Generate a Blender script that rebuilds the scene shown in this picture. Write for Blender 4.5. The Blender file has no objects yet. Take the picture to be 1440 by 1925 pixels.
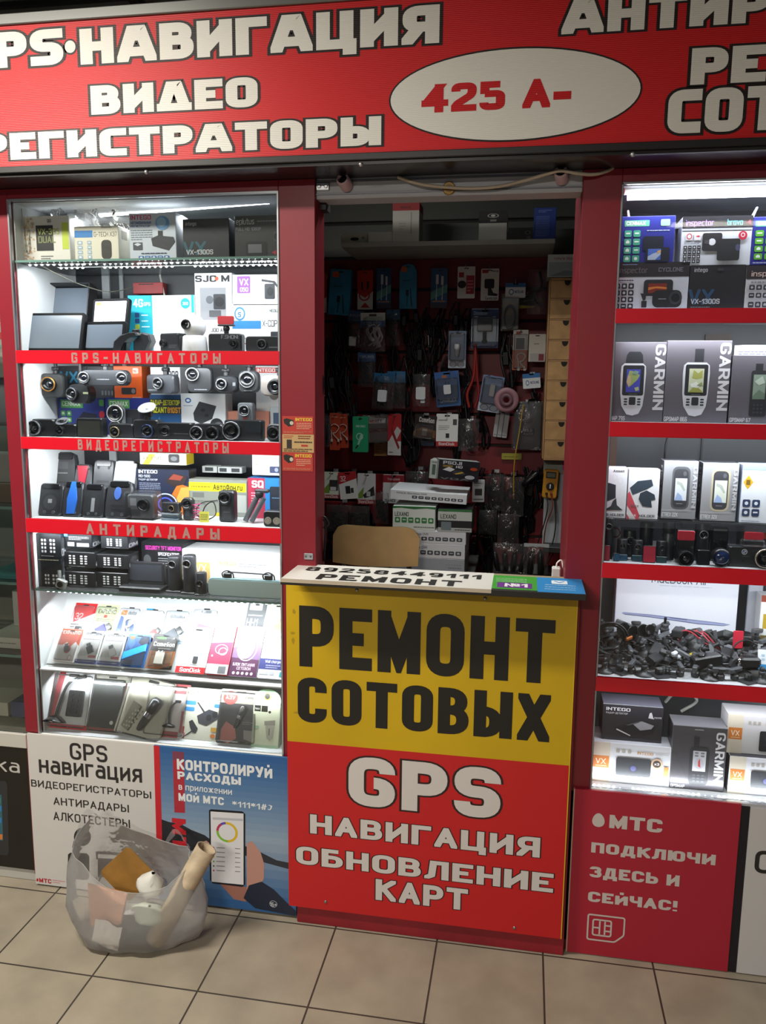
import bpy, math, random
from mathutils import Vector, Matrix
random.seed(7)
SC = bpy.context.scene
COL = SC.collection
PI = math.pi

# ------------------------------------------------------------------ camera
YAW, PITCH, ROLL, FPX, CAMD, CAMH = .172540279, .157198434, -.010206270, 1523.524, 2.1643343, 1.6
def _axes():
    cy, sy, cp, sp = math.cos(YAW), math.sin(YAW), math.cos(PITCH), math.sin(PITCH)
    f = Vector((-sy*cp, cy*cp, -sp)); r = Vector((cy, sy, 0)); d = f.cross(r)
    c, s = math.cos(ROLL), math.sin(ROLL)
    return c*r+s*d, -s*r+c*d, f
AX_R, AX_D, AX_F = _axes()
CAM = Vector((0, -CAMD, CAMH))
cd = bpy.data.cameras.new('camera'); cam = bpy.data.objects.new('camera', cd); COL.objects.link(cam)
cd.sensor_fit = 'VERTICAL'; cd.sensor_height = 36; cd.lens = FPX*36/1925; cd.clip_start = .02; cd.clip_end = 50
m3 = Matrix((AX_R, -AX_D, -AX_F)).transposed()
cam.matrix_world = Matrix.Translation(CAM) @ m3.to_4x4()
SC.camera = cam
def ray(px, py): return AX_F*FPX + AX_R*(px-720) + AX_D*(py-962.5)
def P(px, py, Y=0.):                       # where the sight line of a photo pixel meets the plane y = Y
    v = ray(px, py); return CAM + v*((Y+CAMD)/v.y)
def PZ(px, py, z=0.):                      # where it meets the level z
    v = ray(px, py); return CAM + v*((z-CAMH)/v.z)

# ------------------------------------------------------------------ light
SC.view_settings.view_transform = 'Standard'; SC.view_settings.look = 'None'
SC.view_settings.gamma = 1; SC.view_settings.use_curve_mapping = False
SC.view_settings.exposure = 0.0
SC.cycles.transparent_max_bounces = 24; SC.cycles.max_bounces = 7; SC.cycles.caustics_reflective = False; SC.cycles.caustics_refractive = False
SC.cycles.sample_clamp_indirect = 4
wd = bpy.data.worlds.new('world'); SC.world = wd; wd.use_nodes = True
wd.node_tree.nodes['Background'].inputs[0].default_value = (.80, .88, 1, 1)
wd.node_tree.nodes['Background'].inputs[1].default_value = .09
def area(name, loc, size, power, rot=(0, 0, 0), col=(1, 1, 1), spread=PI):
    l = bpy.data.lights.new(name, 'AREA'); l.shape = 'RECTANGLE'; l.size, l.size_y = size; l.energy = power; l.color = col; l.spread = spread
    o = bpy.data.objects.new(name, l); o.location = loc; o.rotation_euler = rot; COL.objects.link(o); return o
CEIL_LAMPS = [(-1.75, -1.05, 74), (-1.0, -4.2, 130), (1.5, -4.0, 5)]    # x, y, watts of the corridor's ceiling lamps
for i, (x, y, w) in enumerate(CEIL_LAMPS):
    area('ceiling_lamp_light', (x, y, 2.715), (1.1, .16), w, (0, 0, 0), (1, .94, .84))
area('booth_fill_light', (-.25, .62, 2.60), (.5, .1), 8.0, (-.12, 0, 0), (.95, 1, .97), math.radians(115))                 # unseen lamp added to brighten the booth
LED = (.90, .95, 1.0)
LED_LIGHTS = [                             # (x0, x1, y, z, watts, tilt) of the LED strips in the two cabinets
    (-1.43, -.69, .10, 2.065, 2.2, .2), (-1.43, -.69, .024, 1.915, 2.8, .35), (-1.43, -.69, .022, 1.642, 2.8, .45), (-1.43, -.69, .022, 1.394, 2.8, .45),
    (-1.43, -.69, .020, 1.146, 2.8, .5), (-1.43, -.69, .05, .905, 2.4, .35), (-1.43, -.69, .06, .672, 1.3, .3),
    (.24, 1.02, .024, 2.075, 3.4, .55), (.24, 1.02, .024, 1.748, 2.4, .5), (.24, 1.02, .024, 1.464, 3.0, .5), (.24, 1.02, .024, 1.092, 2.2, .4), (.24, 1.02, .04, .777, 1.0, .4)]
for x0, x1, y, z, w, t in LED_LIGHTS:
    area('led_strip_light', ((x0+x1)/2, y, z), (x1-x0, .012), w, (t, 0, 0), LED)
area('shop_fill_light', (-1.9, .12, 2.06), (.7, .05), 7., (.0, 0, 0), (1, .95, .85))  # unseen source added to brighten the neighbouring shop, in place of its own lighting
area('led_strip_light', (.62, .03, .512), (.8, .012), 1.2, (PI-.5, 0, 0), LED)

# ------------------------------------------------------------------ materials
_M = {}
def lin(h):
    h = h.lstrip('#'); f = lambda c: c/12.92 if c <= .04045 else ((c+.055)/1.055)**2.4
    return tuple(f(int(h[i:i+2], 16)/255) for i in (0, 2, 4)) + (1,)
def M(h, rough=.5, metal=0., emit=0., coat=0., noise=0., spec=.5):
    k = (h, rough, metal, emit, coat, noise, spec)
    if k in _M: return _M[k]
    m = bpy.data.materials.new('surface_'+h); m.use_nodes = True; nt = m.node_tree; b = nt.nodes['Principled BSDF']
    b.inputs['Base Color'].default_value = lin(h); b.inputs['Roughness'].default_value = rough; b.inputs['Metallic'].default_value = metal
    b.inputs['Specular IOR Level'].default_value = spec
    if coat: b.inputs['Coat Weight'].default_value = coat; b.inputs['Coat Roughness'].default_value = .08
    if emit: b.inputs['Emission Color'].default_value = lin(h); b.inputs['Emission Strength'].default_value = emit
    if noise:
        n = nt.nodes.new('ShaderNodeTexNoise'); n.inputs['Scale'].default_value = noise; n.inputs['Detail'].default_value = 5
        t = nt.nodes.new('ShaderNodeTexCoord'); nt.links.new(t.outputs['Object'], n.inputs['Vector'])
        r = nt.nodes.new('ShaderNodeValToRGB'); c = lin(h)
        r.color_ramp.elements[0].position = .3; r.color_ramp.elements[1].position = .7
        r.color_ramp.elements[0].color = tuple(x*.78 for x in c[:3])+(1,); r.color_ramp.elements[1].color = tuple(min(1, x*1.15) for x in c[:3])+(1,)
        nt.links.new(n.outputs['Fac'], r.inputs[0]); nt.links.new(r.outputs[0], b.inputs['Base Color'])
    _M[k] = m; return m
def clear(name, tint, gloss, fres=1.45, rough=.02, diff=0., scale=0, bump=0):       # thin clear sheet: see-through plus a Fresnel reflection, optionally a milky share
    k = name
    if k in _M: return _M[k]
    m = bpy.data.materials.new(name); m.use_nodes = True; nt = m.node_tree; nt.nodes.clear(); N = nt.nodes.new; L = nt.links.new
    out = N('ShaderNodeOutputMaterial'); tr = N('ShaderNodeBsdfTransparent'); tr.inputs[0].default_value = tint
    gl = N('ShaderNodeBsdfGlossy'); gl.inputs['Roughness'].default_value = rough; gl.inputs[0].default_value = (gloss, gloss, gloss, 1)
    fr = N('ShaderNodeFresnel'); fr.inputs[0].default_value = fres
    mx = N('ShaderNodeMixShader'); L(fr.outputs[0], mx.inputs[0]); L(tr.outputs[0], mx.inputs[1]); L(gl.outputs[0], mx.inputs[2])
    last = mx
    if bump:
        n = N('ShaderNodeTexNoise'); n.inputs['Scale'].default_value = scale; n.inputs['Detail'].default_value = 3
        t = N('ShaderNodeTexCoord'); L(t.outputs['Object'], n.inputs['Vector'])
        bp = N('ShaderNodeBump'); bp.inputs['Strength'].default_value = bump; bp.inputs['Distance'].default_value = .01
        L(n.outputs['Fac'], bp.inputs['Height']); L(bp.outputs[0], gl.inputs['Normal']); L(bp.outputs[0], fr.inputs['Normal'])
    if diff:
        d = N('ShaderNodeBsdfDiffuse'); d.inputs[0].default_value = (.9, .9, .9, 1); tl = N('ShaderNodeBsdfTranslucent'); tl.inputs[0].default_value = (.9, .9, .9, 1)
        a = N('ShaderNodeMixShader'); L(d.outputs[0], a.inputs[1]); L(tl.outputs[0], a.inputs[2])
        mm = N('ShaderNodeMixShader'); mm.inputs[0].default_value = diff; L(mx.outputs[0], mm.inputs[1]); L(a.outputs[0], mm.inputs[2]); last = mm
    L(last.outputs[0], out.inputs[0]); _M[k] = m; return m
GLASS = clear('window_glass', (.97, .985, .98, 1), .8, 1.35)
GLASS_SHELF = clear('shelf_glass', (.88, .95, .93, 1), .8, 1.45, diff=.06)
ACRYL = clear('clear_acrylic', (.95, .95, .96, 1), 1, 1.5, .04, diff=.03)
BLIST = clear('clear_blister', (.96, .96, .96, 1), 1, 1.45, .10, diff=.05)
POLY = clear('clear_polybag', (.93, .93, .93, 1), 1, 1.5, .16, diff=.06, scale=26, bump=.9)
BAGM = clear('thin_carrier_bag', (.98, .98, .98, 1), .6, 1.4, .3, diff=.32, scale=11, bump=1.0)
RED = M('821a28', .38); REDD = M('7c1828', .42); BLK = M('141416', .45); BLKG = M('101012', .22); RUB = M('0c0c0d', .7)
WHT = M('f2f2f0', .5); GREY = M('8d8f92', .5); ALU = M('b9bbc0', .32, .9); CHR = M('d8d8da', .15, 1.); DARK = M('2a2b2e', .5)
LENSG = M('0b0d14', .06, 0, 0, 1.)

# ------------------------------------------------------------------ glyphs: strokes on a 10 high grid; 'r' rounds the corners of a stroke, 'c' closes it
GL = {}
def _g(ch, w, s): GL[ch] = (w, [(('r' in t[:2]), ('c' in t[:2]), [tuple(map(float, q.split(','))) for q in t.lstrip('rc').split()]) for t in s.split('|')])
_A = (6, '0,0 3,10 6,0|1.3,3 4.7,3'); _O = (6, 'rc0,0 6,0 6,10 0,10')
_B = (5.8, '0,0 0,10|r0,10 5.3,10 5.3,5.3 0,5.3|r0,5.3 5.8,5.3 5.8,0 0,0'); _E = (5, '5,10 0,10 0,0 5,0|0,5 4.6,5')
_K = (5.8, '0,0 0,10|5.6,10 .4,5|1.8,6.2 5.8,0'); _H = (6, '0,0 0,10|6,0 6,10|0,5 6,5'); _MM = (7.4, '0,0 0,10|7.4,0 7.4,10|0,10 3.7,1.5 7.4,10')
_P = (5.6, '0,0 0,10|r0,10 5.6,10 5.6,4.3 0,4.3'); _C = (5.8, 'r5.8,7.2 5.8,10 0,10 0,0 5.8,0 5.8,2.8'); _T = (6, '0,10 6,10|3,0 3,10'); _X = (6, '0,0 6,10|0,10 6,0')
for ch, d in (('А', _A), ('A', _A), ('О', _O), ('O', _O), ('В', _B), ('B', _B), ('Е', _E), ('E', _E), ('К', _K), ('K', _K), ('Н', _H), ('H', _H), ('М', _MM), ('M', _MM), ('Р', _P), ('P', _P), ('С', _C), ('C', _C), ('Т', _T), ('T', _T), ('Х', _X), ('X', _X)):
    _g(ch, *d)
_g('¢', 5, 'r5,10 0,10 0,0 5,0')          # squared C of the sign's lettering
_g('0', 5.6, 'rc0,0 5.6,0 5.6,10 0,10')
for ch, w, s in (('Б', 5.6, '5.2,10 0,10 0,0|r0,5.7 5.6,5.7 5.6,0 0,0'), ('Г', 4.8, '0,0 0,10 4.8,10'), ('Д', 7, '1,0 2.2,10 5.8,10 5.8,0|0,-2 0,0 7,0 7,-2'),
    ('Δ', 7.2, '.4,0 2.7,10 4.5,10 6.8,0|0,0 7.2,0|2.6,7.8 4.6,7.8|2.6,9.8 4.6,9.8'), ('Ʌ', 7.5, '0,0 2.6,10 4.9,10 7.5,0|1.6,2 5.9,2|2.5,7.8 5,7.8|2.5,9.8 5,9.8'), ('Ж', 8, '4,0 4,10|0,10 3.6,5 0,0|8,10 4.4,5 8,0'), ('З', 5.6, 'r0,8 0,10 5.3,10 5.3,5.3 2,5.3|r2,5.3 5.6,5.3 5.6,0 0,0 0,2'),
    ('И', 6, '0,0 0,10|6,0 6,10|0,.8 6,9.2'), ('Й', 6, '0,0 0,10|6,0 6,10|0,.8 6,9.2|1.6,13 4.4,13'), ('Л', 6.4, '0,0 1.4,1.2 2,10 6.4,10 6.4,0'), ('П', 6, '0,0 0,10 6,10 6,0'),
    ('У', 6, '0,10 3.2,3.4|6,10 2.8,0 .6,0'), ('Ф', 7, 'rc0,2.2 7,2.2 7,8.4 0,8.4|3.5,-.5 3.5,10.5'), ('Ц', 6.8, '0,10 0,0 6.8,0|6,0 6,10|6.8,0 6.8,-2.2'), ('Ч', 5.8, 'r0,10 0,4.4 5.8,4.4|5.8,0 5.8,10'),
    ('Ь', 5.6, '0,10 0,0|r0,5.8 5.6,5.8 5.6,0 0,0'), ('Ы', 8, '0,10 0,0|r0,5.8 4.8,5.8 4.8,0 0,0|8,0 8,10'), ('Ю', 8.6, '0,0 0,10|0,5 3,5|rc3,0 8.6,0 8.6,10 3,10'), ('Я', 5.8, '5.8,0 5.8,10|r5.8,10 .2,10 .2,4.3 5.8,4.3|2.6,4.3 0,0'),
    ('D', 6, 'rc0,0 6,0 6,10 0,10|0,0 0,10'), ('F', 5, '0,0 0,10 5,10|0,5 4.4,5'), ('G', 6, 'r6,7.4 6,10 0,10 0,0 6,0 6,4.8 3.4,4.8'), ('I', .01, '0,0 0,10'), ('J', 4.5, 'r4.5,10 4.5,0 0,0 0,2.5'), ('L', 4.8, '0,10 0,0 4.8,0'),
    ('N', 6, '0,0 0,10|6,0 6,10|0,9.2 6,.8'), ('Q', 6, 'rc0,0 6,0 6,10 0,10|3.8,2.4 6,-.6'), ('R', 5.8, '0,0 0,10|r0,10 5.6,10 5.6,4.5 0,4.5|3,4.5 5.8,0'), ('S', 5.6, 'r5.6,7.6 5.6,10 0,10 0,5.1 5.6,5.1 5.6,0 0,0 0,2.4'), ('ſ', 5.6, 'r5.6,10 0,10 0,5.1 5.6,5.1 5.6,0 0,0'),
    ('U', 6, 'r0,10 0,0 6,0 6,10'), ('V', 6, '0,10 3,0 6,10'), ('W', 9, '0,10 2.3,0 4.5,9 6.7,0 9,10'), ('Y', 6, '0,10 3,4.6 6,10|3,4.6 3,0'), ('Z', 5.6, '0,10 5.6,10 0,0 5.6,0'),
    ('1', 2.6, '0,7.6 2.6,10 2.6,0'), ('2', 5.4, 'r0,7.6 0,10 5.4,10 5.4,6 0,1.6 0,0|0,0 5.4,0'), ('3', 5.4, 'r0,8 0,10 5.2,10 5.2,5.3 1.6,5.3|r1.6,5.3 5.4,5.3 5.4,0 0,0 0,2'), ('4', 6, '4.4,0 4.4,10|4.4,10 0,2.8|0,2.8 6,2.8'), ('5', 5.4, '5.2,10 .2,10 .2,5.9|r.2,5.9 5.4,5.9 5.4,0 0,0 0,2'),
    ('6', 5.4, 'r5,10 0,10 0,0 5.4,0 5.4,5.6 0,5.6'), ('7', 5.2, '0,10 5.2,10 1.6,0'), ('8', 5.6, 'rc.2,5.3 5.4,5.3 5.4,10 .2,10|rc0,0 5.6,0 5.6,5.3 0,5.3'), ('9', 5.4, 'r.4,0 5.4,0 5.4,10 0,10 0,4.4 5.4,4.4'),
    ('-', 3.4, '0,4.8 3.4,4.8'), ('.', .01, '0,0 0,.4'), ('!', .01, '0,3.2 0,10|0,0 0,.5'), ('+', 4.4, '0,5 4.4,5|2.2,2.8 2.2,7.2'), ('*', 4, '2,4.4 2,9.6|0,5.6 4,8.4|0,8.4 4,5.6'), ('#', 5.6, '1,0 2.2,10|3.6,0 4.8,10|0,3.2 5,3.2|.6,6.8 5.6,6.8'), ('№', 10, '0,0 0,10 5,0 5,10|rc6.6,4 10,4 10,9 6.6,9|6.6,1.6 10,1.6'),
    ('/', 4, '0,0 4,10'), ('♪', 4, 'r0,1 1.6,0 3.4,4.4 3.4,9|2,9.4 4,8.4'),
    ('а', 4.8, 'rc0,0 4.8,0 4.8,4.4 0,4.4|r.6,7.2 4.8,7.2 4.8,3|4.8,0 4.8,4'), ('в', 4.8, '0,0 0,7.2|r0,7.2 4.4,7.2 4.4,3.8 0,3.8|r0,3.8 4.8,3.8 4.8,0 0,0'), ('г', 3.6, '0,0 0,7.2 3.6,7.2'), ('е', 4.8, 'r0,3.6 4.8,3.6 4.8,7.2 0,7.2 0,0 4.6,0'), ('ж', 6.6, '3.3,0 3.3,7.2|0,7.2 3,3.6 0,0|6.6,7.2 3.6,3.6 6.6,0'),
    ('и', 4.8, '0,0 0,7.2|4.8,0 4.8,7.2|0,.8 4.8,6.4'), ('к', 4.4, '0,0 0,7.2|4.2,7.2 .4,3.6|1.4,4.4 4.4,0'), ('л', 4.8, '0,0 1.2,7.2 4.8,7.2 4.8,0'), ('н', 4.8, '0,0 0,7.2|4.8,0 4.8,7.2|0,3.6 4.8,3.6'), ('о', 4.8, 'rc0,0 4.8,0 4.8,7.2 0,7.2'), ('п', 4.8, '0,0 0,7.2 4.8,7.2 4.8,0'), ('р', 4.8, '0,-2.6 0,7.2|rc0,0 4.8,0 4.8,7.2 0,7.2'),
    ('т', 4.6, '0,7.2 4.6,7.2|2.3,0 2.3,7.2'), ('ф', 6, 'rc0,0 6,0 6,7.2 0,7.2|3,-2 3,9.6'), ('ц', 5.4, '0,7.2 0,0 5.4,0|4.7,0 4.7,7.2|5.4,0 5.4,-1.8'), ('я', 4.6, '4.6,0 4.6,7.2|r4.6,7.2 .2,7.2 .2,3.2 4.6,3.2|2,3.2 0,0'),
    ('b', 4.8, '0,0 0,10|rc0,0 4.8,0 4.8,7 0,7'), ('d', 4.8, '4.8,0 4.8,10|rc0,0 4.8,0 4.8,7 0,7'), ('e', 4.8, 'r0,3.6 4.8,3.6 4.8,7 0,7 0,0 4.6,0'), ('g', 4.8, 'rc0,0 4.8,0 4.8,7 0,7|r4.8,7 4.8,-2.6 .4,-2.6'), ('a', 4.8, 'rc0,0 4.8,0 4.8,7 0,7|4.8,0 4.8,7'), ('i', .01, '0,0 0,7|0,9.4 0,9.8'), ('l', .01, '0,0 0,10'), ('k', 4.4, '0,0 0,10|4.2,7 .4,3.4|1.4,4.2 4.4,0'),
    ('h', 4.6, '0,0 0,10|r0,7 4.6,7 4.6,0'), ('m', 7, '0,0 0,7|r0,7 3.5,7 3.5,0|r3.5,7 7,7 7,0'), ('n', 4.6, '0,0 0,7|r0,7 4.6,7 4.6,0'), ('o', 4.8, 'rc0,0 4.8,0 4.8,7 0,7'), ('p', 4.8, '0,-2.6 0,7|rc0,0 4.8,0 4.8,7 0,7'), ('r', 3, '0,0 0,7|r0,5 0,7 3,7'), ('s', 4.2, 'r4.2,7 0,7 0,3.6 4.2,3.6 4.2,0 0,0'), ('t', 3, '1.2,10 1.2,0 3,0|0,7 3,7'), ('u', 4.6, 'r0,7 0,0 4.6,0 4.6,7'), ('v', 4.4, '0,7 2.2,0 4.4,7'), ('x', 4.4, '0,0 4.4,7|0,7 4.4,0'), ('c', 4.4, 'r4.4,7 0,7 0,0 4.4,0'), ('y', 4.4, '0,7 2.2,0|4.4,7 1.4,-2.6'), ('·', 3, 'rc0,3.5 3,3.5 3,6.5 0,6.5')):
    _g(ch, w, s)

def _round(pts, closed, r, n=6):
    out = []; N = len(pts)
    for i, p in enumerate(pts):
        if not closed and i in (0, N-1): out.append(p); continue
        a, b = pts[i-1], pts[(i+1) % N]
        la = math.hypot(a[0]-p[0], a[1]-p[1]); lb = math.hypot(b[0]-p[0], b[1]-p[1])
        ka = min(r, la*(.5 if closed or 0 < i-1 else .98)); kb = min(r, lb*(.5 if closed or i+1 < N-1 else .98)); k = min(ka, kb)
        if k < .05: out.append(p); continue
        s = (p[0]+(a[0]-p[0])/la*k, p[1]+(a[1]-p[1])/la*k); e = (p[0]+(b[0]-p[0])/lb*k, p[1]+(b[1]-p[1])/lb*k)
        for j in range(n+1):
            t = j/n; out.append(((1-t)**2*s[0]+2*t*(1-t)*p[0]+t*t*e[0], (1-t)**2*s[1]+2*t*(1-t)*p[1]+t*t*e[1]))
    q = [out[0]]
    for p in out[1:]:
        if math.hypot(p[0]-q[-1][0], p[1]-q[-1][1]) > 1e-4: q.append(p)
    if closed and math.hypot(q[0][0]-q[-1][0], q[0][1]-q[-1][1]) < 1e-4: q.pop()
    return q
def _clip(poly, lo, hi):
    for sgn, lim in ((1, lo), (-1, -hi)):
        out = []
        for i, b in enumerate(poly):
            a = poly[i-1]; da, db = sgn*a[1]-lim, sgn*b[1]-lim
            if (da < 0) != (db < 0):
                t = da/(da-db); out.append((a[0]+(b[0]-a[0])*t, a[1]+(b[1]-a[1])*t))
            if db >= 0: out.append(b)
        poly = out
        if len(poly) < 3: return []
    return poly
def stroke_quads(pts, closed, t, lo, hi, xl, xh):
    """quads of an even-width line with mitred corners; diagonal ends run long and are cut at lo and hi"""
    pts = list(pts); N = len(pts); h = t/2
    if not closed:
        for i, j in ((0, 1), (N-1, N-2)):
            dx, dy = pts[i][0]-pts[j][0], pts[i][1]-pts[j][1]; l = math.hypot(dx, dy) or 1
            diag = abs(dx) > .05*l and abs(dy) > .3*l
            ex, ey = pts[i]; edge = (ey < lo+.06 and dy < 0) or (ey > hi-.06 and dy > 0) or (abs(dx) > abs(dy) and ((ex < xl+.06 and dx < 0) or (ex > xh-.06 and dx > 0)))
            k = (t*1.2 if diag else h)/l if edge else 0
            pts[i] = (pts[i][0]+dx*k, pts[i][1]+dy*k)
    L, Rr = [], []
    for i, p in enumerate(pts):
        a = pts[i-1] if (closed or i > 0) else None; b = pts[(i+1) % N] if (closed or i < N-1) else None
        def nrm(u, v):
            dx, dy = v[0]-u[0], v[1]-u[1]; l = math.hypot(dx, dy) or 1; return (-dy/l, dx/l)
        n1 = nrm(a, p) if a else nrm(p, b); n2 = nrm(p, b) if b else n1
        mx, my = n1[0]+n2[0], n1[1]+n2[1]; ml = math.hypot(mx, my)
        if ml < .2: mx, my, k = n1[0], n1[1], h
        else:
            mx, my = mx/ml, my/ml; k = min(h/max(.2, mx*n1[0]+my*n1[1]), h*3.2)
        L.append((p[0]+mx*k, p[1]+my*k)); Rr.append((p[0]-mx*k, p[1]-my*k))
    out = []
    for i in range(N if closed else N-1):
        j = (i+1) % N
        q = _clip([L[i], Rr[i], Rr[j], L[j]], lo-h, hi+h)
        q = [(y, x) for x, y in _clip([(y, x) for x, y in q], xl-h, xh+h)] if len(q) >= 3 else q
        if len(q) >= 3: out.append(q)
    return out

# ------------------------------------------------------------------ mesh collector
class Frame:                               # a flat printed face: origin O, edges U (width) and V (height), outward normal n
    def __init__(s, O, U, V, n): s.O, s.U, s.V, s.n = Vector(O), Vector(U), Vector(V), Vector(n); s.w, s.h = s.U.length, s.V.length
    def at(s, u, v, d): return s.O+s.U*u+s.V*v+s.n*d
class MB:
    def __init__(s): s.v, s.f, s.mi, s.sm, s.ml = [], [], [], [], []
    def m(s, mat):
        if isinstance(mat, str): mat = M(mat)
        if mat not in s.ml: s.ml.append(mat)
        return s.ml.index(mat)
    def poly(s, pts, mat, smooth=False):
        i = len(s.v); s.v.extend([tuple(p) for p in pts]); s.f.append(tuple(range(i, i+len(pts)))); s.mi.append(s.m(mat)); s.sm.append(smooth)
    def grid(s, rows, mat, smooth=True, cu=False, cv=False):    # rows of points, joined; cu closes each row, cv closes the rows
        i = len(s.v); n = len(rows[0]); k = s.m(mat)
        for r in rows: s.v.extend([tuple(p) for p in r])
        R = len(rows)
        for a in range(R if cv else R-1):
            for b in range(n if cu else n-1):
                a2, b2 = (a+1) % R, (b+1) % n
                s.f.append((i+a*n+b, i+a*n+b2, i+a2*n+b2, i+a2*n+b)); s.mi.append(k); s.sm.append(smooth)
    def box(s, a, b, mat, bev=0., mats=None):     # chamfered box; mats: front, side, top materials
        x0, y0, z0 = a; x1, y1, z1 = b; e = min(bev, (x1-x0)*.45, (y1-y0)*.45, (z1-z0)*.45)
        f, sd, tp = mats or (mat, mat, mat)
        if e <= 0:
            s.poly([(x0, y0, z0), (x1, y0, z0), (x1, y0, z1), (x0, y0, z1)], f); s.poly([(x1, y1, z0), (x0, y1, z0), (x0, y1, z1), (x1, y1, z1)], f)
            s.poly([(x0, y1, z0), (x0, y0, z0), (x0, y0, z1), (x0, y1, z1)], sd); s.poly([(x1, y0, z0), (x1, y1, z0), (x1, y1, z1), (x1, y0, z1)], sd)
            s.poly([(x0, y0, z1), (x1, y0, z1), (x1, y1, z1), (x0, y1, z1)], tp); s.poly([(x0, y1, z0), (x1, y1, z0), (x1, y0, z0), (x0, y0, z0)], tp); return
        X, Y, Z = (x0, x1), (y0, y1), (z0, z1)
        def c(i, j, k, ax):
            p = [X[i], Y[j], Z[k]]; sg = (1-2*i, 1-2*j, 1-2*k)
            return tuple(p[q]+(sg[q]*e if q != ax else 0) for q in range(3))
        for ax, mt in ((0, sd), (1, f), (2, tp)):
            o = [q for q in range(3) if q != ax]
            for w in (0, 1):
                q = []
                for (u, v) in ((0, 0), (1, 0), (1, 1), (0, 1)):
                    idx = [0, 0, 0]; idx[ax] = w; idx[o[0]] = u; idx[o[1]] = v; q.append(c(*idx, ax))
                if (w == 1) == (ax == 1): q.reverse()
                s.poly(q, mt)
        for ax in range(3):                # edges along ax
            o = [q for q in range(3) if q != ax]
            for u in (0, 1):
                for v in (0, 1):
                    q = []
                    for w, face in ((0, o[0]), (1, o[0]), (1, o[1]), (0, o[1])):
                        idx = [0, 0, 0]; idx[ax] = w; idx[o[0]] = u; idx[o[1]] = v; q.append(c(*idx, face))
                    ctr = Vector(((x0+x1)/2, (y0+y1)/2, (z0+z1)/2)); qc = sum((Vector(p) for p in q), Vector())/4
                    nn = (Vector(q[1])-Vector(q[0])).cross(Vector(q[2])-Vector(q[0]))
                    if nn.dot(qc-ctr) < 0: q.reverse()
                    s.poly(q, f)
        for i in (0, 1):
            for j in (0, 1):
                for k in (0, 1):
                    q = [c(i, j, k, 0), c(i, j, k, 1), c(i, j, k, 2)]
                    if (i+j+k) % 2 == 0: q.reverse()
                    s.poly(q, f)
    def slab(s, out, y0, y1, mat, bev=0., side=None, smooth=False):   # outline in (x, z), run from y0 (front) to y1, edges chamfered
        side = side or mat; n = len(out); cx = sum(p[0] for p in out)/n; cz = sum(p[1] for p in out)/n
        def ins(e):
            r = []
            for p in out:
                dx, dz = p[0]-cx, p[1]-cz; l = math.hypot(dx, dz) or 1; r.append((p[0]-dx/l*e, p[1]-dz/l*e))
            return r
        rings = [(ins(bev), y0), (out, y0+bev), (out, y1-bev), (ins(bev), y1)] if bev else [(out, y0), (out, y1)]
        ar = sum(out[i-1][0]*out[i][1]-out[i][0]*out[i-1][1] for i in range(n))
        if ar < 0: rings = [(list(reversed(r)), y) for r, y in rings]
        s.poly([(x, rings[0][1], z) for x, z in rings[0][0]], mat); s.poly([(x, rings[-1][1], z) for x, z in reversed(rings[-1][0])], mat)
        for (a, ya), (b, yb) in zip(rings, rings[1:]):
            for i in range(n):
                j = (i+1) % n; s.poly([(a[i][0], ya, a[i][1]), (b[i][0], yb, b[i][1]), (b[j][0], yb, b[j][1]), (a[j][0], ya, a[j][1])], side, smooth)
    def lathe(s, prof, O, ax, mat, n=20, a0=0, smooth=True, sx=1.):    # profile of (radius, distance along ax)
        ax = Vector(ax).normalized(); t = Vector((1, 0, 0)) if abs(ax.x) < .8 else Vector((0, 0, 1)); u = ax.cross(t).normalized(); w = ax.cross(u); O = Vector(O)
        rows = []
        for r, d in prof:
            rows.append([O+ax*d+(u*math.cos(2*PI*i/n)*sx+w*math.sin(2*PI*i/n))*max(r, 1e-5) for i in range(n)])
        s.grid(rows, mat, smooth, cu=True)
    def cyl(s, O, ax, r, l, mat, n=16, bev=.0):
        b = min(bev, r*.4, l*.4)
        s.lathe([(0, 0), (r-b, 0), (r, b), (r, l-b), (r-b, l), (0, l)], O, ax, mat, n, smooth=False)
    def tube(s, pts, r, mat, n=6, closed=False, rs=None):
        pts = [Vector(p) for p in pts]; N = len(pts); rows = []; prev = None
        for i, p in enumerate(pts):
            a = pts[i-1] if (i or closed) else p; b = pts[(i+1) % N] if (i < N-1 or closed) else p
            d = (b-a); d = d.normalized() if d.length > 1e-9 else Vector((0, 0, 1))
            if prev is None:
                t = Vector((0, 0, 1)) if abs(d.z) < .9 else Vector((1, 0, 0)); u = d.cross(t).normalized()
            else:
                u = prev-d*prev.dot(d); u = u.normalized() if u.length > 1e-6 else d.orthogonal().normalized()
            prev = u; w = d.cross(u); rr = rs[i] if rs else r
            rows.append([p+(u*math.cos(2*PI*k/n)+w*math.sin(2*PI*k/n))*rr for k in range(n)])
        s.grid(rows, mat, True, cu=True, cv=closed)
        if not closed: s.poly(list(reversed(rows[0])), mat); s.poly(rows[-1], mat)
    def ball(s, c, r, mat, n=12, sc=(1, 1, 1)):
        rows = []
        for i in range(n//2+1):
            t = PI*i/(n//2); rows.append([(c[0]+sc[0]*r*max(1e-4, math.sin(t))*math.cos(2*PI*k/n), c[1]+sc[1]*r*max(1e-4, math.sin(t))*math.sin(2*PI*k/n), c[2]-sc[2]*r*math.cos(t)) for k in range(n)])
        s.grid(rows, mat, True, cu=True)
    # ---- flat print on a Frame
    def fpoly(s, F, pts, mat, d): s.poly([F.at(u, v, d) for u, v in pts], mat)
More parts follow.
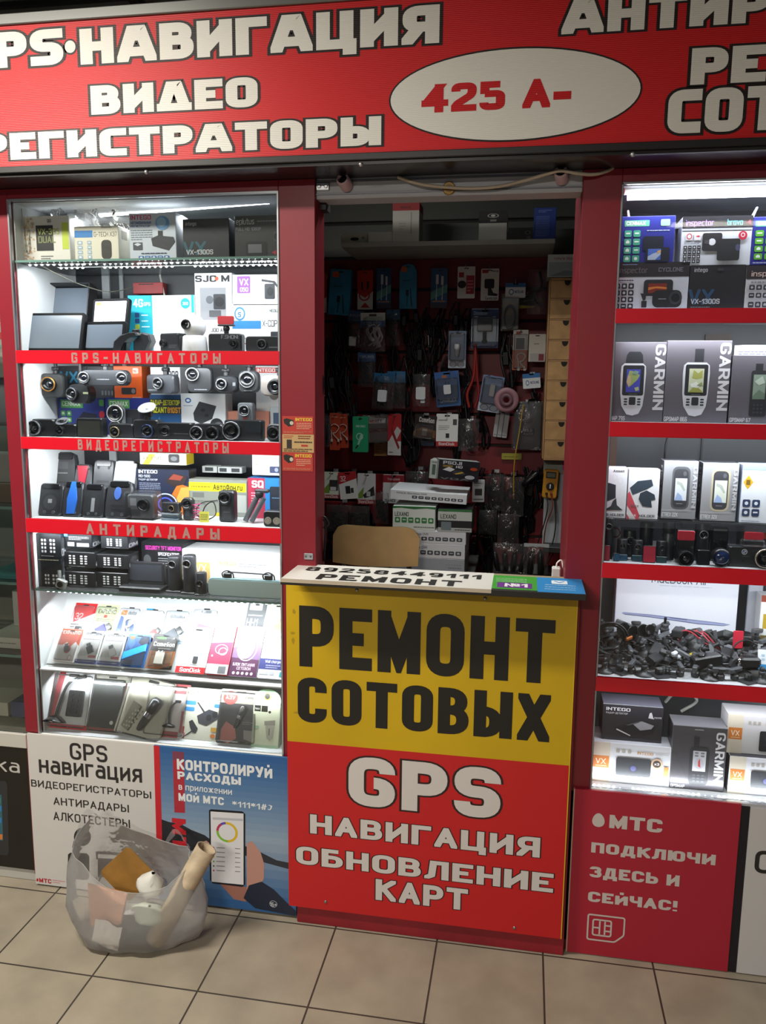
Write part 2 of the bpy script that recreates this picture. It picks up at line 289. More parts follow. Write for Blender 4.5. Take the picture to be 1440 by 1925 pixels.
    def text(s, F, txt, u, v, h, mat, W=None, t=2., r=1.6, sp=1., d=.0003, anchor='l', ow=0., om=None, sl=0., vert=False, q=1.):
        """h is the height as a share of F.h, W the width as a share of F.w; ow widens each stroke for a dark border of material om"""
        nat = 0; pos = []
        for ch in txt:
            if ch == ' ': nat += (3.2+t*.5)/q; continue
            if ch not in GL: ch = ch.upper()
            w = GL[ch][0]/q; pos.append((ch, nat+t/2)); nat += w+t+sp
        nat -= sp; k = h*F.h/(10+t); kx = (W*F.w/nat) if W else k
        un, vn = F.U/F.w, F.V/F.h
        if vert: un, vn = -vn, un          # reads downwards
        if vert and W: kx = W*F.h/nat; k = h*F.w/(10+t)
        if vert and not W: k = kx = h*F.w/(10+t)
        O = F.O+F.U*u+F.V*v
        if anchor == 'c': O = O-un*(nat*kx/2)
        for ps, mt, dd in (((t+2*ow), om, d-.0002), (t, mat, d)) if ow else ((t, mat, d),):
            for li, (ch, px) in enumerate(pos):
                for si, (rd, cl, pts) in enumerate(GL[ch][1]):
                    lo = min(p[1] for q in GL[ch][1] for p in q[2]); hi = max(p[1] for q in GL[ch][1] for p in q[2])
                    pts = [(x/q, y) for x, y in pts]; pl = _round(pts, cl, r) if rd and r else pts
                    for quad in stroke_quads(pl, cl, ps, lo, hi, 0, GL[ch][0]/q):
                        s.poly([O+un*((px+x+sl*y)*kx)+vn*((y+t/2)*k)+F.n*(dd+si*2.2e-5+(li % 2)*1.1e-5) for x, y in quad], mt)
        return nat*kx
    def prints(s, F, items):
        for i, it in enumerate(items):
            d = .00025+i*.00013; k = it[0]
            if k == 'r': s.fpoly(F, [(it[1], it[2]), (it[3], it[2]), (it[3], it[4]), (it[1], it[4])], it[5], d)
            elif k == 'e': s.fpoly(F, [(it[1]+it[3]*math.cos(a*PI/12), it[2]+it[4]*math.sin(a*PI/12)) for a in range(24)], it[5], d)
            elif k == 'o': s.fring(F, *it[1:], d=d)
            elif k == 'p': s.fpoly(F, it[1], it[2], d)
            elif k == 'rr':
                rx = it[6]; ry = rx*F.w/F.h; q = rrect(it[1], it[2], it[3], it[4], rx, ry); s.fpoly(F, q, it[5], d)
            elif k == 't': s.text(F, it[1], it[2], it[3], it[4], it[5] if not isinstance(it[5], str) else M(it[5]), d=d, **(it[6] if len(it) > 6 else {}))
            elif k == 'l':
                _, u0, v0, u1, v1, n, c = it; rh = (v1-v0)/n
                for j in range(n):
                    u = u0; v = v1-(j+1)*rh; end = u1 if j < n-1 or n == 1 else u0+(u1-u0)*random.uniform(.5, .95)
                    while u < end-.004:
                        w = min(random.uniform(.04, .12)*max(.3, u1-u0)*1.6, end-u); s.fpoly(F, [(u, v+rh*.25), (u+w, v+rh*.25), (u+w, v+rh*.68), (u, v+rh*.68)], c, d); u += w+.02*(u1-u0)
            elif k == 'g':
                _, u0, v0, u1, v1, nx, ny, c, c2 = it; cw, ch = (u1-u0)/nx, (v1-v0)/ny
                for a in range(nx):
                    for b in range(ny):
                        x, y = u0+a*cw, v0+b*ch; e = .1 if c2 else .19; s.fpoly(F, rrect(x+cw*e, y+ch*e, x+cw*(1-e), y+ch*(1-e), cw*.15, ch*.15), c, d)
                        if c2:
                            q = random.choice((0, 1, 2)); mx, my = x+cw*.5, y+ch*.5
                            pts = ([(mx-cw*.2, my-ch*.16), (mx+cw*.2, my-ch*.16), (mx+cw*.2, my+ch*.1), (mx, my+ch*.25), (mx-cw*.2, my+ch*.1)], [(mx-cw*.24, my-ch*.05), (mx+cw*.24, my-ch*.05), (mx+cw*.24, my+ch*.12), (mx-cw*.24, my+ch*.12)], [(mx+cw*.2*math.cos(z*PI/4), my+ch*.2*math.sin(z*PI/4)) for z in range(8)])[q]
                            s.fpoly(F, pts, c2, d+.00007)
    def fring(s, F, u, v, ru, rv, th, mat, d=.0003, a0=0., a1=2*PI, n=28):
        for i in range(n):
            a, b = a0+(a1-a0)*i/n, a0+(a1-a0)*(i+1)/n; k = 1-th
            s.fpoly(F, [(u+ru*k*math.cos(a), v+rv*k*math.sin(a)), (u+ru*math.cos(a), v+rv*math.sin(a)), (u+ru*math.cos(b), v+rv*math.sin(b)), (u+ru*k*math.cos(b), v+rv*k*math.sin(b))], mat, d)
    # ---- output
    def mesh(s, name):
        me = bpy.data.meshes.new(name); me.from_pydata(s.v, [], s.f)
        for mt in s.ml: me.materials.append(mt)
        me.polygons.foreach_set('material_index', s.mi); me.polygons.foreach_set('use_smooth', s.sm); me.update(); return me
    def to(s, name, parent=None, kind=None, label=None):
        o = bpy.data.objects.new(name, s.mesh(name)); COL.objects.link(o); o.parent = parent
        if kind: o['kind'] = kind
        if label: o['label'] = label
        return o
    def thing(s, name, label, cat, loc=(0, 0, 0), rot=(0, 0, 0), group=None, kind=None):
        o = s.to(name); tag(o, label, cat, group, kind); o.location = loc; o.rotation_euler = rot; return o
def rrect(x0, y0, x1, y1, rx, ry, n=3):
    q = []
    for cx, cy, a in ((x1-rx, y0+ry, -PI/2), (x1-rx, y1-ry, 0), (x0+rx, y1-ry, PI/2), (x0+rx, y0+ry, PI)):
        for i in range(n+1): q.append((cx+rx*math.cos(a+PI/2*i/n), cy+ry*math.sin(a+PI/2*i/n)))
    return q
def tag(o, label, cat, group=None, kind=None):
    o['label'] = label; o['category'] = cat
    if group: o['group'] = group
    if kind: o['kind'] = kind
    return o
def empty(name, label, cat, loc=(0, 0, 0), rot=(0, 0, 0), group=None):
    o = bpy.data.objects.new(name, None); COL.objects.link(o); o.empty_display_size = .02; o.location = loc; o.rotation_euler = rot; return tag(o, label, cat, group)
def struct(name, mb, label=None):
    o = mb.to(name); o['kind'] = 'structure'
    if label: o['label'] = label
    return o
def dup(root, loc, rot=None, label=None, group=None, scale=None):
    c = root.copy(); COL.objects.link(c); c.location = loc
    if rot is not None: c.rotation_euler = rot
    if label: c['label'] = label
    if group: c['group'] = group
    if scale: c.scale = scale
    for ch in root.children:
        d = ch.copy(); COL.objects.link(d); d.parent = c
        for g in ch.children:
            e = g.copy(); COL.objects.link(e); e.parent = d
    return c
def arc(c, r, a0, a1, n, f): return [f(c, r, a0+(a1-a0)*i/n) for i in range(n+1)]
def spline(pts, n=8):                      # smooth run through points
    pts = [Vector(p) for p in pts]; q = [pts[0]*2-pts[1]]+pts+[pts[-1]*2-pts[-2]]; out = []
    for i in range(1, len(q)-2):
        a, b, c, d = q[i-1:i+3]
        for j in range(n):
            t = j/n; out.append(.5*((2*b)+(c-a)*t+(2*a-5*b+4*c-d)*t*t+(3*b-a-3*c+d)*t**3))
    return out+[pts[-1]]

# ------------------------------------------------------------------ measuring a thing off the photo: x from its sides, height from its top, standing on zb
def fit(bb, Y, zb=None, tilt=0.):
    x0, y0, x1, y1 = bb; xm, ym = (x0+x1)/2, (y0+y1)/2
    if zb is None: zb = P(xm, y1, Y).z
    a, b = P(x0, ym, Y).x, P(x1, ym, Y).x; r = ray(xm, y0); sl = r.z/r.y; t = math.radians(tilt)
    h = (CAMH+sl*(Y+CAMD)-zb)/(math.cos(t)-sl*math.sin(t))
    return (a+b)/2, zb, b-a, max(h, .004)
def carton(name, label, bb, Y, zb=None, d=.07, col='e8e8e6', pr=(), yaw=0, tilt=0, side=None, top=None, cat='box', group=None, rough=.4, spr=(), extra=None):
    """a printed cardboard box; pr prints the front, spr the side the camera sees"""
    x, z, w, h = fit(bb, Y, zb, tilt); mb = MB(); f = M(col, rough)
    mb.box((-w/2, 0, 0), (w/2, d, h), f, .0012, (f, M(side or col, rough), M(top or side or col, rough)))
    mb.prints(Frame((-w/2, 0, 0), (w, 0, 0), (0, 0, h), (0, -1, 0)), pr)
    if spr:
        mb.prints(Frame((w/2, 0, 0), (0, d, 0), (0, 0, h), (1, 0, 0)) if x < 0 else Frame((-w/2, d, 0), (0, -d, 0), (0, 0, h), (-1, 0, 0)), spr)
    if extra: extra(mb, w, h, d)
    return mb.thing(name, label, cat, (x, Y, z), (-math.radians(tilt), 0, math.radians(yaw)), group)

def lens_part(parent, x, z, y, r, ring='2a2b2e', l=.012, rough=.25, metal=.6, glass=None):
    mb = MB(); mb.lathe([(r, 0), (r, l*.8), (r*.94, l), (r*.8, l)], (x, y, z), (0, -1, 0), M('161718', .35), 22)
    mb.lathe([(r*.8, l), (r*.62, l*.55), (r*.45, l*.5)], (x, y, z), (0, -1, 0), M('08090a', .3), 22)
    mb.lathe([(r*.5, l*.45), (r*.42, l*.62), (r*.25, l*.74), (0, l*.78)], (x, y, z), (0, -1, 0), glass or LENSG, 22)
    o = mb.to('lens', parent)
    rb = MB(); rb.lathe([(r*1.015, l*.7), (r*1.03, l*.9), (r*.99, l*1.03), (r*.91, l*1.02), (r*.89, l*.85)], (x, y, z), (0, -1, 0), M(ring, rough, metal), 22); rb.to('lens_ring', o)
    return o
def cup_part(parent, O, ax, r, mat=None):  # a suction cup, mouth along ax
    mb = MB(); mb.lathe([(0, -r*.62), (r*.34, -r*.6), (r*.42, -r*.4), (r*.5, -r*.26), (r*.98, -r*.06), (r, 0), (r*.86, 0), (r*.4, -r*.12), (0, -r*.16)], O, ax, mat or M('131315', .28), 20)
    return mb.to('suction_cup', parent)
def dashcam(label, bb, Y, zb=None, d=.035, col='1b1c1e', lens=(), mount=None, rad=.22, yaw=0, tilt=0, pr=(), screen=None, group=None, name='dash_camera', rough=.35, cat='dash camera', buttons=0, metal=0.):
    x, z, w, h = fit(bb, Y, zb, tilt); root = empty(name, label, cat, (x, Y, z), (-math.radians(tilt), 0, math.radians(yaw)), group)
    mb = MB(); rr = rad*min(w, h); mt = M(col, rough, metal); q = rrect(-w/2, 0, w/2, h, rr, rr, 4)
    mb.slab(q, 0, d, mt, min(.004, d*.2)); mb.slab(rrect(-w*.46, h*.05, w*.46, h*.95, rr*.9, rr*.9, 4), d, d+.003, M('0d0d0e', .5))
    F = Frame((-w/2, 0, 0), (w, 0, 0), (0, 0, h), (0, -1, 0)); mb.prints(F, pr)
    for i in range(buttons): mb.cyl((-w/2+w*(i+1)/(buttons+1), d*.5, h-.0005), (0, 0, 1), min(.004, d*.2), .0022, M('3a3b3e', .4), 10)
    mb.to('body', root)
    for L in lens: lens_part(root, -w/2+w*L[0], h*L[1], .0005, L[2]*h, L[3], l=L[4] if len(L) > 4 else .012)
    if screen:
        u0, v0, u1, v1, c = screen[:5]; sb = MB(); sb.slab(rrect(-w/2+w*u0, h*v0, -w/2+w*u1, h*v1, .002, .002), -.0012, .001, M(c, .08, 0, 0, .6))
        if len(screen) > 5: sb.prints(Frame((-w/2+w*u0, -.0012, h*v0), (w*(u1-u0), 0, 0), (0, 0, h*(v1-v0)), (0, -1, 0)), screen[5])
        sb.to('screen', root)
    if mount and mount[0] == 'up':         # hangs by an arm from a cup stuck overhead: u, top z, cup radius
        _, u, zt, cr = mount; X = -w/2+w*u; ztl = zt-z; ab = MB()
        ab.cyl((X, d*.5, h-.001), (0, 0, 1), .008, .010, BLK, 12); ab.ball((X, d*.5, h+.014), .0085, BLK); ab.cyl((X, d*.5, h+.016), (0, 0, 1), .0055, max(.004, ztl-h-.016-cr*.5), BLK, 12)
        ab.cyl((X-.011, d*.5, h+.015), (1, 0, 0), .006, .022, M('26272a', .4), 12); ab.to('mount_arm', root); cup_part(root, (X, d*.5, ztl), (0, 0, 1), cr)
    elif mount and mount[0] == 'pad':      # short neck and a sticky pad: u, pad width, pad height above, colour
        _, u, pw, ph, c = mount; X = -w/2+w*u; ab = MB(); ab.cyl((X, d*.5, h-.001), (0, 0, 1), .007, ph*.5, BLK, 12); ab.ball((X, d*.5, h+ph*.35), .010, BLK)
        ab.box((X-pw*.5, d*.2, h+ph*.5), (X+pw*.5, d*.8, h+ph*.62), BLK, .002); ab.to('mount_arm', root)
        pb = MB(); hh = ph*.55; pb.slab(rrect(X-pw/2, h+ph*.62, X+pw/2, h+ph*.62+hh, .004, .004), d*.3, d*.3+.006, M(c, .45), .001); pb.to('adhesive_pad', root, label=None)
    elif mount and mount[0] == 'cup':      # a cup facing up and forward on a stalk: u, stalk height, cup radius, cup colour
        _, u, sh, cr, c = mount; X = -w/2+w*u; ab = MB(); ab.cyl((X, d*.5, h-.001), (0, 0, 1), .009, .012, BLK, 12); ab.cyl((X, d*.5, h+.008), (0, 0, 1), .006, sh-.012, BLK, 12); ab.cyl((X-.013, d*.5, h+sh*.45), (1, 0, 0), .008, .026, M('232427', .4), 12)
        ab.to('mount_arm', root); cup_part(root, (X, d*.5-.004, h+sh), (0, -.55, .85), cr, M(c, .2))
    return root
def pipecam(label, bb, Y, zb, lens=.72, lr=.30, yaw=0, group=None, foot=True, ring='55575b', pad=None, cap=True, waist=None):
    """an upright cylinder camera with a lens in its side"""
    x, z, w, h = fit(bb, Y, zb); r = w/2; root = empty('cylinder_dash_camera', label, 'dash camera', (x, Y+r, z), (0, 0, math.radians(yaw)), group)
    mb = MB(); pf = [(0, 0), (r*.96, 0), (r, .002), (r, h-.004), (r*.93, h-.001), (r*.9, h), (0, h)]
    if waist: pf = [(0, 0), (r*.96, 0), (r, .002), (r, h*waist-.003), (r*.88, h*waist), (r*.88, h*waist+.003), (r, h*waist+.006), (r, h-.004), (r*.93, h-.001), (0, h)]
    mb.lathe(pf, (0, 0, 0), (0, 0, 1), M('26272a', .36), 24)
    mb.to('body', root)
    if lens: lens_part(root, 0, h*lens, -r*.86, lr*w, ring, l=r*.34)
    if foot: fb = MB(); fb.box((-r*1.15, -r*1.05, 0), (r*1.15, r*1.05, .006), BLK, .002); fb.box((-r*1.15, r*.8, 0), (r*1.15, r*1.2, h*.28), BLK, .002); fb.to('bracket', root)
    if pad: pb = MB(); pb.box((-r*1.0, -r*1.22, .001), (r*1.0, -r*1.06, h*.30), M(pad, .35), .001); pb.to('adhesive_pad', root)
    return root
def tablet(label, bb, Y, zb, tilt, scr='2c3038', yaw=0, name='navigator', d=.014, bez=.07, col='08080a', pr=(), hood=False, group=None):
    x, z, w, h = fit(bb, Y, zb, tilt); root = empty(name, label, 'navigator', (x, Y, z), (-math.radians(tilt), 0, math.radians(yaw)), group)
    mb = MB(); mb.slab(rrect(-w/2, 0, w/2, h, .008, .008, 4), 0, d, M(col, .5, spec=.12), .002)
    if hood: mb.box((-w/2-.002, -.03, h-.004), (w/2+.002, d, h), M('1d1e20', .5), .001); mb.box((w/2-.002, -.03, h*.25), (w/2+.002, d, h), M('1d1e20', .5), .001)
    mb.to('body', root); b = bez*w; sb = MB(); sb.slab(rrect(-w/2+b, b*1.1, w/2-b, h-b, .002, .002), -.0008, .001, M(scr, .12, spec=.7))
    sb.prints(Frame((-w/2+b, -.0008, b*1.1), (w-2*b, 0, 0), (0, 0, h-b*2.1), (0, -1, 0)), pr); sb.to('screen', root)
    return root
def pillow(mb, w, h, d, mat, y=0., n=7, seed=0, top=0.):           # a soft flat bag
    rnd = random.Random(seed); fr, bk = [], []
    for j in range(n+1):
        a, b = [], []
        for i in range(n+1):
            u, v = i/n, j/n; k = (max(0, 4*u*(1-u))**.5)*(max(0, 4*v*(1-v))**.5); e = rnd.uniform(-.12, .12)*d*(k > 0)
            a.append((-w/2+w*u, y-d*.5*k+e*.6, h*v)); b.append((-w/2+w*u, y+d*.5*k+.0004, h*v))
        fr.append(a); bk.append(b)
    mb.grid(fr, mat); mb.grid([list(reversed(r)) for r in bk], mat)
# products that packs hold: each draws into a collector around x, z at depth y (front is -y), size s
def p_usb(mb, x, z, y, s, col='2a2b30', ang=0.):
    c, sn = math.cos(ang), math.sin(ang); R = lambda a, b: (x+a*c-b*sn, z+a*sn+b*c)
    mb.slab([R(-s*.28, -s*.5), R(s*.28, -s*.5), R(s*.28, s*.18), R(-s*.28, s*.18)], y-s*.18, y, M(col, .4), .001); mb.slab([R(-s*.2, s*.18), R(s*.2, s*.18), R(s*.2, s*.5), R(-s*.2, s*.5)], y-s*.13, y-s*.03, CHR)
def p_plug(mb, x, z, y, s, col='e9e9e9'):
    mb.slab(rrect(x-s*.35, z-s*.5, x+s*.35, z+s*.4, s*.1, s*.1), y-s*.5, y, M(col, .35), .001); mb.cyl((x-s*.15, y-s*.2, z+s*.38), (0, 0, 1), s*.05, s*.3, CHR, 8); mb.cyl((x+s*.15, y-s*.2, z+s*.38), (0, 0, 1), s*.05, s*.3, CHR, 8)
def p_cable(mb, x, z, y, s, col='f0f0f0', r=.0022):
    pts = [(x-s*.18, y-r*2, z-s*.5), (x-s*.22, y-r*2, z), (x-s*.3, y-r*2, z+s*.3), (x, y-r*2, z+s*.48), (x+s*.28, y-r*2, z+s*.28), (x+s*.1, y-r*2.5, z-s*.05), (x-s*.1, y-r*3, z-.1*s), (x+s*.05, y-r*2, z-s*.32), (x+s*.25, y-r*2, z-s*.5)]
    mb.tube(spline(pts, 5), r, M(col, .4)); 
    for q in (pts[0], pts[-1]): mb.box((q[0]-r*2.2, q[1]-r*1.2, q[2]-s*.16), (q[0]+r*2.2, q[1]+r*1.2, q[2]+.002), M(col, .35), r*.6); mb.box((q[0]-r*1.6, q[1]-r*.8, q[2]-s*.23), (q[0]+r*1.6, q[1]+r*.8, q[2]-s*.16), CHR)
def p_arm(mb, x, z, y, s):                 # suction-cup phone holder
    mb.lathe([(0, 0), (s*.2, 0), (s*.24, s*.05), (s*.1, s*.14), (0, s*.16)], (x, y-s*.1, z-s*.5), (0, 0, 1), M('141416', .25), 18)
    mb.tube(spline([(x, y-s*.1, z-s*.36), (x-s*.02, y-s*.12, z), (x+s*.06, y-s*.12, z+s*.3), (x+s*.22, y-s*.1, z+s*.46)], 6), s*.035, BLK, 8); mb.box((x+s*.14, y-s*.16, z+s*.4), (x+s*.36, y-s*.06, z+s*.5), BLK, .002)
def p_fm(mb, x, z, y, s, col='1c1d20'):    # car lighter plug with a head
    mb.lathe([(0, -s*.5), (s*.06, -s*.48), (s*.09, -s*.3), (s*.1, s*.05), (s*.14, s*.1), (s*.15, s*.42), (s*.1, s*.5), (0, s*.5)], (x, y-s*.12, z), (.35, 0, 1), M(col, .3), 16); mb.lathe([(s*.105, -s*.08), (s*.108, 0), (s*.105, .08*s)], (x, y-s*.12, z), (.35, 0, 1), CHR, 16)
def pack(name, label, bb, Y, zb=None, tilt=0, col='f0f0ee', pr=(), prod=None, bl=None, yaw=0, roll=0, cat='pack', group=None, hole=True, d=.0015, out=None, bcol=None):
    """a carded pack: printed card, product and a clear blister over it"""
    x, z, w, h = fit(bb, Y, zb, tilt); root = empty(name, label, cat, (x, Y, z), (-math.radians(tilt), math.radians(roll), math.radians(yaw)), group)
    mb = MB(); q = out and [(-w/2+w*a, h*b) for a, b in out] or rrect(-w/2, 0, w/2, h, .004, .004); mb.slab(q, 0, d, M(col, .38))
    F = Frame((-w/2, 0, 0), (w, 0, 0), (0, 0, h), (0, -1, 0)); pr = list(pr)
    if hole: pr.append(('rr', .38, .925, .62, .955, '3a3a3c', .05))
    mb.prints(F, pr); mb.to('card', root)
    yy = -.003
    if prod:
        pm = MB(); prod(pm, w, h, yy); pm.to('product', root)
    if bl:
        u0, v0, u1, v1, dd = bl; bm = MB(); bm.slab(rrect(-w/2+w*u0, h*v0, -w/2+w*u1, h*v1, .006, .006), -.003-dd, -.0025, BLIST, min(.004, dd*.4)); bm.to('blister', root)
    return root

# ================================================================== the setting
def tile_mat():
    m = bpy.data.materials.new('floor_tile'); m.use_nodes = True; nt = m.node_tree; b = nt.nodes['Principled BSDF']; N = nt.nodes.new; L = nt.links.new
    tc = N('ShaderNodeTexCoord'); sp = N('ShaderNodeSeparateXYZ'); L(tc.outputs['Object'], sp.inputs[0])
    def cell(sock, size, off):
        a = N('ShaderNodeMath'); a.operation = 'SUBTRACT'; L(sock, a.inputs[0]); a.inputs[1].default_value = off
        d = N('ShaderNodeMath'); d.operation = 'DIVIDE'; L(a.outputs[0], d.inputs[0]); d.inputs[1].default_value = size
        f = N('ShaderNodeMath'); f.operation = 'FRACT'; L(d.outputs[0], f.inputs[0])
        fl = N('ShaderNodeMath'); fl.operation = 'FLOOR'; L(d.outputs[0], fl.inputs[0])
        c = N('ShaderNodeMath'); c.operation = 'PINGPONG'; L(f.outputs[0], c.inputs[0]); c.inputs[1].default_value = .5
        g = N('ShaderNodeMath'); g.operation = 'LESS_THAN'; L(c.outputs[0], g.inputs[0]); g.inputs[1].default_value = .0026/size
        return g.outputs[0], fl.outputs[0]
    gx, ix = cell(sp.outputs[0], .3025, -1.409); gy, iy = cell(sp.outputs[1], .3125, -.036)
    mx = N('ShaderNodeMath'); mx.operation = 'MAXIMUM'; L(gx, mx.inputs[0]); L(gy, mx.inputs[1])
    cv = N('ShaderNodeCombineXYZ'); L(ix, cv.inputs[0]); L(iy, cv.inputs[1]); wn = N('ShaderNodeTexWhiteNoise'); L(cv.outputs[0], wn.inputs[0])
    n = N('ShaderNodeTexNoise'); n.inputs['Scale'].default_value = 7; n.inputs['Detail'].default_value = 8; L(tc.outputs['Object'], n.inputs[0])
    n2 = N('ShaderNodeTexNoise'); n2.inputs['Scale'].default_value = 420; n2.inputs['Detail'].default_value = 3; L(tc.outputs['Object'], n2.inputs[0])
    r = N('ShaderNodeValToRGB'); r.color_ramp.elements[0].position = .3; r.color_ramp.elements[1].position = .72; r.color_ramp.elements[0].color = lin('8e8575'); r.color_ramp.elements[1].color = lin('a49a88')
    ad = N('ShaderNodeMath'); ad.operation = 'MULTIPLY_ADD'; L(n2.outputs[0], ad.inputs[0]); ad.inputs[1].default_value = .35; L(n.outputs[0], ad.inputs[2])
    a2 = N('ShaderNodeMath'); a2.operation = 'MULTIPLY_ADD'; L(wn.outputs[0], a2.inputs[0]); a2.inputs[1].default_value = .16; L(ad.outputs[0], a2.inputs[2])
    a3 = N('ShaderNodeMath'); a3.operation = 'SUBTRACT'; L(a2.outputs[0], a3.inputs[0]); a3.inputs[1].default_value = .25; L(a3.outputs[0], r.inputs[0])
    mc = N('ShaderNodeMixRGB'); L(mx.outputs[0], mc.inputs[0]); L(r.outputs[0], mc.inputs[1]); mc.inputs[2].default_value = lin('3b352e'); L(mc.outputs[0], b.inputs['Base Color'])
    b.inputs['Roughness'].default_value = .42
    bp = N('ShaderNodeBump'); bp.inputs['Strength'].default_value = .5; bp.inputs['Distance'].default_value = .002; iv = N('ShaderNodeMath'); iv.operation = 'SUBTRACT'; iv.inputs[0].default_value = 1; L(mx.outputs[0], iv.inputs[1]); L(iv.outputs[0], bp.inputs['Height']); L(bp.outputs[0], b.inputs['Normal'])
    return m
def ribbed(h, name, pitch=.0042, rough=.42, bump=.35, wave='Z'):       # fluted plastic signboard
    m = bpy.data.materials.new(name); m.use_nodes = True; nt = m.node_tree; b = nt.nodes['Principled BSDF']; N = nt.nodes.new; L = nt.links.new
    b.inputs['Base Color'].default_value = lin(h); b.inputs['Roughness'].default_value = rough
    tc = N('ShaderNodeTexCoord'); w = N('ShaderNodeTexWave'); w.bands_direction = wave; w.inputs['Scale'].default_value = .314/pitch; L(tc.outputs['Object'], w.inputs[0])
    bp = N('ShaderNodeBump'); bp.inputs['Strength'].default_value = bump; bp.inputs['Distance'].default_value = .0015; L(w.outputs['Fac'], bp.inputs['Height']); L(bp.outputs[0], b.inputs['Normal']); return m

mb = MB(); mb.poly([(-4, -5, 0), (4, -5, 0), (4, 1.75, 0), (-4, 1.75, 0)], tile_mat()); struct('floor', mb)
mb = MB(); CEILM = M('8e8c84', .6, noise=3)
mb.poly([(-4, -5, 2.74), (-4, 1.75, 2.74), (4, 1.75, 2.74), (4, -5, 2.74)], CEILM)
for k in range(-9, 9):                     # dark carrier rails between the ceiling panels
    mb.box((k*.6-.02, -4.9, 2.722), (k*.6+.012, 1.7, 2.739), M('35352f', .5)); mb.box((-3.9, k*.42+.28, 2.725), (3.9, k*.42+.3, 2.739), M('35352f', .5))
struct('ceiling', mb)
mb = MB(); mb.box((-4, 1.72, 0), (4, 1.78, 2.74), M('3a3634', .6)); struct('wall_back', mb)
# slatted wall of the booth: red boards with dark slots, charcoal ones above the shelf
WY = 1.60
mb = MB(); SLR = M('7d1a20', .45); SLG = M('4a4f4c', .5)
z = .35
while z < 2.6:
    c = SLR if z < 2.04 else SLG
    hh = .128 if z < 2.04 else .142
    mb.box((-1.25, WY, z), (.62, WY+.02, z+hh), c, .003); mb.box((-1.25, WY+.012, z+hh), (.62, WY+.03, z+hh+.014), M('120d0d', .6)); z += hh+.012
struct('wall_slatwall', mb)
mb = MB(); mb.box((-1.36, .42, 0), (-1.25, 1.72, 2.74), M('3d2325', .6)); struct('wall_left', mb)
mb = MB(); mb.box((.62, .46, 0), (.66, 1.72, 2.74), M('4a4444', .6)); struct('wall_right', mb)

# red posts and rails of the shop front
def trim(n, a, b, m=RED, bev=.0015):
    mb = MB(); mb.box(a, b, m, bev); return struct('trim_%d' % n, mb)
trim(1, (-1.503, 0, .515), (-1.457, .33, 2.128)); trim(2, (-.667, 0, .03), (-.567, .10, 2.128)); trim(3, (.118, 0, .03), (.212, .34, 2.128))
trim(4, (-1.457, 0, 2.100), (-.667, .03, 2.128)); trim(5, (.212, 0, 2.094), (1.3, .03, 2.128))
trim(6, (-1.503, 0, .03), (-.667, .05, .505)); trim(7, (.118, 0, .0), (1.3, .05, .49), REDD)
mb = MB(); mb.box((-2.4, -.118, 2.128), (1.6, .05, 2.140), M('1d1a1b', .28, 0, 0, .3)); struct('trim_8', mb)          # glossy dark soffit under the sign
mb = MB(); mb.box((-2.4, -.128, 2.136), (1.6, -.100, 2.153), M('1b1b1c', .35), .002); mb.box((-2.4, -.128, 2.496), (1.6, -.08, 2.522), M('6d6f6c', .35, .3), .002)
for x in (-.98, -.42, .22): mb.ball((x, -.119, 2.128), .006, M('c9c9c9', .3, .8), 8)
struct('trim_9', mb)
mb = MB(); mb.box((-2.4, -.08, 2.16), (1.6, -.02, 2.5), M('3a3a3a', .6)); struct('trim_10', mb)
# aluminium bar of the roller shutter over the opening
mb = MB(); AL = M('b0b0b6', .45); mb.box((-.567, .012, 2.078), (.118, .085, 2.139), AL, .002); mb.box((-.567, .009, 2.119), (.118, .014, 2.124), M('6b6b72', .4, .5)); mb.box((-.567, .009, 2.088), (.118, .014, 2.091), M('6b6b72', .4, .5)); mb.box((-.567, .05, 2.06), (-.55, .1, 2.079), M('24242a', .5))
struct('trim_11', mb)
mb = MB(); mb.box((-.600, .10, 1.05), (-.579, .13, 2.09), M('a9adb2', .3, .7), .002); mb.box((-.5785, .105, 1.05), (-.574, .125, 2.09), M('5d6266', .35, .6)); struct('trim_12', mb)   # shutter guide rail

# ================================================================== the sign over the front
def pt(mb, Y, txt, lb, rt, mat, off=.0006, **k):        # print fitted between two photo points on the plane y = Y
    a, b = P(lb[0], lb[1], Y), P(rt[0], rt[1], Y); F = Frame((a.x, Y, a.z), (b.x-a.x, 0, 0), (0, 0, b.z-a.z), (0, -1, 0)); mb.text(F, txt, 0, 0, 1, mat, W=1, d=off, **k)
mb = MB(); SY = -.12; SR = ribbed('c4191e', 'sign_red_fluted'); SW = ribbed('dcdad2', 'sign_white_fluted'); SK = ribbed('1d1414', 'sign_black_fluted')
mb.box((-2.4, SY, 2.150), (1.6, SY+.02, 2.498), SR)
so = dict(t=3.5, r=2.4, ow=.85, om=SK, sp=.9)
pt(mb, SY, 'GPſ', (-77, 133), (117, 53), SW, **so); pt(mb, SY, 'НɅВИГɅЦИЯ', (152, 122), (827, 8), SW, **so)
pt(mb, SY, 'ВИΔЕО', (172, 216), (484, 144), SW, **so); pt(mb, SY, 'РЕГИ¢ТРɅТОРЫ', (-36, 303), (717, 218), SW, **so)
a, b = P(132, 88, SY), P(150, 88, SY); e = b.x-a.x
for r_, mt, dd in ((.72, SK, .0004), (.56, SW, .0007)): mb.poly([(a.x+e*r_*math.cos(q*PI/12), SY-dd, a.z+e*r_*math.sin(q*PI/12)) for q in range(24)], mt)
a, b, t0, b0 = P(731, 190, SY), P(1208, 160, SY), P(990, 87, SY), P(950, 267, SY); cx, cz, ra, rb = (a.x+b.x)/2, (t0.z+b0.z)/2, (b.x-a.x)/2, (t0.z-b0.z)/2
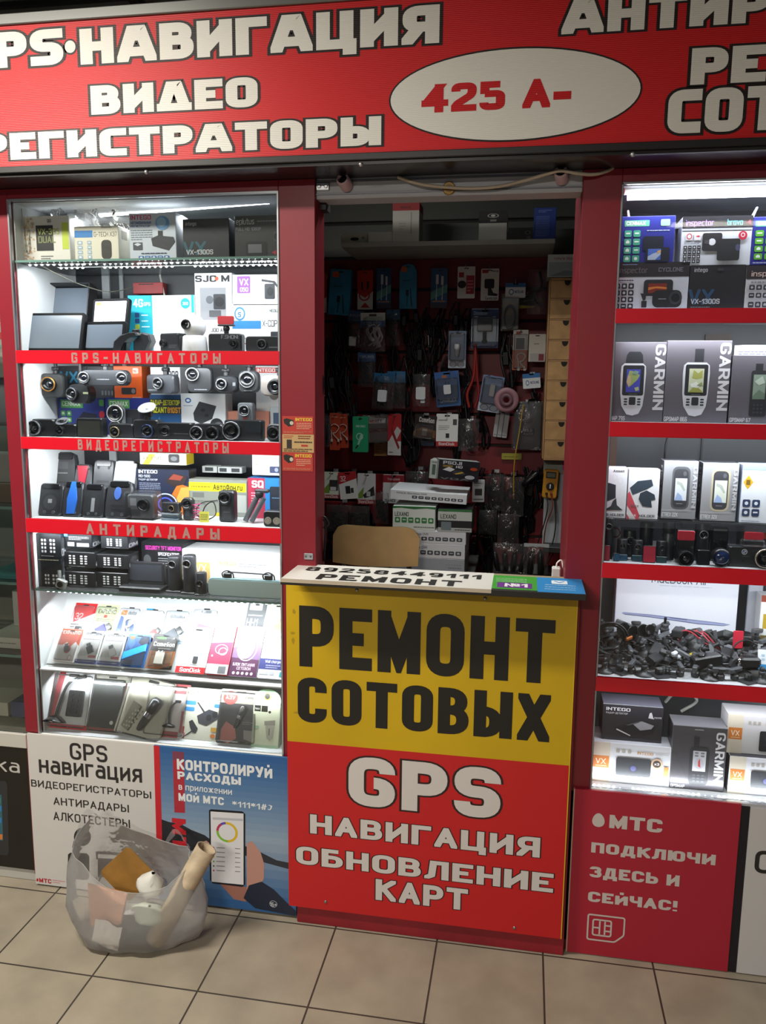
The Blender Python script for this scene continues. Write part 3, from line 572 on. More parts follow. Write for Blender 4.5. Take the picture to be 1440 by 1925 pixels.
for k_, mt, dd in ((0, SK, .0004), (.0042, SW, .0007)): mb.poly([(cx+(ra-k_)*math.cos(q*PI/32), SY-dd, cz+(rb-k_)*math.sin(q*PI/32)) for q in range(64)], mt)
SRD = ribbed('c01018', 'sign_red_numerals')
pt(mb, SY, '425 A', (792, 213), (1036, 147), SRD, t=3., r=1.6, sp=1., off=.0011); a, b = P(1040, 188, SY), P(1074, 171, SY); mb.poly([(a.x, SY-.0012, a.z), (b.x, SY-.0012, a.z), (b.x, SY-.0012, b.z), (a.x, SY-.0012, b.z)], SRD)
pt(mb, SY, 'ɅНТИР', (1055, 65), (1450, -27), SW, **so); pt(mb, SY, 'РЕ', (1297, 160), (1444, 83), SW, **so); pt(mb, SY, '¢ОТ', (1253, 252), (1480, 159), SW, **so)
mb.thing('shop_sign', 'long red fluted signboard with white Cyrillic lettering above the shop front', 'sign')

# ================================================================== display cabinets
def strip_text(mb, x0, x1, z0, z1, txt, lb, rt):
    mb.box((x0, -.004, z0), (x1, .006, z1), M('cf1426', .3), .0008)
    if txt: pt(mb, -.004, txt, lb, rt, M('a8807a', .5), t=2.7, r=.8, sp=7.2)
def led_mesh(mb, x0, x1, y, z, n, dy=0., gap=()):
    mb.box((x0, y-.004, z), (x1, y+.004, z+.0015), M('d9d9d4', .5)); e = M('f4f7ff', .5, 0, 11.)
    for i in range(n):
        u = (i+.5)/n
        if any(g0 < u < g1 for g0, g1 in gap): continue
        mb.ball((x0+(x1-x0)*u, y, z-.0008), .0044, e, 6, (1, 1, .7))
LX0, LX1, CD = -1.457, -.667, .33
cab = empty('display_cabinet', 'red framed glass display cabinet with three red price strips, full of car electronics', 'cabinet', (-1.062, 0, .505))
def part(mb, name, root, **k):
    o = mb.to(name, root, **k); o.matrix_parent_inverse = root_inv(root); return o
def root_inv(r): return Matrix.Translation(r.location).inverted()
mb = MB(); CW = M('eceeee', .45)
mb.box((LX0-.001, .02, .505), (LX0+.006, CD, 2.1), CW); part(mb, 'side_panel', cab)
mb = MB(); mb.box((LX1-.006, .02, .505), (LX1+.001, CD, 2.1), M('c9cccc', .5)); part(mb, 'side_panel', cab)
mb = MB(); mb.box((LX0, CD-.002, .505), (LX1, CD+.004, .99), M('dfe1e0', .5)); mb.box((LX0, CD, .99), (LX1, CD+.006, 2.1), M('2c2d30', .4)); mb.box((LX0+.1, CD-.008, 1.19), (LX0+.125, CD-.001, 2.0), M('b9bcbd', .4)); mb.box((LX0+.16, CD-.008, 1.45), (LX0+.172, CD-.001, 2.0), M('9fa2a4', .4)); part(mb, 'back_panel', cab)  # dark upper sheet is added: closes the open back and holds light in
mb = MB(); mb.box((LX0, .02, 2.094), (LX1, CD, 2.112), M('d9dbdc', .5)); part(mb, 'top_panel', cab)
mb = MB(); mb.box((LX0, .002, .497), (LX1, CD, .513), CW, .001); mb.box((LX0, -.003, .500), (LX1, .004, .512), M('b8bfbd', .25)); part(mb, 'bottom_panel', cab)
SH_L = [1.683, 1.434, 1.192]               # tops of the shelves behind the red strips
for zt, zb_, txt, lb, rt in ((1.683, 1.647, 'GPS-НАВИГАТОРЫ', (135, 682), (415, 664)), (1.434, 1.400, 'ВИДЕОРЕГИСТРАТОРЫ', (147, 845), (430, 832.5)), (1.192, 1.151, 'АНТИРАДАРЫ', (163, 1003.5), (413, 994))):
    mb = MB(); mb.box((LX0+.006, .006, zt-.012), (LX1-.006, CD-.004, zt), CW, .001); s = part(mb, 'shelf', cab)
    mb = MB(); strip_text(mb, LX0, LX1, zb_, zt+.001, txt, lb, rt); part(mb, 'price_strip', cab)
    mb = MB(); led_mesh(mb, LX0+.02, LX1-.02, .022, zt-.014, 44); part(mb, 'led_strip', cab)
for zt in (1.936, .975):
    mb = MB(); mb.box((LX0+.006, .012, zt-.006), (LX1-.006, .29, zt), GLASS_SHELF); mb.box((LX0+.006, .010, zt-.006), (LX1-.006, .0118, zt), M('7fa39a', .2)); part(mb, 'glass_shelf', cab)
    mb = MB()
    led_mesh(mb, LX0+.03, LX1-.01, .03, zt-.0095, 40, gap=((.31, .44),)); led_mesh(mb, LX0+.085, LX1-.01, .10, zt-.0095, 40, gap=((.12, .2), (.52, .59))); part(mb, 'led_strip', cab)
# sloping white display ledge with clear lips
LZ, LT = .720, math.radians(38)
mb = MB(); n = (0, -math.cos(LT), math.sin(LT))
def led(s, off=0.): return (.050+math.sin(LT)*s-math.cos(LT)*off, LZ+.004+math.cos(LT)*s+math.sin(LT)*off)     # (y, z) up the slope
mb.box((LX0+.006, .012, LZ-.005), (LX1-.006, .09, LZ), CW, .001)
a, b = led(0), led(.24); mb.poly([(LX0+.006, a[0], a[1]), (LX1-.006, a[0], a[1]), (LX1-.006, b[0], b[1]), (LX0+.006, b[0], b[1])], CW); part(mb, 'shelf', cab)
mb = MB(); p0, p1 = led(0), led(0, .014); mb.poly([(LX0+.03, *p0), (LX1-.01, *p0), (LX1-.01, *p1), (LX0+.03, *p1)], ACRYL); part(mb, 'clear_lip', cab)
mb = MB(); mb.box((LX0+.002, .010, .512), (LX1-.002, .0125, 1.151), GLASS); mb.box((LX0+.002, .010, 1.192), (LX1-.002, .0125, 1.4), GLASS); mb.box((LX0+.002, .010, 1.434), (LX1-.002, .0125, 1.647), GLASS); mb.box((LX0+.002, .004, 1.684), (LX1-.002, .0065, 2.1), GLASS); part(mb, 'front_glass', cab)
mb = MB()
for x in (LX0+.0015, LX1-.0015): mb.box((x-.003, -.003, .512), (x+.003, .010, 2.1), M('b9bcc0', .3, .8), .001)
mb.box((LX0, -.002, 2.094), (LX1, .008, 2.1), M('b9bcc0', .3, .8)); part(mb, 'frame', cab)
mb = MB(); t0, t1 = P(188, 402, .2), P(506, 377, .12); e = M('f6f8ff', .5, 0, 9.); mb.tube([t0, t1], .0095, e, 8); mb.tube([t0+Vector((0, .009, .006)), t1+Vector((0, .009, .006))], .007, WHT, 8); part(mb, 'tube_lamp', cab)
mb = MB(); mb.tube(spline([(LX0+.01, .05, 2.085), (LX0+.012, .05, 2.0), (LX0+.016, .05, 1.968), (LX0+.024, .05, 1.985), (LX0+.03, .08, 2.04), (LX0+.08, .2, 2.085)]), .0016, M('9c9a90', .5)); part(mb, 'wire', cab); mb = MB(); mb.tube(spline([(LX0+.06, .06, 1.926), (LX0+.09, .1, 1.905), (LX0+.14, .14, 1.88), (LX0+.19, .2, 1.868), (LX0+.23, .28, 1.89)]), .0015, M('6b6a5e', .5)); part(mb, 'wire', cab); mb = MB(); mb.tube(spline([(LX0+.31, .3, 1.93), (LX0+.325, .3, 1.86), (LX0+.35, .3, 1.78), (LX0+.37, .3, 1.70)]), .003, M('c9c7bd', .5)); part(mb, 'wire', cab)

RX0, RX1 = .212, 1.25; RCD = .36
cb2 = empty('display_cabinet', 'red framed glass display cabinet with plain red strips and a heap of mounts inside', 'cabinet', (.72, 0, .49))
mb = MB(); mb.box((RX0, RCD, .49), (RX1, RCD+.006, 2.1), M('3a3c40', .4)); mb.box((RX0+.012, RCD-.006, 1.15), (RX0+.06, RCD-.001, 1.5), M('5a3b2c', .5)); mb.box((RX0+.30, RCD-.008, 1.3), (RX0+.305, RCD-.001, 1.5), M('17181a', .4)); mb.box((RX0+.29, RCD-.008, 1.64), (RX0+.36, RCD-.001, 1.75), M('51443e', .5)); part(mb, 'back_panel', cb2)
mb = MB(); mb.box((RX1-.006, .02, .49), (RX1, RCD, 2.1), CW); part(mb, 'side_panel', cb2)
mb = MB(); mb.box((RX0, .02, 2.09), (RX1, RCD, 2.11), M('9a9ca0', .5)); mb.box((RX0, .1, 2.0), (RX1, .13, 2.012), M('6d7074', .4)); part(mb, 'top_panel', cb2)
mb = MB(); mb.box((RX0, .002, .484), (RX1, RCD, .498), CW, .001); mb.box((RX0, -.006, .484), (RX1, .004, .500), M('c6c6cc', .2, .3)); part(mb, 'bottom_panel', cb2)
SH_R = [1.791, 1.507, 1.135, .821]
for zt, zb_ in ((1.791, 1.756), (1.508, 1.471), (1.137, 1.098), (.823, .784)):
    mb = MB(); mb.box((RX0, .006, zt-.014), (RX1, RCD, zt), M('d8d9dd', .4), .001); part(mb, 'shelf', cb2)
    mb = MB(); strip_text(mb, RX0, RX1, zb_, zt+.001, None, 0, 0); part(mb, 'price_strip', cb2)
    mb = MB(); led_mesh(mb, RX0+.02, RX1-.02, .022, zt-.0165, 56); part(mb, 'led_strip', cb2)
mb = MB(); mb.box((RX0+.003, .004, .5), (RX1-.002, .0065, .784), GLASS)
for a_, b_ in ((.823, 1.098), (1.137, 1.471), (1.508, 1.756), (1.792, 2.09)): mb.box((RX0+.003, .004, a_), (RX1-.002, .0065, b_), GLASS)
part(mb, 'front_glass', cb2)
mb = MB(); mb.box((RX0-.001, -.003, .5), (RX0+.004, .006, 2.094), M('a9acb2', .3, .8), .001); mb.box((RX0, -.003, 2.089), (RX1, .006, 2.094), M('a9acb2', .3, .8)); part(mb, 'frame', cb2)
mb = MB(); led_mesh(mb, RX0+.005, RX1, .018, .4988, 60, gap=((.09, .14), (.32, .35))); mb.box((RX0, .012, .499), (RX1, .024, .5005), M('dfe3ea', .4)); 
e = M('f4f7ff', .5, 0, 7.)
for i in range(60):
    if i % 17 not in (5, 6, 7): mb.ball((RX0+.012+i*.0132, .018, .502), .0034, e, 6)
part(mb, 'led_strip', cb2)
mb = MB(); mb.tube([(RX0+.02, .06, 2.072), (RX1-.1, .06, 2.072)], .008, M('f6f8ff', .5, 0, 9.), 8); mb.box((RX0+.01, .05, 2.08), (RX1-.09, .075, 2.092), WHT, .002); part(mb, 'tube_lamp', cb2)
RZ = 1.248                                 # clear stepped riser on the third level
mb = MB(); mb.box((RX0+.01, .05, RZ-.004), (RX1-.02, .20, RZ), ACRYL); mb.box((RX0+.01, .05, RZ-.02), (RX1-.02, .053, RZ-.004), ACRYL)
for x in (.24, .42, .57, .8): mb.box((x, .055, 1.137), (x+.004, .195, RZ-.004), ACRYL)
part(mb, 'clear_riser', cb2)
mb = MB(); mb.tube(spline([(.42, .33, 1.5), (.405, .32, 1.42), (.41, .33, 1.36)]), .003, M('1b1c20', .4)); part(mb, 'wire', cb2); mb = MB(); mb.tube(spline([(.60, .33, 1.09), (.605, .32, 1.02), (.58, .31, .92), (.56, .3, .86)]), .006, M('d9d9d4', .4)); part(mb, 'wire', cb2); mb = MB(); mb.tube(spline([(.45, .3, .65), (.47, .29, .68), (.51, .29, .69), (.54, .3, .66), (.5, .31, .62)]), .005, M('bfbfba', .4)); part(mb, 'wire', cb2)

# ================================================================== the service counter
ctr = empty('service_counter', 'shop counter with yellow and red sign front and a white overhanging top', 'counter', (-.24, 0, 0))
mb = MB(); mb.box((-.622, -.028, 0), (.160, .01, 1.073), M('8a1a26', .45, noise=9), .002); mb.box((-.56, .01, 0), (.115, .30, .84), M('6a4a34', .5), .002); part(mb, 'body', ctr)
PY = -.04; YL = M('c9a50a', .5, noise=1.3); RS = M('c01a1e', .42)
mb = MB(); zs = .580; mb.box((-.643, PY, zs), (.150, -.029, 1.06), YL); mb.box((-.643, PY, .060), (.150, -.029, zs), RS); mb.box((.150, PY, .06), (.1525, -.029, 1.06), M('d8b21a', .5))
TK = M('17130e', .5); wo = dict(t=2.7, r=2.8, ow=.45, om=M('2a0f10', .5), sp=1.3)
pt(mb, PY, 'РЕМОНТ', (563, 1252), (1045, 1166), TK, t=2.6, r=2.4, sp=1.1, q=1.3); pt(mb, PY, 'СОТОВЫХ', (560, 1356), (1036, 1307), TK, t=2.4, r=2.6, sp=1., q=1.6)
pt(mb, PY, 'GPS', (655, 1512), (943, 1446), M('cfcac6', .5), **dict(wo, t=3., r=3.4)); pt(mb, PY, 'НАВИГАЦИЯ', (583, 1566), (1016, 1575), M('cfcac6', .5), **wo); pt(mb, PY, 'ОБНОВЛЕНИЕ', (557, 1623), (1041, 1643), M('cfcac6', .5), **wo); pt(mb, PY, 'КАРТ', (706, 1691), (880, 1672), M('cfcac6', .5), **wo)
for q in ((612, 1695), (967, 1744), (671, 1109), (912, 1125)):
    a = P(*q, PY); mb.ball((a.x, PY-.001, a.z), .005, M('9a9a94', .35, .8), 8, (1, .5, 1))
for q in ((550, 1190, 9, 5), (553, 1150, 5, 8), (558, 1340, 10, 4), (551, 1204, 4, 10)):      # scuffs on the yellow
    a = P(q[0], q[1], PY); mb.poly([(a.x+q[2]*.0011*math.cos(k)*random.uniform(.6, 1.2), PY-.0004, a.z+q[3]*.0011*math.sin(k)*random.uniform(.6, 1.2)) for k in (0, 1, 2, 3, 4, 5)], M('a88a14', .6))
part(mb, 'sign_panel', ctr)
TZ = 1.090; c0, c1, c2, c3 = PZ(528, 1087, TZ), PZ(1103, 1119, TZ), PZ(1066, 1093, TZ), PZ(562, 1061, TZ)
y0, y1, x0, x1 = (c0.y+c1.y)/2, -.001, c0.x, c1.x
mb = MB(); mb.box((x0, y0, TZ-.016), (x1, y1, TZ), M('1f1b18', .5), .001); mb.box((-.565, y1, TZ-.016), (.116, .022, TZ-.0005), M('9a8a70', .5))
ft = Frame((x0, y1, TZ), (1, 0, 0), (0, 1, 0), (0, 0, 1))
xg = PZ(925, 1100, TZ).x; xb = PZ(1010, 1105, TZ).x
def top(xa, ya, xb_, yb, m, d): mb.poly([(xa, ya, TZ+d), (xb_, ya, TZ+d), (xb_, yb, TZ+d), (xa, yb, TZ+d)], m)
top(x0+.001, y0+.001, xg, .02, M('d2d0ca', .5), .0004); mb.box((x0, y0-.0008, TZ-.009), (xg, y0, TZ+.0004), M('b9ac98', .6)); top(xg, y0+.012, xb, y1, M('3c9a2e', .45), .0006); top(xb, y0+.002, x1-.002, y1, M('1f86c8', .45), .0006)
def ptop(txt, lb, rt, m, **k):
    a, b = PZ(*lb, TZ), PZ(*rt, TZ); F = Frame((a.x, a.y, TZ), (b.x-a.x, 0, 0), (0, b.y-a.y, 0), (0, 0, 1)); mb.text(F, txt, 0, 0, 1, m, W=1, d=.0012, **k)
ptop('89258449111', (572, 1073), (906, 1082), TK, t=2.6, r=2.4, sp=2.); ptop('РЕМОНТ', (592, 1089), (869, 1093), TK, t=2.7, r=2.4, sp=2.)
a, b = PZ(934, 1104, TZ), PZ(1000, 1098, TZ); top(a.x, a.y, b.x, b.y, M('6a2a86', .45), .0010); ptop('№1', (948, 1103), (992, 1099), M('e8e4e8', .5), t=2.6, r=2.)
for k in range(3): a, b = PZ(932, 1089+k*2.6, TZ), PZ(990, 1090.5+k*2.6, TZ); mb.prints(Frame((a.x, b.y, TZ+.0006), (b.x-a.x, 0, 0), (0, .006, 0), (0, 0, 1)), [('l', 0, 0, 1, 1, 1, M('cfe6c8', .5))])
for k in range(3): a, b = PZ(1024, 1100+k*4, TZ), PZ(1082, 1103+k*4, TZ); mb.prints(Frame((a.x, b.y, TZ+.0006), (b.x-a.x, 0, 0), (0, .008, 0), (0, 0, 1)), [('l', 0, 0, 1, 1, 1, M('bfe0f2', .5))])
a, b = PZ(1037, 1098, TZ), PZ(1066, 1093, TZ); F = Frame((a.x, a.y, TZ+.0008), (b.x-a.x, 0, 0), (0, b.y-a.y, 0), (0, 0, 1)); mb.prints(F, [('rr', 0, 0, 1, 1, M('e6eef4', .5), .1), ('p', [(.15, .75), (.5, .3), (.85, .75), (.8, .85), (.5, .5), (.2, .85)], M('1f86c8', .45))])
part(mb, 'countertop', ctr)

# ================================================================== boards along the foot of the front
def board(name, label, cat, corners, Y, col, th=.008, rough=.5):
    (ax, ay), (bx, by) = corners; a, b = P(ax, ay, Y), P(bx, by, Y); mb = MB(); mb.box((a.x, Y, max(b.z, .003)), (b.x, Y+th, a.z), M(col, rough)); return mb, Frame((a.x, Y, max(b.z, .003)), (b.x-a.x, 0, 0), (0, 0, a.z-max(b.z, .003)), (0, -1, 0))
BY = -.012
mb, F = board('', '', '', ((50, 1379), (300, 1690)), BY, 'c9c7c4'); D = M('262322', .5)
pt(mb, BY, 'GPS', (132, 1427), (201, 1402), D, t=1.8, r=3, sp=1.4); pt(mb, BY, 'навигация', (74, 1452), (266, 1438), D, t=1.75, r=2.2, sp=1.3)
pt(mb, BY, 'ВИДЕОРЕГИСТРАТОРЫ', (59, 1478), (284, 1488), D, t=1.6, r=2.6, sp=1.6); pt(mb, BY, 'АНТИРАДАРЫ', (101, 1512), (242, 1513), D, t=1.6, r=2.6, sp=1.6); pt(mb, BY, 'АЛКОТЕСТЕРЫ', (101, 1541), (244, 1541), D, t=1.6, r=2.6, sp=1.6)
def bp(px_, py_): a = P(px_, py_, BY); return ((a.x-F.O.x)/F.w, (a.z-F.O.z)/F.h)
def pp(mb, F, Y, pts, mat, d): mb.poly([(P(x, y, Y).x, Y-d, P(x, y, Y).z) for x, y in pts], mat)
pp(mb, F, BY, [(128, 1606), (132, 1603), (163, 1604), (168, 1610), (168, 1650), (163, 1654), (133, 1652), (127, 1645)], D, .0005)
pp(mb, F, BY, [(155+16*math.cos(a), 1573+17*math.sin(a)) for a in [k*PI/10 for k in range(20)]], D, .0006); pp(mb, F, BY, [(139, 1580), (150, 1578), (152, 1590), (148, 1606), (140, 1606), (136, 1592)], D, .0007)
pp(mb, F, BY, [(147, 1570), (158, 1568), (160, 1578), (150, 1582)], M('55504e', .5), .0008)
for r_, c in ((11, '3c3a3a'), (8, '0f0f12'), (4.5, '3a3866'), (2, '8a88b8')): pp(mb, F, BY, [(140+r_*math.cos(k*PI/10), 1634+r_*math.sin(k*PI/10)) for k in range(20)], M(c, .4), .0012-r_*.00003)
pp(mb, F, BY, [(180, 1601), (184, 1600), (226, 1603), (228, 1607), (184, 1605), (184, 1615), (181, 1615)], D, .0005); pp(mb, F, BY, [(168, 1610), (178, 1609), (178, 1655), (168, 1654)], M('c9c7c4'), .0004)
pp(mb, F, BY, [(184, 1613), (226, 1615), (226, 1650), (184, 1648)], D, .0005)
pt(mb, BY, 'МТС', (74, 1658), (96.5, 1653), M('b01c28', .5), t=2.6, r=2, sp=1.4); pp(mb, F, BY, [(70.5+2*math.cos(k*PI/6), 1654+3*math.sin(k*PI/6)) for k in range(12)], M('b01c28', .5), .0005)
mb.prints(Frame((P(99, 1660, BY).x, BY, P(99, 1660, BY).z), (.045, 0, 0), (0, 0, .014), (0, -1, 0)), [('l', 0, 0, 1, 1, 2, M('c8848a', .5))])
mb.thing('advert_board', 'white advert board with dark Cyrillic text and a dash camera, beside the blue poster', 'board')
# the poster with the phone
mb, F = board('', '', '', ((289, 1402), (557, 1722)), BY-.003, '3f6ea0'); Y2 = BY-.003
def band(pts, c, d): pp(mb, F, Y2, pts, M(c, .45), d)
x_ = [289, 560]; n_ = 14
for i in range(n_):                        # printed dusk sky, lake and snow
    f0, f1 = i/n_, (i+1)/n_; y0_ = 0; c = [tuple(int(a+(b-a)*f0) for a, b in zip((44, 92, 150), (150, 168, 186)))][0]
    F_ = Frame(F.O+F.V*(1-f1*.55), F.U, F.V*(.55/n_), F.n); mb.fpoly(F_, [(0, 0), (1, 0), (1, 1), (0, 1)], M('%02x%02x%02x' % c, .45), .0003)
for i in range(8):
    f0, f1 = i/8, (i+1)/8; c = tuple(int(a+(b-a)*f0) for a, b in zip((138, 156, 178), (34, 84, 142)))
    F_ = Frame(F.O+F.V*(.45*(1-f1)), F.U, F.V*(.45/8), F.n); mb.fpoly(F_, [(0, 0), (1, 0), (1, 1), (0, 1)], M('%02x%02x%02x' % c, .45), .0003)
band([(303, 1540), (318, 1545), (340, 1549), (360, 1560), (385, 1570), (398, 1580), (400, 1610), (380, 1600), (340, 1598), (306, 1597)], '24262c', .0005)
band([(545, 1622), (520, 1617), (490, 1602), (460, 1590), (455, 1606), (500, 1622), (548, 1635)], '2b2e36', .0005)
band([(303, 1597), (340, 1598), (400, 1610), (400, 1622), (340, 1612), (304, 1611)], '9fb0c2', .0006)
band([(289, 1401), (300, 1402), (308, 1678), (297, 1676)], 'c0202c', .0008)
band([(324, 1412), (346, 1414), (346, 1430), (325, 1428)], '7a3a50', .0006); band([(325, 1428), (346, 1430), (348, 1528), (328, 1527)], 'a82a38', .0006)
pA, pB = P(350, 1540, Y2), P(326, 1640, Y2); FV = Frame((pB.x, Y2, pB.z), (pA.x-pB.x, 0, 0), (0, 0, pA.z-pB.z), (0, -1, 0)); mb.text(FV, 'МТС', 0.02, 1, .95, M('c0202c', .45), W=.85, t=3, r=1.6, sp=1.4, d=.0009, vert=True)
WT = M('dfe3e6', .5)
pt(mb, Y2, 'КОНТРОЛИРУЙ', (333, 1446), (512, 1443), WT, t=2.9, r=2.4, sp=1.3, off=.0009); pt(mb, Y2, 'РАСХОДЫ', (334, 1464), (453, 1461), WT, t=2.9, r=2.4, sp=1.3, off=.0009)
pt(mb, Y2, 'в приложении', (336, 1484), (436, 1482), WT, t=1.6, r=2.2, sp=1.4, off=.0009); pt(mb, Y2, 'МОЙ МТС', (336, 1505), (421, 1499), WT, t=2.9, r=2.4, sp=1.3, off=.0009); pt(mb, Y2, '*111*1#♪', (437, 1516), (512, 1513), WT, t=1.7, r=2.2, sp=1.3, off=.0009)
SK1, SK2 = 'b98a7c', '9c6a5c'
band([(464, 1585), (474, 1581), (490, 1602), (497, 1625), (496, 1652), (486, 1670), (470, 1685), (464, 1690)], SK1, .0008); band([(379, 1583), (388, 1580), (394, 1585), (393, 1594), (382, 1593)], SK1, .0008); band([(381, 1600), (391, 1598), (394, 1606), (392, 1612), (383, 1610)], SK1, .0008); band([(414, 1662), (470, 1668), (462, 1695), (440, 1690)], SK2, .0007)
band([(458, 1688), (468, 1664), (492, 1657), (515, 1672), (540, 1697), (556, 1712), (556, 1722), (480, 1707)], '1b2438', .0009)
band([(393, 1523), (397, 1521), (456, 1525), (461, 1530), (461, 1662), (456, 1667), (400, 1660), (395, 1654)], '15161a', .0010); band([(396, 1525), (458, 1529), (458, 1663), (398, 1657)], 'dcdce0', .0011)
for a0_, a1_, c in ((.15, 1.7, 'd9b52a'), (-1.5, .15, 'd9b52a'), (1.7, 2.2, '5a4ab0'), (2.2, 3.1, 'b8345a'), (3.1, 4.78, '7fb83a')):
    a = P(427, 1564, Y2); mb.fring(Frame((a.x, Y2, a.z), (.001, 0, 0), (0, 0, .001), (0, -1, 0)), 0, 0, 34, 33, .22, M(c, .45), d=.0013, a0=a0_, a1=a1_, n=10)
for k in range(6):
    y_ = 1593+k*8.6; pp(mb, F, Y2, [(402+1.6*math.cos(q), y_+1.8*math.sin(q)) for q in range(6)], M(random.choice(('d9b52a', '5a9a3a', 'b8345a', '44464a')), .45), .0013); pp(mb, F, Y2, [(407, y_-1), (423, y_), (423, y_+1.6), (407, y_+.6)], M('8a8a90'), .0013); pp(mb, F, Y2, [(442, y_+1), (452, y_+1.8), (452, y_+3), (442, y_+2.4)], M('77777c'), .0013)
pp(mb, F, Y2, [(400, 1536), (457, 1539), (457, 1543), (400, 1540)], M('b9b9c0'), .0013); pp(mb, F, Y2, [(417, 1659), (440, 1661), (440, 1662), (417, 1660.4)], M('33343a'), .0013)
a = P(514, 1699, Y2); mb.fring(Frame((a.x, Y2, a.z), (.001, 0, 0), (0, 0, .001), (0, -1, 0)), 0, 0, 12, 11, .1, M('c8ccd4'), d=.0011); pt(mb, Y2, '16+', (508, 1703), (520, 1697), M('c8ccd4'), t=1.8, off=.0011)
mb.prints(Frame((P(440, 1697, Y2).x, Y2, P(440, 1697, Y2).z), (.115, 0, 0), (0, 0, .022), (0, -1, 0)), [('l', 0, 0, 1, 1, 3, M('5f7390', .5))])
mb.thing('poster_board', 'blue poster board of a hand holding a phone by a lake, beside the counter', 'poster')
# red board with the egg mark
mb, F = board('', '', '', ((1081, 1483), (1366, 1841)), BY, 'a81e33'); mb.box((F.O.x-.003, BY-.001, .004), (F.O.x, BY+.008, F.O.z+F.h), M('b79f8a', .5)); W2 = M('c7bdb8', .5)
a = P(1125, 1541.5, BY); pts = []
for k in range(28):
    t = 2*PI*k/28; pts.append((a.x+.0165*math.cos(t)*(1-.18*math.sin(t)), BY-.0006, a.z+.0205*math.sin(t)))
mb.poly(pts, W2)
k_ = dict(t=3.1, r=2.4, sp=1.2); pt(mb, BY, 'МТС', (1145, 1556), (1246, 1541), W2, **dict(k_, r=1.8)); pt(mb, BY, 'ПОДКЛЮЧИ', (1111, 1602), (1346, 1607), W2, **k_); pt(mb, BY, 'ЗДЕСЬ И', (1108, 1648), (1278, 1646), W2, **k_); pt(mb, BY, 'СЕЙЧАС!', (1105, 1694), (1274, 1694), W2, **k_)
a, b = P(1102, 1766, BY), P(1176, 1725, BY); FS = Frame((a.x, BY, a.z), (b.x-a.x, 0, 0), (0, 0, b.z-a.z), (0, -1, 0))
GL['¤'] = (14, [(True, True, [(0, 0), (10.6, 0), (14, 3), (14, 10), (0, 10)]), (True, True, [(2, 2), (9, 2), (9, 8.2), (2, 8.2)]), (False, False, [(4.6, 2.4), (4.6, 7.8)]), (False, False, [(6.6, 2.4), (6.6, 7.8)]), (False, False, [(2.3, 5), (4.5, 5)]), (False, False, [(6.8, 6.2), (8.8, 6.2)]), (False, False, [(6.8, 4), (8.8, 4)])])
mb.text(FS, '¤', 0, 0, 1, W2, W=1, t=.62, r=.8, d=.0006)
mb.thing('advert_board', 'red advert board with pale text and a SIM card outline, under the cabinet of navigators', 'board')
mb = MB(); mb.box((P(1366, 1841, BY).x+.0005, BY+.002, .003), (P(1411, 1517, BY).x, BY+.03, P(1400, 1517, BY).z), M('15121a', .5)); struct('trim_13', mb)
xw = P(1411, 1517, BY).x+.0005; mb = MB(); zt = P(1420, 1520, BY).z; mb.box((xw, BY, .004), (1.2, BY+.008, zt), M('c6c4c4', .5)); pt(mb, BY, 'С', (1417, 1640), (1455, 1601), D, t=1.9, r=3.2, sp=1.4)
mb.thing('advert_board', 'pale grey advert board with a black letter, past the red board', 'board')
# neighbouring shop beyond the red post
mb = MB(); mb.box((-2.6, .0, .458), (-1.503, .06, .505), M('bdbab2', .5), .002); mb.box((-2.6, .01, .0), (-1.503, .05, .04), M('b5b3ad', .5), .002); struct('trim_14', mb)
a = P(0, 1404, .004); mb = MB(); mb.box((-2.4, .004, .041), (-1.504, .012, .457), M('17150f', .4)); NW = M('b9b7b2', .5)
pt(mb, .004, 'ка', (-5, 1449), (36, 1428), NW, t=1.3, r=2.2, sp=1.4)
q = lambda x, y, d=0: (P(x, y, .004).x, .004-d, P(x, y, .004).z)
mb.poly([q(-40, 1466, .0004), q(10, 1468, .0004), q(14, 1475, .0004), q(17, 1602, .0004), q(13, 1608, .0004), q(-40, 1604, .0004)], M('2b2c30', .3)); mb.poly([q(-40, 1492, .0006), q(3, 1494, .0006), q(6, 1580, .0006), q(-40, 1578, .0006)], M('2f5f6c', .3))
for c, x, y in (('2b7ab8', 0, 1520), ('2b7ab8', 0, 1542), ('c8763a', 2, 1573), ('3d8f5a', -2, 1505)): mb.poly([q(x-4, y-5, .0008), q(x+3, y-5, .0008), q(x+3, y+5, .0008), q(x-4, y+5, .0008)], M(c, .4))
mb.thing('advert_board', 'black advert board of the neighbouring shop with a phone printed on it', 'board')

# ================================================================== cabinet with Cyrillic strips: boxes on the top glass shelf
def ic(u, v, w, h, c='1b1c1f', c2=None): return ('g', u, v, u+w, v+h, 1, 1, c, c2)
def campic(u, v, w, h, c='1b1c1f', lc='3a3b40', lu=.7):     # printed picture of a dash camera
    return [('rr', u, v, u+w, v+h, c, w*.12), ('e', u+w*lu, v+h*.5, w*.2, h*.36, lc), ('e', u+w*lu, v+h*.5, w*.12, h*.22, '0a0a0c')]
G0 = 1.9365
def floral(mb, w, h, d):
    rnd = random.Random(3)
    for i in range(70):
        x, zz, r = -w/2+.002+rnd.random()*w*.26, h*(.02+.93*rnd.random()), rnd.uniform(.0025, .006)
        mb.poly([(x+r*math.cos(k), -.0006-i*1e-5, zz+r*.8*math.sin(k)) for k in (0, 1.2, 2.4, 3.7, 5)], M(rnd.choice(('c7a98a', 'b98f72', 'd2c0a4', 'a99a86')), .6))
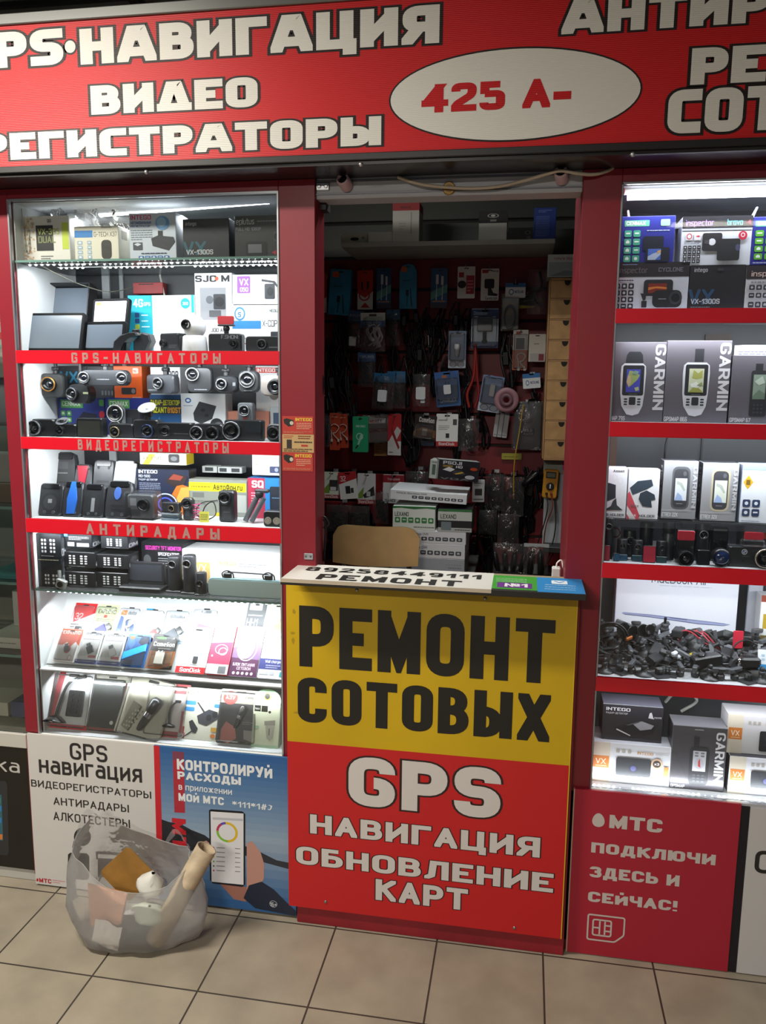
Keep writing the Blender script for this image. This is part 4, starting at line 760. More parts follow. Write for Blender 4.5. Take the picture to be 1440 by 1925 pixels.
carton('product_box', 'white camera box with a floral edge and a black square on the top glass shelf', (39, 406, 131, 492), .06, G0, .10, 'd9d6cf', [('r', .32, .25, .67, .8, '2c2b2c'), ('t', 'VX-395', .36, .60, .13, 'a8b060'), ('t', 'DUAL', .36, .42, .15, '7c8258'), ('r', .85, .28, .98, .85, 'b9c94a'), ('t', 'QO', .56, .86, .07, '4a4a4a'), ('l', .4, .06, .65, .16, 2, '77777a')], extra=floral, side='f2f2f2')
carton('product_box', 'plain bright white box behind the camera box with the black square', (128, 398, 161, 492), .17, G0, .08, 'f0f0f0')
carton('product_box', 'white tracker box with a blue band, second on the top glass shelf', (140, 425, 223, 492), .05, G0, .085, 'dcd8c8', [('r', .01, .68, .42, .88, '3f7fc0'), ('t', 'G-TECH X37', .45, .70, .13, '5a5650', dict(W=.52, t=1.3)), ('rr', .61, .05, .84, .6, '3a3836', .08), ('g', .05, .05, .2, .6, 1, 4, '9fb4c4', 'e8e8e8'), ('g', .28, .05, .4, .6, 1, 4, '9fb4c4', 'e8e8e8'), ('l', .62, .93, .86, .99, 1, '8a8a88')], side='e6e2d4', spr=[('r', .2, .65, .6, .9, '9a968c')])
carton('product_box', 'white box with a suction-cup camera picture, third on the top glass shelf', (243, 400, 331, 490), .05, G0, .085, 'c9d2de', [('t', 'INTEGO', .04, .86, .10, 'c83a6a', dict(W=.44)), ('t', 'АВТОМОБИЛЬНЫЙ', .04, .77, .055, '3a5a9a', dict(W=.44)), ('t', 'РЕГИСТРАТОР', .04, .70, .045, '3a5a9a', dict(W=.42)), ('l', .04, .42, .5, .66, 5, '77808c'), ('e', .72, .78, .15, .15, '6f9fd0'), ('e', .70, .80, .10, .10, '9fc0e0'), ('r', .62, .5, .72, .62, '2a2c30'), ('p', [(.47, .46), (.62, .52), (.95, .48), (.98, .38), (.84, .2), (.5, .3)], '3a3c42'), ('r', .08, .22, .28, .38, '4a4e58'), ('p', [(.1, .34), (.18, .30), (.26, .34), (.18, .37)], 'd0d8e0'), ('l', .25, .12, .8, .17, 1, '44546a'), ('g', .18, .02, .86, .1, 5, 1, '3f6fae', 'e0e6ee')], side='eceff2', spr=[('t', 'INTEGO', .55, .62, .5, '8a8f98', dict(W=.5, vert=True))])
carton('product_box', 'black recorder box with a teal VX, fourth on the top glass shelf', (344, 411, 431, 490), .06, G0, .07, '26282d', [('t', 'intego', .06, .84, .09, 'a4a6aa', dict(W=.24)), ('t', 'VX', .0, .12, .33, '2a5c6c', dict(W=.5)), ('t', 'VX-1300S', .07, .13, .12, 'c9cacc', dict(W=.58)), ('l', .08, .03, .4, .08, 1, '6a7a84')], side='2e3136', group=None)
carton('product_box', 'black recorder box with a small screen picture at the end of the top glass shelf', (441, 405, 526, 489), .06, G0, .09, '2b2c2f', [('t', 'eplutus', .04, .80, .14, 'c4c6c8', dict(W=.4, t=1.3)), ('l', .5, .84, .95, .9, 1, '8a8a8c'), ('t', 'FULL HD 1080P', .03, .66, .07, '85878a', dict(W=.56)), ('rr', .25, .08, .72, .4, '15161a', .03), ('r', .3, .14, .6, .34, '6d6f74'), ('rr', .86, .4, 1., .62, '44464c', .02), ('e', .93, .51, .06, .08, '101114'), ('p', [(.82, .14), (.92, .2), (.92, .08)], 'b03040')], side='2b2c2f')
mb = MB(); rnd = random.Random(5)
rows = []
for j in range(9):
    t = j/8; rows.append([(-1.395+.24*i/12+.02*t+rnd.uniform(-.004, .004), .10+.07*t+.012*math.sin(i*2.1+j), 2.09-.055*math.sin(t*PI*.8)-.012*t+rnd.uniform(-.004, .004)) for i in range(13)])
mb.grid(rows, POLY); mb.thing('plastic_bag', 'crumpled clear plastic bag tucked under the cabinet top above the floral edged box', 'bag')

carton('red_case', 'red case glimpsed on the dark back of the cabinet above the turquoise box', (250, 531, 306, 552), .295, None, .03, 'a82a2a', [('l', .2, .75, .7, .95, 1, '2a1a1a')], cat='case')
# ---- level of the navigators (first red strip)
Z1 = 1.6835
tablet('navigator_tablet', (57, 538, 166, 617), .17, Z1+.042, 14, '78818d', d=.02, hood=True, bez=.035, pr=[('r', .03, .84, .2, .95, 'e8e8ea')])
tag(bpy.data.objects['navigator'], 'large hooded black navigator standing behind another, at the cabinet side wall', 'navigator')
def nav(label, *a, **k):
    r = tablet(label, *a, **k); tag(r, label, 'navigator'); return r
bpy.data.objects['navigator'].name = 'hooded_navigator'
nav('wide dark navigator leaning by the white side wall above the first red strip', (40, 588, 151, 662), .05, Z1, 16, '6a737e', d=.018, bez=.045)
nav('small navigator with a lit pale map, stacked on another with a dark screen', (165, 561, 240, 608), .10, Z1+.062, 12, 'd9d4e6', yaw=-8, pr=[('l', .05, .62, .9, .82, 2, 'a89ac0'), ('r', .3, .05, .33, .6, '8f86a8'), ('r', .55, .2, .58, .5, '8f86a8'), ('r', .1, .3, .9, .33, 'b0a8c8'), ('r', .05, .85, .2, .97, 'a9b840')])
nav('small navigator with a dark blank screen, below the one with a pale map', (150, 604, 234, 660), .06, Z1, 12, '68717e', yaw=-8)
carton('router_box', 'white and turquoise router box with 4G printed at its corner', (242, 555, 366, 664), .17, Z1, .05, 'f2f3f4', [('r', 0, 0, .37, 1, '17a0b8'), ('t', '4G', .08, .80, .14, 'f0f4f4', dict(W=.15, t=2.4)), ('t', 'GPS', .24, .82, .06, 'd8ecf0'), ('rr', .1, .62, .17, .7, '2a4a7a', .01), ('rr', .1, .52, .17, .6, '2a4a7a', .01), ('rr', .1, .42, .17, .5, 'a8b840', .01), ('l', .2, .64, .3, .68, 1, 'd0eaf0'), ('l', .2, .54, .3, .58, 1, 'd0eaf0'), ('l', .2, .44, .32, .48, 1, 'd0eaf0'), ('e', .87, .86, .07, .09, '18a0b0'), ('t', '300', .83, .83, .05, 'eaf6f8'), ('rr', .55, .32, .8, .5, 'dfe2e6', .01), ('l', .6, .36, .72, .38, 1, 'b0b4b8'), ('r', .96, .7, 1., 1., '18a8c8')], side='e6e8ea')
carton('camera_box', 'tall white action camera box with a cut-out window showing the camera', (367, 513, 437, 664), .18, Z1, .07, 'f0f0f0', [('t', 'SJC M', .02, .89, .08, '1b1b1d', dict(W=.92, t=2.6)), ('e', .6, .93, .05, .025, 'd8603a'), ('r', .14, .42, .84, .82, '8f9095'), ('rr', .5, .55, .82, .74, '2b2c30', .03), ('e', .66, .645, .13, .06, '0d0e12'), ('e', .4, .67, .1, .05, '5d5f66'), ('rr', .38, .46, .7, .54, '4a4b50', .02), ('t', 'JOO AIR', .42, .27, .05, '55565a')])
carton('camera_box', 'white parking camera box with a purple square, on the box with a blue seal', (437, 516, 526, 571), .15, Z1+.1365, .06, 'eef0f4', [('rr', .1, .4, .38, .95, '8a4aa0', .02), ('t', 'VX', .15, .65, .22, 'f0e8f4'), ('t', '050', .16, .45, .14, 'f0e8f4'), ('rr', .68, .2, .9, .7, '2f3036', .03), ('e', .8, .45, .07, .14, '0d0e12'), ('p', [(.62, .85), (.9, .78), (.98, .6), (.94, .58), (.86, .72), (.62, .78)], '2a2b30')])
carton('detector_box', 'white radar detector box with a blue round seal and a blue ribbon', (437, 571, 527, 664), .15, Z1, .06, 'eff1f3', [('e', .16, .8, .115, .14, '3a7ab8'), ('e', .16, .8, .085, .1, 'dfe8f0'), ('t', 's', .12, .73, .14, '2a6aa8'), ('p', [(0, .5), (.6, .5), (.6, .66), (0, .66)], '2f7fc8'), ('t', 'X-COP 9', .63, .54, .13, '3c3e44', dict(W=.4, t=1.2)), ('t', 'NEOLINE', .78, .83, .06, '4a5058'), ('l', .05, .28, .5, .34, 1, '9aa0a8'), ('rr', .8, .12, 1., .44, '26282e', .02), ('o', .22, .1, .11, .12, .14, 'c03a3a')])
# things standing in front of them
r = empty('camera_mount', 'curved black windscreen mount lying in front of the turquoise and white box', 'mount', P(250, 661, .07) * 1); r.location.z = Z1
mb = MB(); mb.slab([(-.055, 0), (-.05, .028), (-.03, .046), (0, .055), (.02, .055), (.025, .046), (.0, .04), (-.02, .025), (-.03, .0)], -.02, .03, M('1d1e21', .3), .004); mb.to('body', r)
mb = MB(); mb.cyl((.01, .005, .05), (0, 0, 1), .012, .014, BLK, 14, .002); mb.slab([(.0, .0), (.0, .03), (.03, .056), (.05, .05), (.056, .03), (.04, .0)], .0, .04, M('26282b', .28), .005); mb.to('mount_arm', r)
dashcam('boxy black dash camera between the curved mount and the white dome camera', (294, 626, 341, 662), .06, Z1, .05, '2a2b2e', [(.28, .45, .2, '1b1c1f')], rad=.12, yaw=-22, pr=[('l', .5, .2, .9, .4, 2, '55565a')])
r = empty('security_camera', 'white swivel security camera with a black eye, above the first red strip', 'camera', P(367, 662, .07)); r.location.z = Z1
mb = MB(); mb.lathe([(0, 0), (.036, 0), (.037, .004), (.034, .042), (.03, .046), (0, .047)], (0, 0, 0), (0, 0, 1), M('e8e8ea', .3), 24); mb.to('base', r)
mb = MB(); mb.ball((0, 0, .070), .033, M('ededef', .28), 20); o = mb.to('head', r); lens_part(r, -.012, .075, -.024, .014, '2b2c30', .012)
dashcam('black dash camera with a red sticky pad on top, beside the white dome camera', (391, 627, 454, 663), .06, Z1, .032, '1d1e20', [(.78, .45, .22, '2a2b2e')], ('pad', .5, .048, .042, 'a82a30'), .14, pr=[('t', 'F.SHONI', .4, .72, .2, '8a8c90', dict(W=.5, t=1.3))])
dashcam('low black dash camera with a centre lens, post end of the first strip', (461, 632, 527, 663), .05, Z1, .035, '1b1c1f', [(.5, .5, .3, '6a6c70')], rad=.2, pr=[('l', .68, .22, .92, .4, 1, '6a6c70')])

# ---- level of the video recorders (second red strip)
Z2, ZT = 1.4345, 1.669
dashcam('hanging black dash camera with a golden ring around its lens', (76, 702, 119, 747), .11, None, .03, '2a2b2b', [(.42, .55, .30, 'c98a3a', .014)], ('up', .6, ZT, .018), .22, yaw=6)
dashcam('hanging black dash camera below the twin-lens unit, tilted at its arm', (124, 722, 170, 759), .09, None, .032, '1f2022', [(.3, .5, .32, '55575c', .014)], ('up', .5, ZT, .016), .4, yaw=-8, pr=[('r', .72, .5, .95, .6, '9aa07a')])
dashcam('wide hanging black recorder with one lens at each end', (150, 695, 239, 725), .06, None, .03, '26272a', [(.1, .5, .38, '55575a', .008), (.9, .5, .38, '55575a', .008)], ('up', .5, ZT, .02), .4, pr=[('r', .3, .3, .7, .5, '17181a'), ('l', .36, .34, .62, .46, 1, '6c6e72')])
dashcam('hanging black dash camera tilted in front of the white box numbered 808', (270, 704, 330, 740), .09, None, .03, '35363a', [(.5, .55, .3, '7c7e82', .012)], ('up', .62, ZT, .016), .2, yaw=-14, pr=[('l', .08, .12, .4, .26, 1, '85878a')])
dashcam('hanging dash camera with a bright silver lens ring, tilted', (352, 690, 397, 738), .09, None, .028, '2c2d30', [(.26, .72, .26, 'c9cbd0', .014)], ('up', .5, ZT, .014), .2, yaw=12, pr=[('l', .3, .08, .8, .16, 1, '8a8c90')])
dashcam('small hanging black dash camera with a silver ringed lens, fifth along the second level', (403, 706, 446, 738), .08, None, .028, '202124', [(.36, .5, .32, 'b0b2b6', .014)], ('up', .45, ZT, .014), .4, pr=[('r', .8, .4, .92, .6, '6c6e72')])
dashcam('hanging graphite dash camera with a centred lens in a wide bezel', (448, 697, 484, 738), .08, None, .03, '3a3b3d', [(.5, .6, .38, '6c6e70', .01)], ('up', .5, ZT, .016), .28, pr=[('l', .3, .06, .7, .12, 1, '8a8c90')])
dashcam('hanging champagne grey dash camera with a ring of lamps round its lens', (490, 705, 529, 745), .06, None, .032, '8a817c', [(.72, .45, .34, '2a2b2d', .014)], ('up', .85, ZT, .018), .3, pr=[('e', .72, .45, .36, .4, '4a4644')], metal=.3)
carton('product_box', 'black recorder box with teal letters, behind the golden ringed camera', (108, 688, 163, 748), .20, Z2+.106, .07, '1f2226', [('t', 'VX', .1, .5, .34, '2a7a98', dict(W=.6)), ('t', 'X-', .08, .2, .25, 'b8c0c4', dict(W=.35))])
carton('product_box', 'black box with red print, behind the wide twin-lens recorder', (164, 688, 214, 748), .20, Z2+.106, .07, '202124', [('l', .5, .4, .98, .5, 1, 'b03038'), ('g', .5, .1, .98, .32, 4, 1, '6a6c70', None)])
carton('product_box', 'bright orange camera box between the black boxes and the white 808 box', (214, 688, 267, 745), .19, Z2+.108, .07, 'e8601a', [('rr', .68, .78, .88, .94, 'f0d8c8', .03), ('t', 'mi', .71, .81, .09, 'e8601a'), ('rr', .26, .16, .78, .36, '26272a', .04), ('e', .68, .26, .07, .07, '77797e'), ('l', .65, .05, .95, .1, 1, 'f0d0b8')], side='b8531f')
carton('product_box', 'white box numbered 808 behind a tilted hanging camera', (283, 690, 339, 742), .19, Z2+.112, .06, 'dfe0e2', [('t', '808', .6, .62, .26, '1d1e22', dict(W=.34))])
carton('product_box', 'blue recorder box with a green band, by the cabinet side wall', (110, 748, 196, 806), .18, Z2, .06, '22307c', [('rr', .06, .72, .55, .95, '4f9a4a', .01), ('t', 'CENMAX', .09, .77, .14, 'dfe8df', dict(W=.4)), ('g', .04, .3, .3, .66, 2, 2, '4f9a4a', 'dfe8df'), ('p', [(.35, .3), (.55, .62), (.85, .55), (.8, .3)], '15182e'), ('e', .95, .55, .06, .1, 'c02a3a'), ('rr', .9, .78, 1., .96, '4f9a4a', .02)])
carton('product_box', 'blue recorder box with a green band, behind the camera with the white cup', (198, 748, 282, 806), .18, Z2, .06, '22307c', [('rr', .08, .72, .55, .95, '4f9a4a', .01), ('t', 'CENMAX', .11, .77, .14, 'dfe8df', dict(W=.4)), ('rr', .4, .3, .72, .6, '15182e', .03), ('r', .45, .36, .66, .55, '3a5a9a'), ('l', .1, .5, .34, .62, 2, '8a98c8')])
carton('product_box', 'dark blue radar detector box with big yellow lettering', (282, 742, 341, 806), .17, Z2, .06, '27507c', [('r', 0, .54, 1, .9, '2c2f38'), ('t', 'РАДАР-ДЕТЕКТОР', .03, .75, .12, 'e0e020', dict(W=.92)), ('t', 'VIZANT', .02, .56, .14, 'e6e62a', dict(W=.52, t=2.6)), ('t', '810ST', .56, .56, .14, 'e09a20', dict(W=.42, t=2.6)), ('p', [(.1, .1), (.3, .48), (.36, .3), (.24, .08)], '3a8ac8'), ('r', .5, .1, .98, .26, 'd8dadc'), ('l', .53, .13, .95, .23, 2, '44464a')])
carton('product_box', 'white box picturing a round bodied recorder, in the middle of the second level', (340, 740, 424, 806), .17, Z2, .06, 'e6e7e9', [('e', .17, .84, .07, .06, '2a6ab0'), ('e', .17, .84, .04, .03, 'e6e7e9'), ('l', .06, .7, .28, .74, 1, '8aa0b8'), ('p', [(.28, .55), (.42, .82), (.8, .72), (.7, .42), (.45, .3), (.3, .38)], '2e2f33'), ('e', .8, .28, .15, .16, '202125'), ('e', .84, .26, .09, .1, '55575d'), ('e', .5, .62, .05, .04, '0c0c0e'), ('e', .58, .5, .05, .04, '0c0c0e')], side='dcdddf')
carton('product_box', 'tall white box with a red heading at the post end of the second level', (481, 688, 530, 768), .20, Z2+.066, .06, 'eaeaea', [('r', 0, .86, 1, .97, 'c8402f'), ('t', 'INTEGO', .05, .88, .07, 'f0e4e0', dict(W=.7)), ('e', .7, .45, .2, .13, '8a817c')])
for i, (bb, lab) in enumerate((((424, 773, 456, 806), 'salmon pink box half hidden by the small grey standing camera'), ((474, 773, 506, 806), 'salmon pink box between the grey standing camera and the white end box'))):
    carton('product_box', lab, bb, .19, Z2, .05, 'd8927c', [('t', 'INT', .1, .4, .2, 'a83a30', dict(W=.6))])
carton('product_box', 'small white box with a phone picture at the end of the second strip', (508, 764, 531, 806), .17, Z2, .05, 'dfe3e8', [('r', .25, .2, .7, .8, '4a5a78')])
FR = [((45, 788, 103, 823), .05, dict(col='202123', lens=[(.42, .5, .42, '8a8c90', .02)], rad=.16), 'square black dash camera with one large lens, first along the second strip'),
      ((143, 786, 192, 824), .05, dict(col='1a1b1d', rad=.08, screen=(.08, .12, .92, .86, '3a3a34')), 'small black recorder turned to show its screen, third along the second strip'),
      ((205, 797, 251, 825), .05, dict(col='232426', lens=[(.3, .45, .36, 'b09a78', .014)], rad=.18), 'black dash camera with a small bronze ringed lens, fourth along the second strip'),
      ((250, 789, 297, 826), .05, dict(col='242528', lens=[(.62, .42, .34, '3a4a78', .014)], rad=.12, mount=('cup', .5, .035, .027, '8e8e92')), 'black dash camera with an upturned pale suction cup on its stalk'),
      ((294, 795, 360, 829), .04, dict(col='1d1e20', lens=[(.25, .5, .36, '2c2d30', .006)], rad=.1, pr=[('l', .5, .3, .9, .42, 1, '4a4b4e')]), 'long flat black recorder with a dull lens, sixth along the second strip'),
      ((360, 797, 421, 829), .05, dict(col='1a1b1e', lens=[(.2, .45, .42, 'a8aaae', .016), (.7, .45, .42, '4a4b50', .02)], rad=.3), 'black recorder with two bulging lenses, one silver ringed'),
      ((421, 790, 492, 832), .05, dict(col='1c1d1f', lens=[(.24, .5, .44, '9a9ca0', .018)], rad=.1, screen=(.56, .42, .98, .9, '2c3034')), 'black recorder with a big round chrome ringed lens near its end'),
      ((501, 797, 531, 833), .05, dict(col='1c1d1f', lens=[(.5, .5, .36, '5c5e62', .016)], rad=.3), 'small black dash camera touching the post at the end of the second strip')]
for bb, Y, k, lab in FR: dashcam(lab, bb, Y, Z2, .034, **k)
dashcam('black dash camera with a cup lying on top, second along the second strip', (99, 797, 145, 824), .05, Z2, .034, '1a1b1d', [(.35, .5, .34, '3c3d40', .014)], ('cup', .3, .008, .020, '6a6c70'), .3)
dashcam('small grey camera standing upright on a black block, near the salmon boxes', (446, 757, 475, 791), .10, Z2+.035, .03, '5a5c5f', [(.5, .68, .22, '8a8c8f', .01)], rad=.2, pr=[('e', .5, .36, .12, .07, 'a03a38'), ('l', .3, .08, .7, .14, 1, 'c0c2c4')])
mb = MB(); x, z, w, h = fit((446, 791, 475, 812), .10, Z2); mb.box((-w/2, 0, 0), (w/2, .03, .0345), M('222326', .4), .002); mb.thing('plastic_block', 'black plastic block under the small grey upright camera', 'block', (x, .10, z))
dashcam('folded grey mount with a shiny round cup, between the blue boxes', (206, 762, 231, 803), .11, Z2, .02, '6c6e70', [(.5, .74, .28, 'c8cacc', .01), (.5, .26, .24, '77797c', .01)], rad=.4, name='camera_mount', cat='mount')
carton('camera_box', 'dark box with a camera picture behind the bronze ringed dash camera', (232, 770, 263, 803), .14, Z2, .05, '26272c', [('rr', .1, .2, .5, .7, '3c3e46', .03), ('e', .7, .45, .2, .24, '17181c'), ('e', .7, .45, .1, .12, '4a5068')])

# ---- level of the radar detectors (third red strip)
Z3 = 1.1925
def radar(label, bb, Y, zb, tilt, col='242527', yaw=0, top=None, inset=None, pr=(), d=.026, shape=0):
    x, z, w, h = fit(bb, Y, zb, tilt); root = empty('radar_detector', label, 'radar detector', (x, Y, z), (-math.radians(tilt), 0, math.radians(yaw)))
    W = w/2; q = [(-W*.72, 0), (W*.72, 0), (W*.96, h*.08), (W, h*.4), (W*.92, h*.8), (W*.8, h*.95), (W*.5, h), (-W*.5, h), (-W*.8, h*.95), (-W*.92, h*.8), (-W, h*.4), (-W*.96, h*.08)]
    if shape: q = rrect(-W, 0, W, h, W*.35, W*.35, 4)
    mb = MB(); mb.slab(q, 0, d, M(col, .32), .005); F = Frame((-W, 0, 0), (w, 0, 0), (0, 0, h), (0, -1, 0)); mb.prints(F, pr); mb.to('body', root)
    tb = MB(); tb.slab(rrect(-W*.7, h*.83, W*.7, h*.97, W*.1, W*.1), -.003, .004, M(top or '101113', .2), .0015); tb.to('sensor_window', root)
    if inset: ib = MB(); ib.slab([(-W+w*a, h*b) for a, b in inset[0]], -.0035, .002, M(inset[1], .3), .001); ib.to('inset_panel', root)
    for k in (-1, 0, 1): pass
    bb_ = MB()
    for k in (-1, 1): bb_.cyl((k*W*.35, .0015, h*.12), (0, -1, 0), W*.13, .003, M('3a3b3e', .35), 12, .0008)
    bb_.to('button', root); return root
radar('tall black radar detector with a clip, standing rearmost by the side wall', (85, 849, 137, 915), .15, Z3+.045, 14, '2a2b2d', pr=[('r', .1, .3, .9, .34, '17181a'), ('r', .3, .62, .7, .78, '3c3d40'), ('l', .3, .5, .7, .56, 1, '77797c')], yaw=6)
radar('grey radar detector with a long red tapering inset', (133, 872, 167, 915), .15, Z3+.045, 14, '4a4b4e', inset=([(.2, .95), (.8, .95), (.62, .2), (.5, .1), (.38, .2)], 'b02338'))
radar('charcoal radar detector between the red inset one and the silver topped one', (169, 864, 208, 915), .15, Z3+.045, 14, '444548', shape=1, pr=[('r', .2, .4, .8, .46, '2a2b2d'), ('l', .25, .25, .75, .32, 1, '8a3a3c'), ('e', .25, .8, .06, .05, '232426'), ('e', .75, .8, .06, .05, '232426')])
radar('radar detector with a wide silver top, rear row', (207, 864, 252, 916), .15, Z3+.045, 14, '2c2d30', top='9fa1a4', inset=([(.04, .42), (.94, .34), (.98, .9), (.1, .95)], 'a2a4a7'), pr=[('r', .45, .45, .5, .7, '55575a')])
radar('black radar detector with a round speaker, front row by the side wall', (66, 908, 113, 972), .05, Z3, 16, '232426', shape=1, pr=[('l', .25, .86, .8, .92, 1, '8a8c8e'), ('e', .5, .42, .36, .3, '17181a'), ('e', .5, .42, .26, .22, '2c2d30'), ('r', .42, .4, .58, .52, '8a8c8e')])
radar('radar detector with a bright blue tapered panel down its middle', (111, 904, 151, 974), .05, Z3, 16, '2a2b2e', inset=([(.3, .08), (.68, .1), (.74, .5), (.62, .98), (.42, .98), (.26, .5)], '2a62b8'))
radar('black radar detector with a tall speaker slot, third in the front row', (150, 909, 191, 974), .05, Z3, 16, '242528', shape=1, pr=[('e', .5, .45, .34, .32, '151618'), ('r', .42, .18, .58, .58, '77797c'), ('l', .25, .9, .8, .95, 1, '8a8c8e')])
radar('large black radar detector with a glossy blue oval lens', (192, 903, 244, 977), .05, Z3, 16, '2b2c2f', inset=([(.34+.13*math.cos(k*PI/8)+.12, .66+.17*math.sin(k*PI/8)) for k in range(16)], '3c5a9a'), pr=[('l', .2, .9, .8, .94, 1, '8a8c8e')]+[('r', .25, .1+.05*k, .75, .115+.05*k, '151618') for k in range(6)])
SPD = [('p', [(.45, 0), (1, 0), (1, .62), (.8, .7), (.7, .5)], 'c86a1e'), ('p', [(.7, .2), (1, .3), (1, .62), (.85, .6)], 'e0a04a'), ('e', .55, .22, .24, .26, '1a1a30'), ('o', .55, .22, .23, .25, .12, 'b8c0d8'), ('o', .55, .22, .15, .16, .2, '4a5ac0'), ('p', [(.56, .74), (.7, .92), (.98, .86), (.92, .68), (.7, .62)], '2c1e1e'), ('p', [(.62, .78), (.72, .9), (.9, .85), (.84, .76)], '8a3a2a')]
carton('detector_box', 'dark blue radar detector box with a flaming speedometer picture', (257, 882, 356, 982), .17, Z3, .06, '22283e', [('t', 'INTEGO', .05, .90, .075, 'e4e6ea', dict(W=.36)), ('t', 'RD-500', .05, .81, .055, 'd0d4da', dict(W=.22)), ('t', 'РАДАР-ДЕТЕКТОР', .05, .74, .04, 'c0c4cc', dict(W=.36)), ('l', .06, .5, .46, .7, 5, '8a90a4')]+SPD, side='2c2420')
carton('camera_box', 'yellow and white camera box on top of the speedometer box', (263, 852, 350, 884), .17, Z3+.1535, .06, 'f0ecd8', [('p', [(.06, 0), (.2, 0), (.34, .9), (.2, .9)], 'ecd23a'), ('t', 'VX-050', .06, .42, .3, '77705a', dict(W=.4, t=1.4)), ('rr', .62, .2, .86, .95, '3c3c3a', .04), ('e', .74, .55, .07, .2, '77797c')], side='d8b81e', top='f4f0de')
carton('tracker_box', 'grey car tracker box with a yellow label across it', (356, 902, 465, 982), .17, Z3, .06, '8b8d84', [('r', .0, .68, .98, .92, 'e6da1e'), ('t', 'АвтоФон.ru', .42, .72, .16, '3a3410', dict(W=.5, t=2)), ('l', .04, .76, .38, .84, 1, '8a7a1e'), ('r', .06, .5, .26, .64, '6a6c66'), ('rr', .74, .12, .98, .6, 'b8bab2', .02), ('l', .05, .3, .5, .44, 2, '6a6c66'), ('r', .46, .0, .58, .1, 'c8b81e')], side='77796f', top='a4a69c')
carton('alarm_box', 'red and blue car alarm box marked SQ at the post', (466, 899, 531, 985), .16, Z3, .06, '2f7fc0', [('r', 0, .0, .5, 1, 'a82a44'), ('t', 'SQ', .12, .76, .18, 'f0e6ea', dict(W=.34, t=2.6)), ('l', .1, .4, .45, .66, 4, 'd8a8b4'), ('rr', .64, .1, 1., .8, '1f2430', .05), ('l', .7, .5, .95, .54, 1, '77a0c8')])
carton('camera_box', 'white camera box on top of the red and blue car alarm box', (474, 855, 531, 901), .17, Z3+.1305, .06, 'ecedf0', [('rr', .58, .12, 1., .44, '3c4468', .03), ('e', .8, .28, .06, .1, '9aa0c0'), ('e', .16, .5, .02, .03, 'b08a4a')])
carton('product_box', 'grey-white box with two dark devices pictured, behind the grey tracker box', (380, 876, 408, 903), .25, Z3+.124, .04, 'c9cbc8', [('r', .2, .25, .75, .8, '3a3c40')])
carton('product_box', 'pale box beside its twin behind the yellow label box, nearer the post', (410, 878, 455, 903), .25, Z3+.124, .04, 'cfd1ce', [('r', .06, .2, .36, .8, '3a3c40'), ('r', .56, .2, .9, .8, '3a3c40')])
r = dashcam('action camera in a clear waterproof case, before the flaming speedometer box', (239, 930, 289, 978), .06, Z3, .03, '5a5c5f', [(.66, .6, .24, '1b1c1f', .014)], rad=.12, pr=[('r', .12, .55, .35, .85, '8a8c90'), ('r', .1, .12, .5, .4, '3c3d40')], name='action_camera', cat='camera')
mb = MB(); x, z, w, h = fit((236, 927, 291, 980), .05, Z3); mb.box((-w/2, -.012, -.002), (w/2, .05, h), ACRYL, .004); o = mb.to('clear_case', r); o.location = (0, 0, .002)
r = dashcam('small action camera with a gold faced lens on a stack of grey plates', (304, 945, 336, 965), .06, Z3+.024, .02, '2e2f32', [(.6, .45, .3, 'b89a78', .008)], rad=.1, name='action_camera', cat='camera')
for k in range(3): mb = MB(); x, z, w, h = fit((303, 965, 335, 986), .06, Z3); mb.box((-w/2, 0, 0), (w/2, .03, .0065), M(('6a7a86', '2c3a44', '8a949a')[k], .35), .001); mb.thing('metal_plate', ('lowest grey plate of the stack below the gold faced action camera', 'dark middle plate of the stack below the gold faced action camera', 'pale uppermost plate of the stack below the gold faced action camera')[k], 'plate', (x, .06, Z3+.0078*k))
dashcam('upright black body camera standing before the grey tracker box', (411, 923, 440, 984), .07, Z3, .03, '1f2022', [(.45, .78, .2, '3c3d40', .01)], rad=.15, name='body_camera', pr=[('r', .2, .1, .8, .5, '2a2b2e'), ('l', .3, .3, .7, .36, 1, '55575a')])
dashcam('small black clip camera beside the yellow tag', (343, 936, 361, 977), .07, Z3, .02, '232426', [(.5, .75, .24, '3c3d40', .008)], rad=.25, name='clip_camera', pr=[('r', .3, .2, .7, .45, '3a3b3e')])
mb = MB(); a = P(368, 982, .08); pts = [(a.x+.016*math.cos(t*1.9), .08+.006*math.sin(t*3), Z3+.004+.0035*t) for t in range(14)]; mb.tube(spline(pts, 4), .0016, M('c83a7a', .4)); mb.thing('coiled_cable', 'bright pink coiled cable beside the small black clip camera', 'cable')
mb = MB(); a = P(390, 980, .09); mb.tube(spline([(a.x-.02, .09, Z3+.003), (a.x-.01, .1, Z3+.04), (a.x+.02, .09, Z3+.055), (a.x+.03, .08, Z3+.02), (a.x, .075, Z3+.004), (a.x-.03, .08, Z3+.02), (a.x-.02, .09, Z3+.05), (a.x+.03, .1, Z3+.06)], 6), .0017, BLK); mb.thing('cable', 'thin black cable looped before the grey tracker box with a yellow label', 'cable')
mb = MB(); x, z, w, h = fit((375, 962, 392, 986), .055, Z3); mb.box((-w/2, 0, 0), (w/2, .002, h), M('cfc84a', .5)); mb.prints(Frame((-w/2, 0, 0), (w, 0, 0), (0, 0, h), (0, -1, 0)), [('l', .1, .2, .9, .8, 4, '6a6430')]); mb.thing('paper_tag', 'small yellow printed tag standing before the grey tracker box', 'tag', (x, .055, z), (-.1, 0, .1))
r = empty('selfie_tripod', 'folded grey mini tripod leaning towards the red and blue alarm box', 'tripod', (P(470, 985, .08).x, .08, Z3))
for k, dx in enumerate((0, .022)): mb = MB(); mb.tube([(dx-.014, -.01*k, .005), (dx+.022, .0, .075)], .008, M('55575b', .3), 10); mb.to('leg', r)
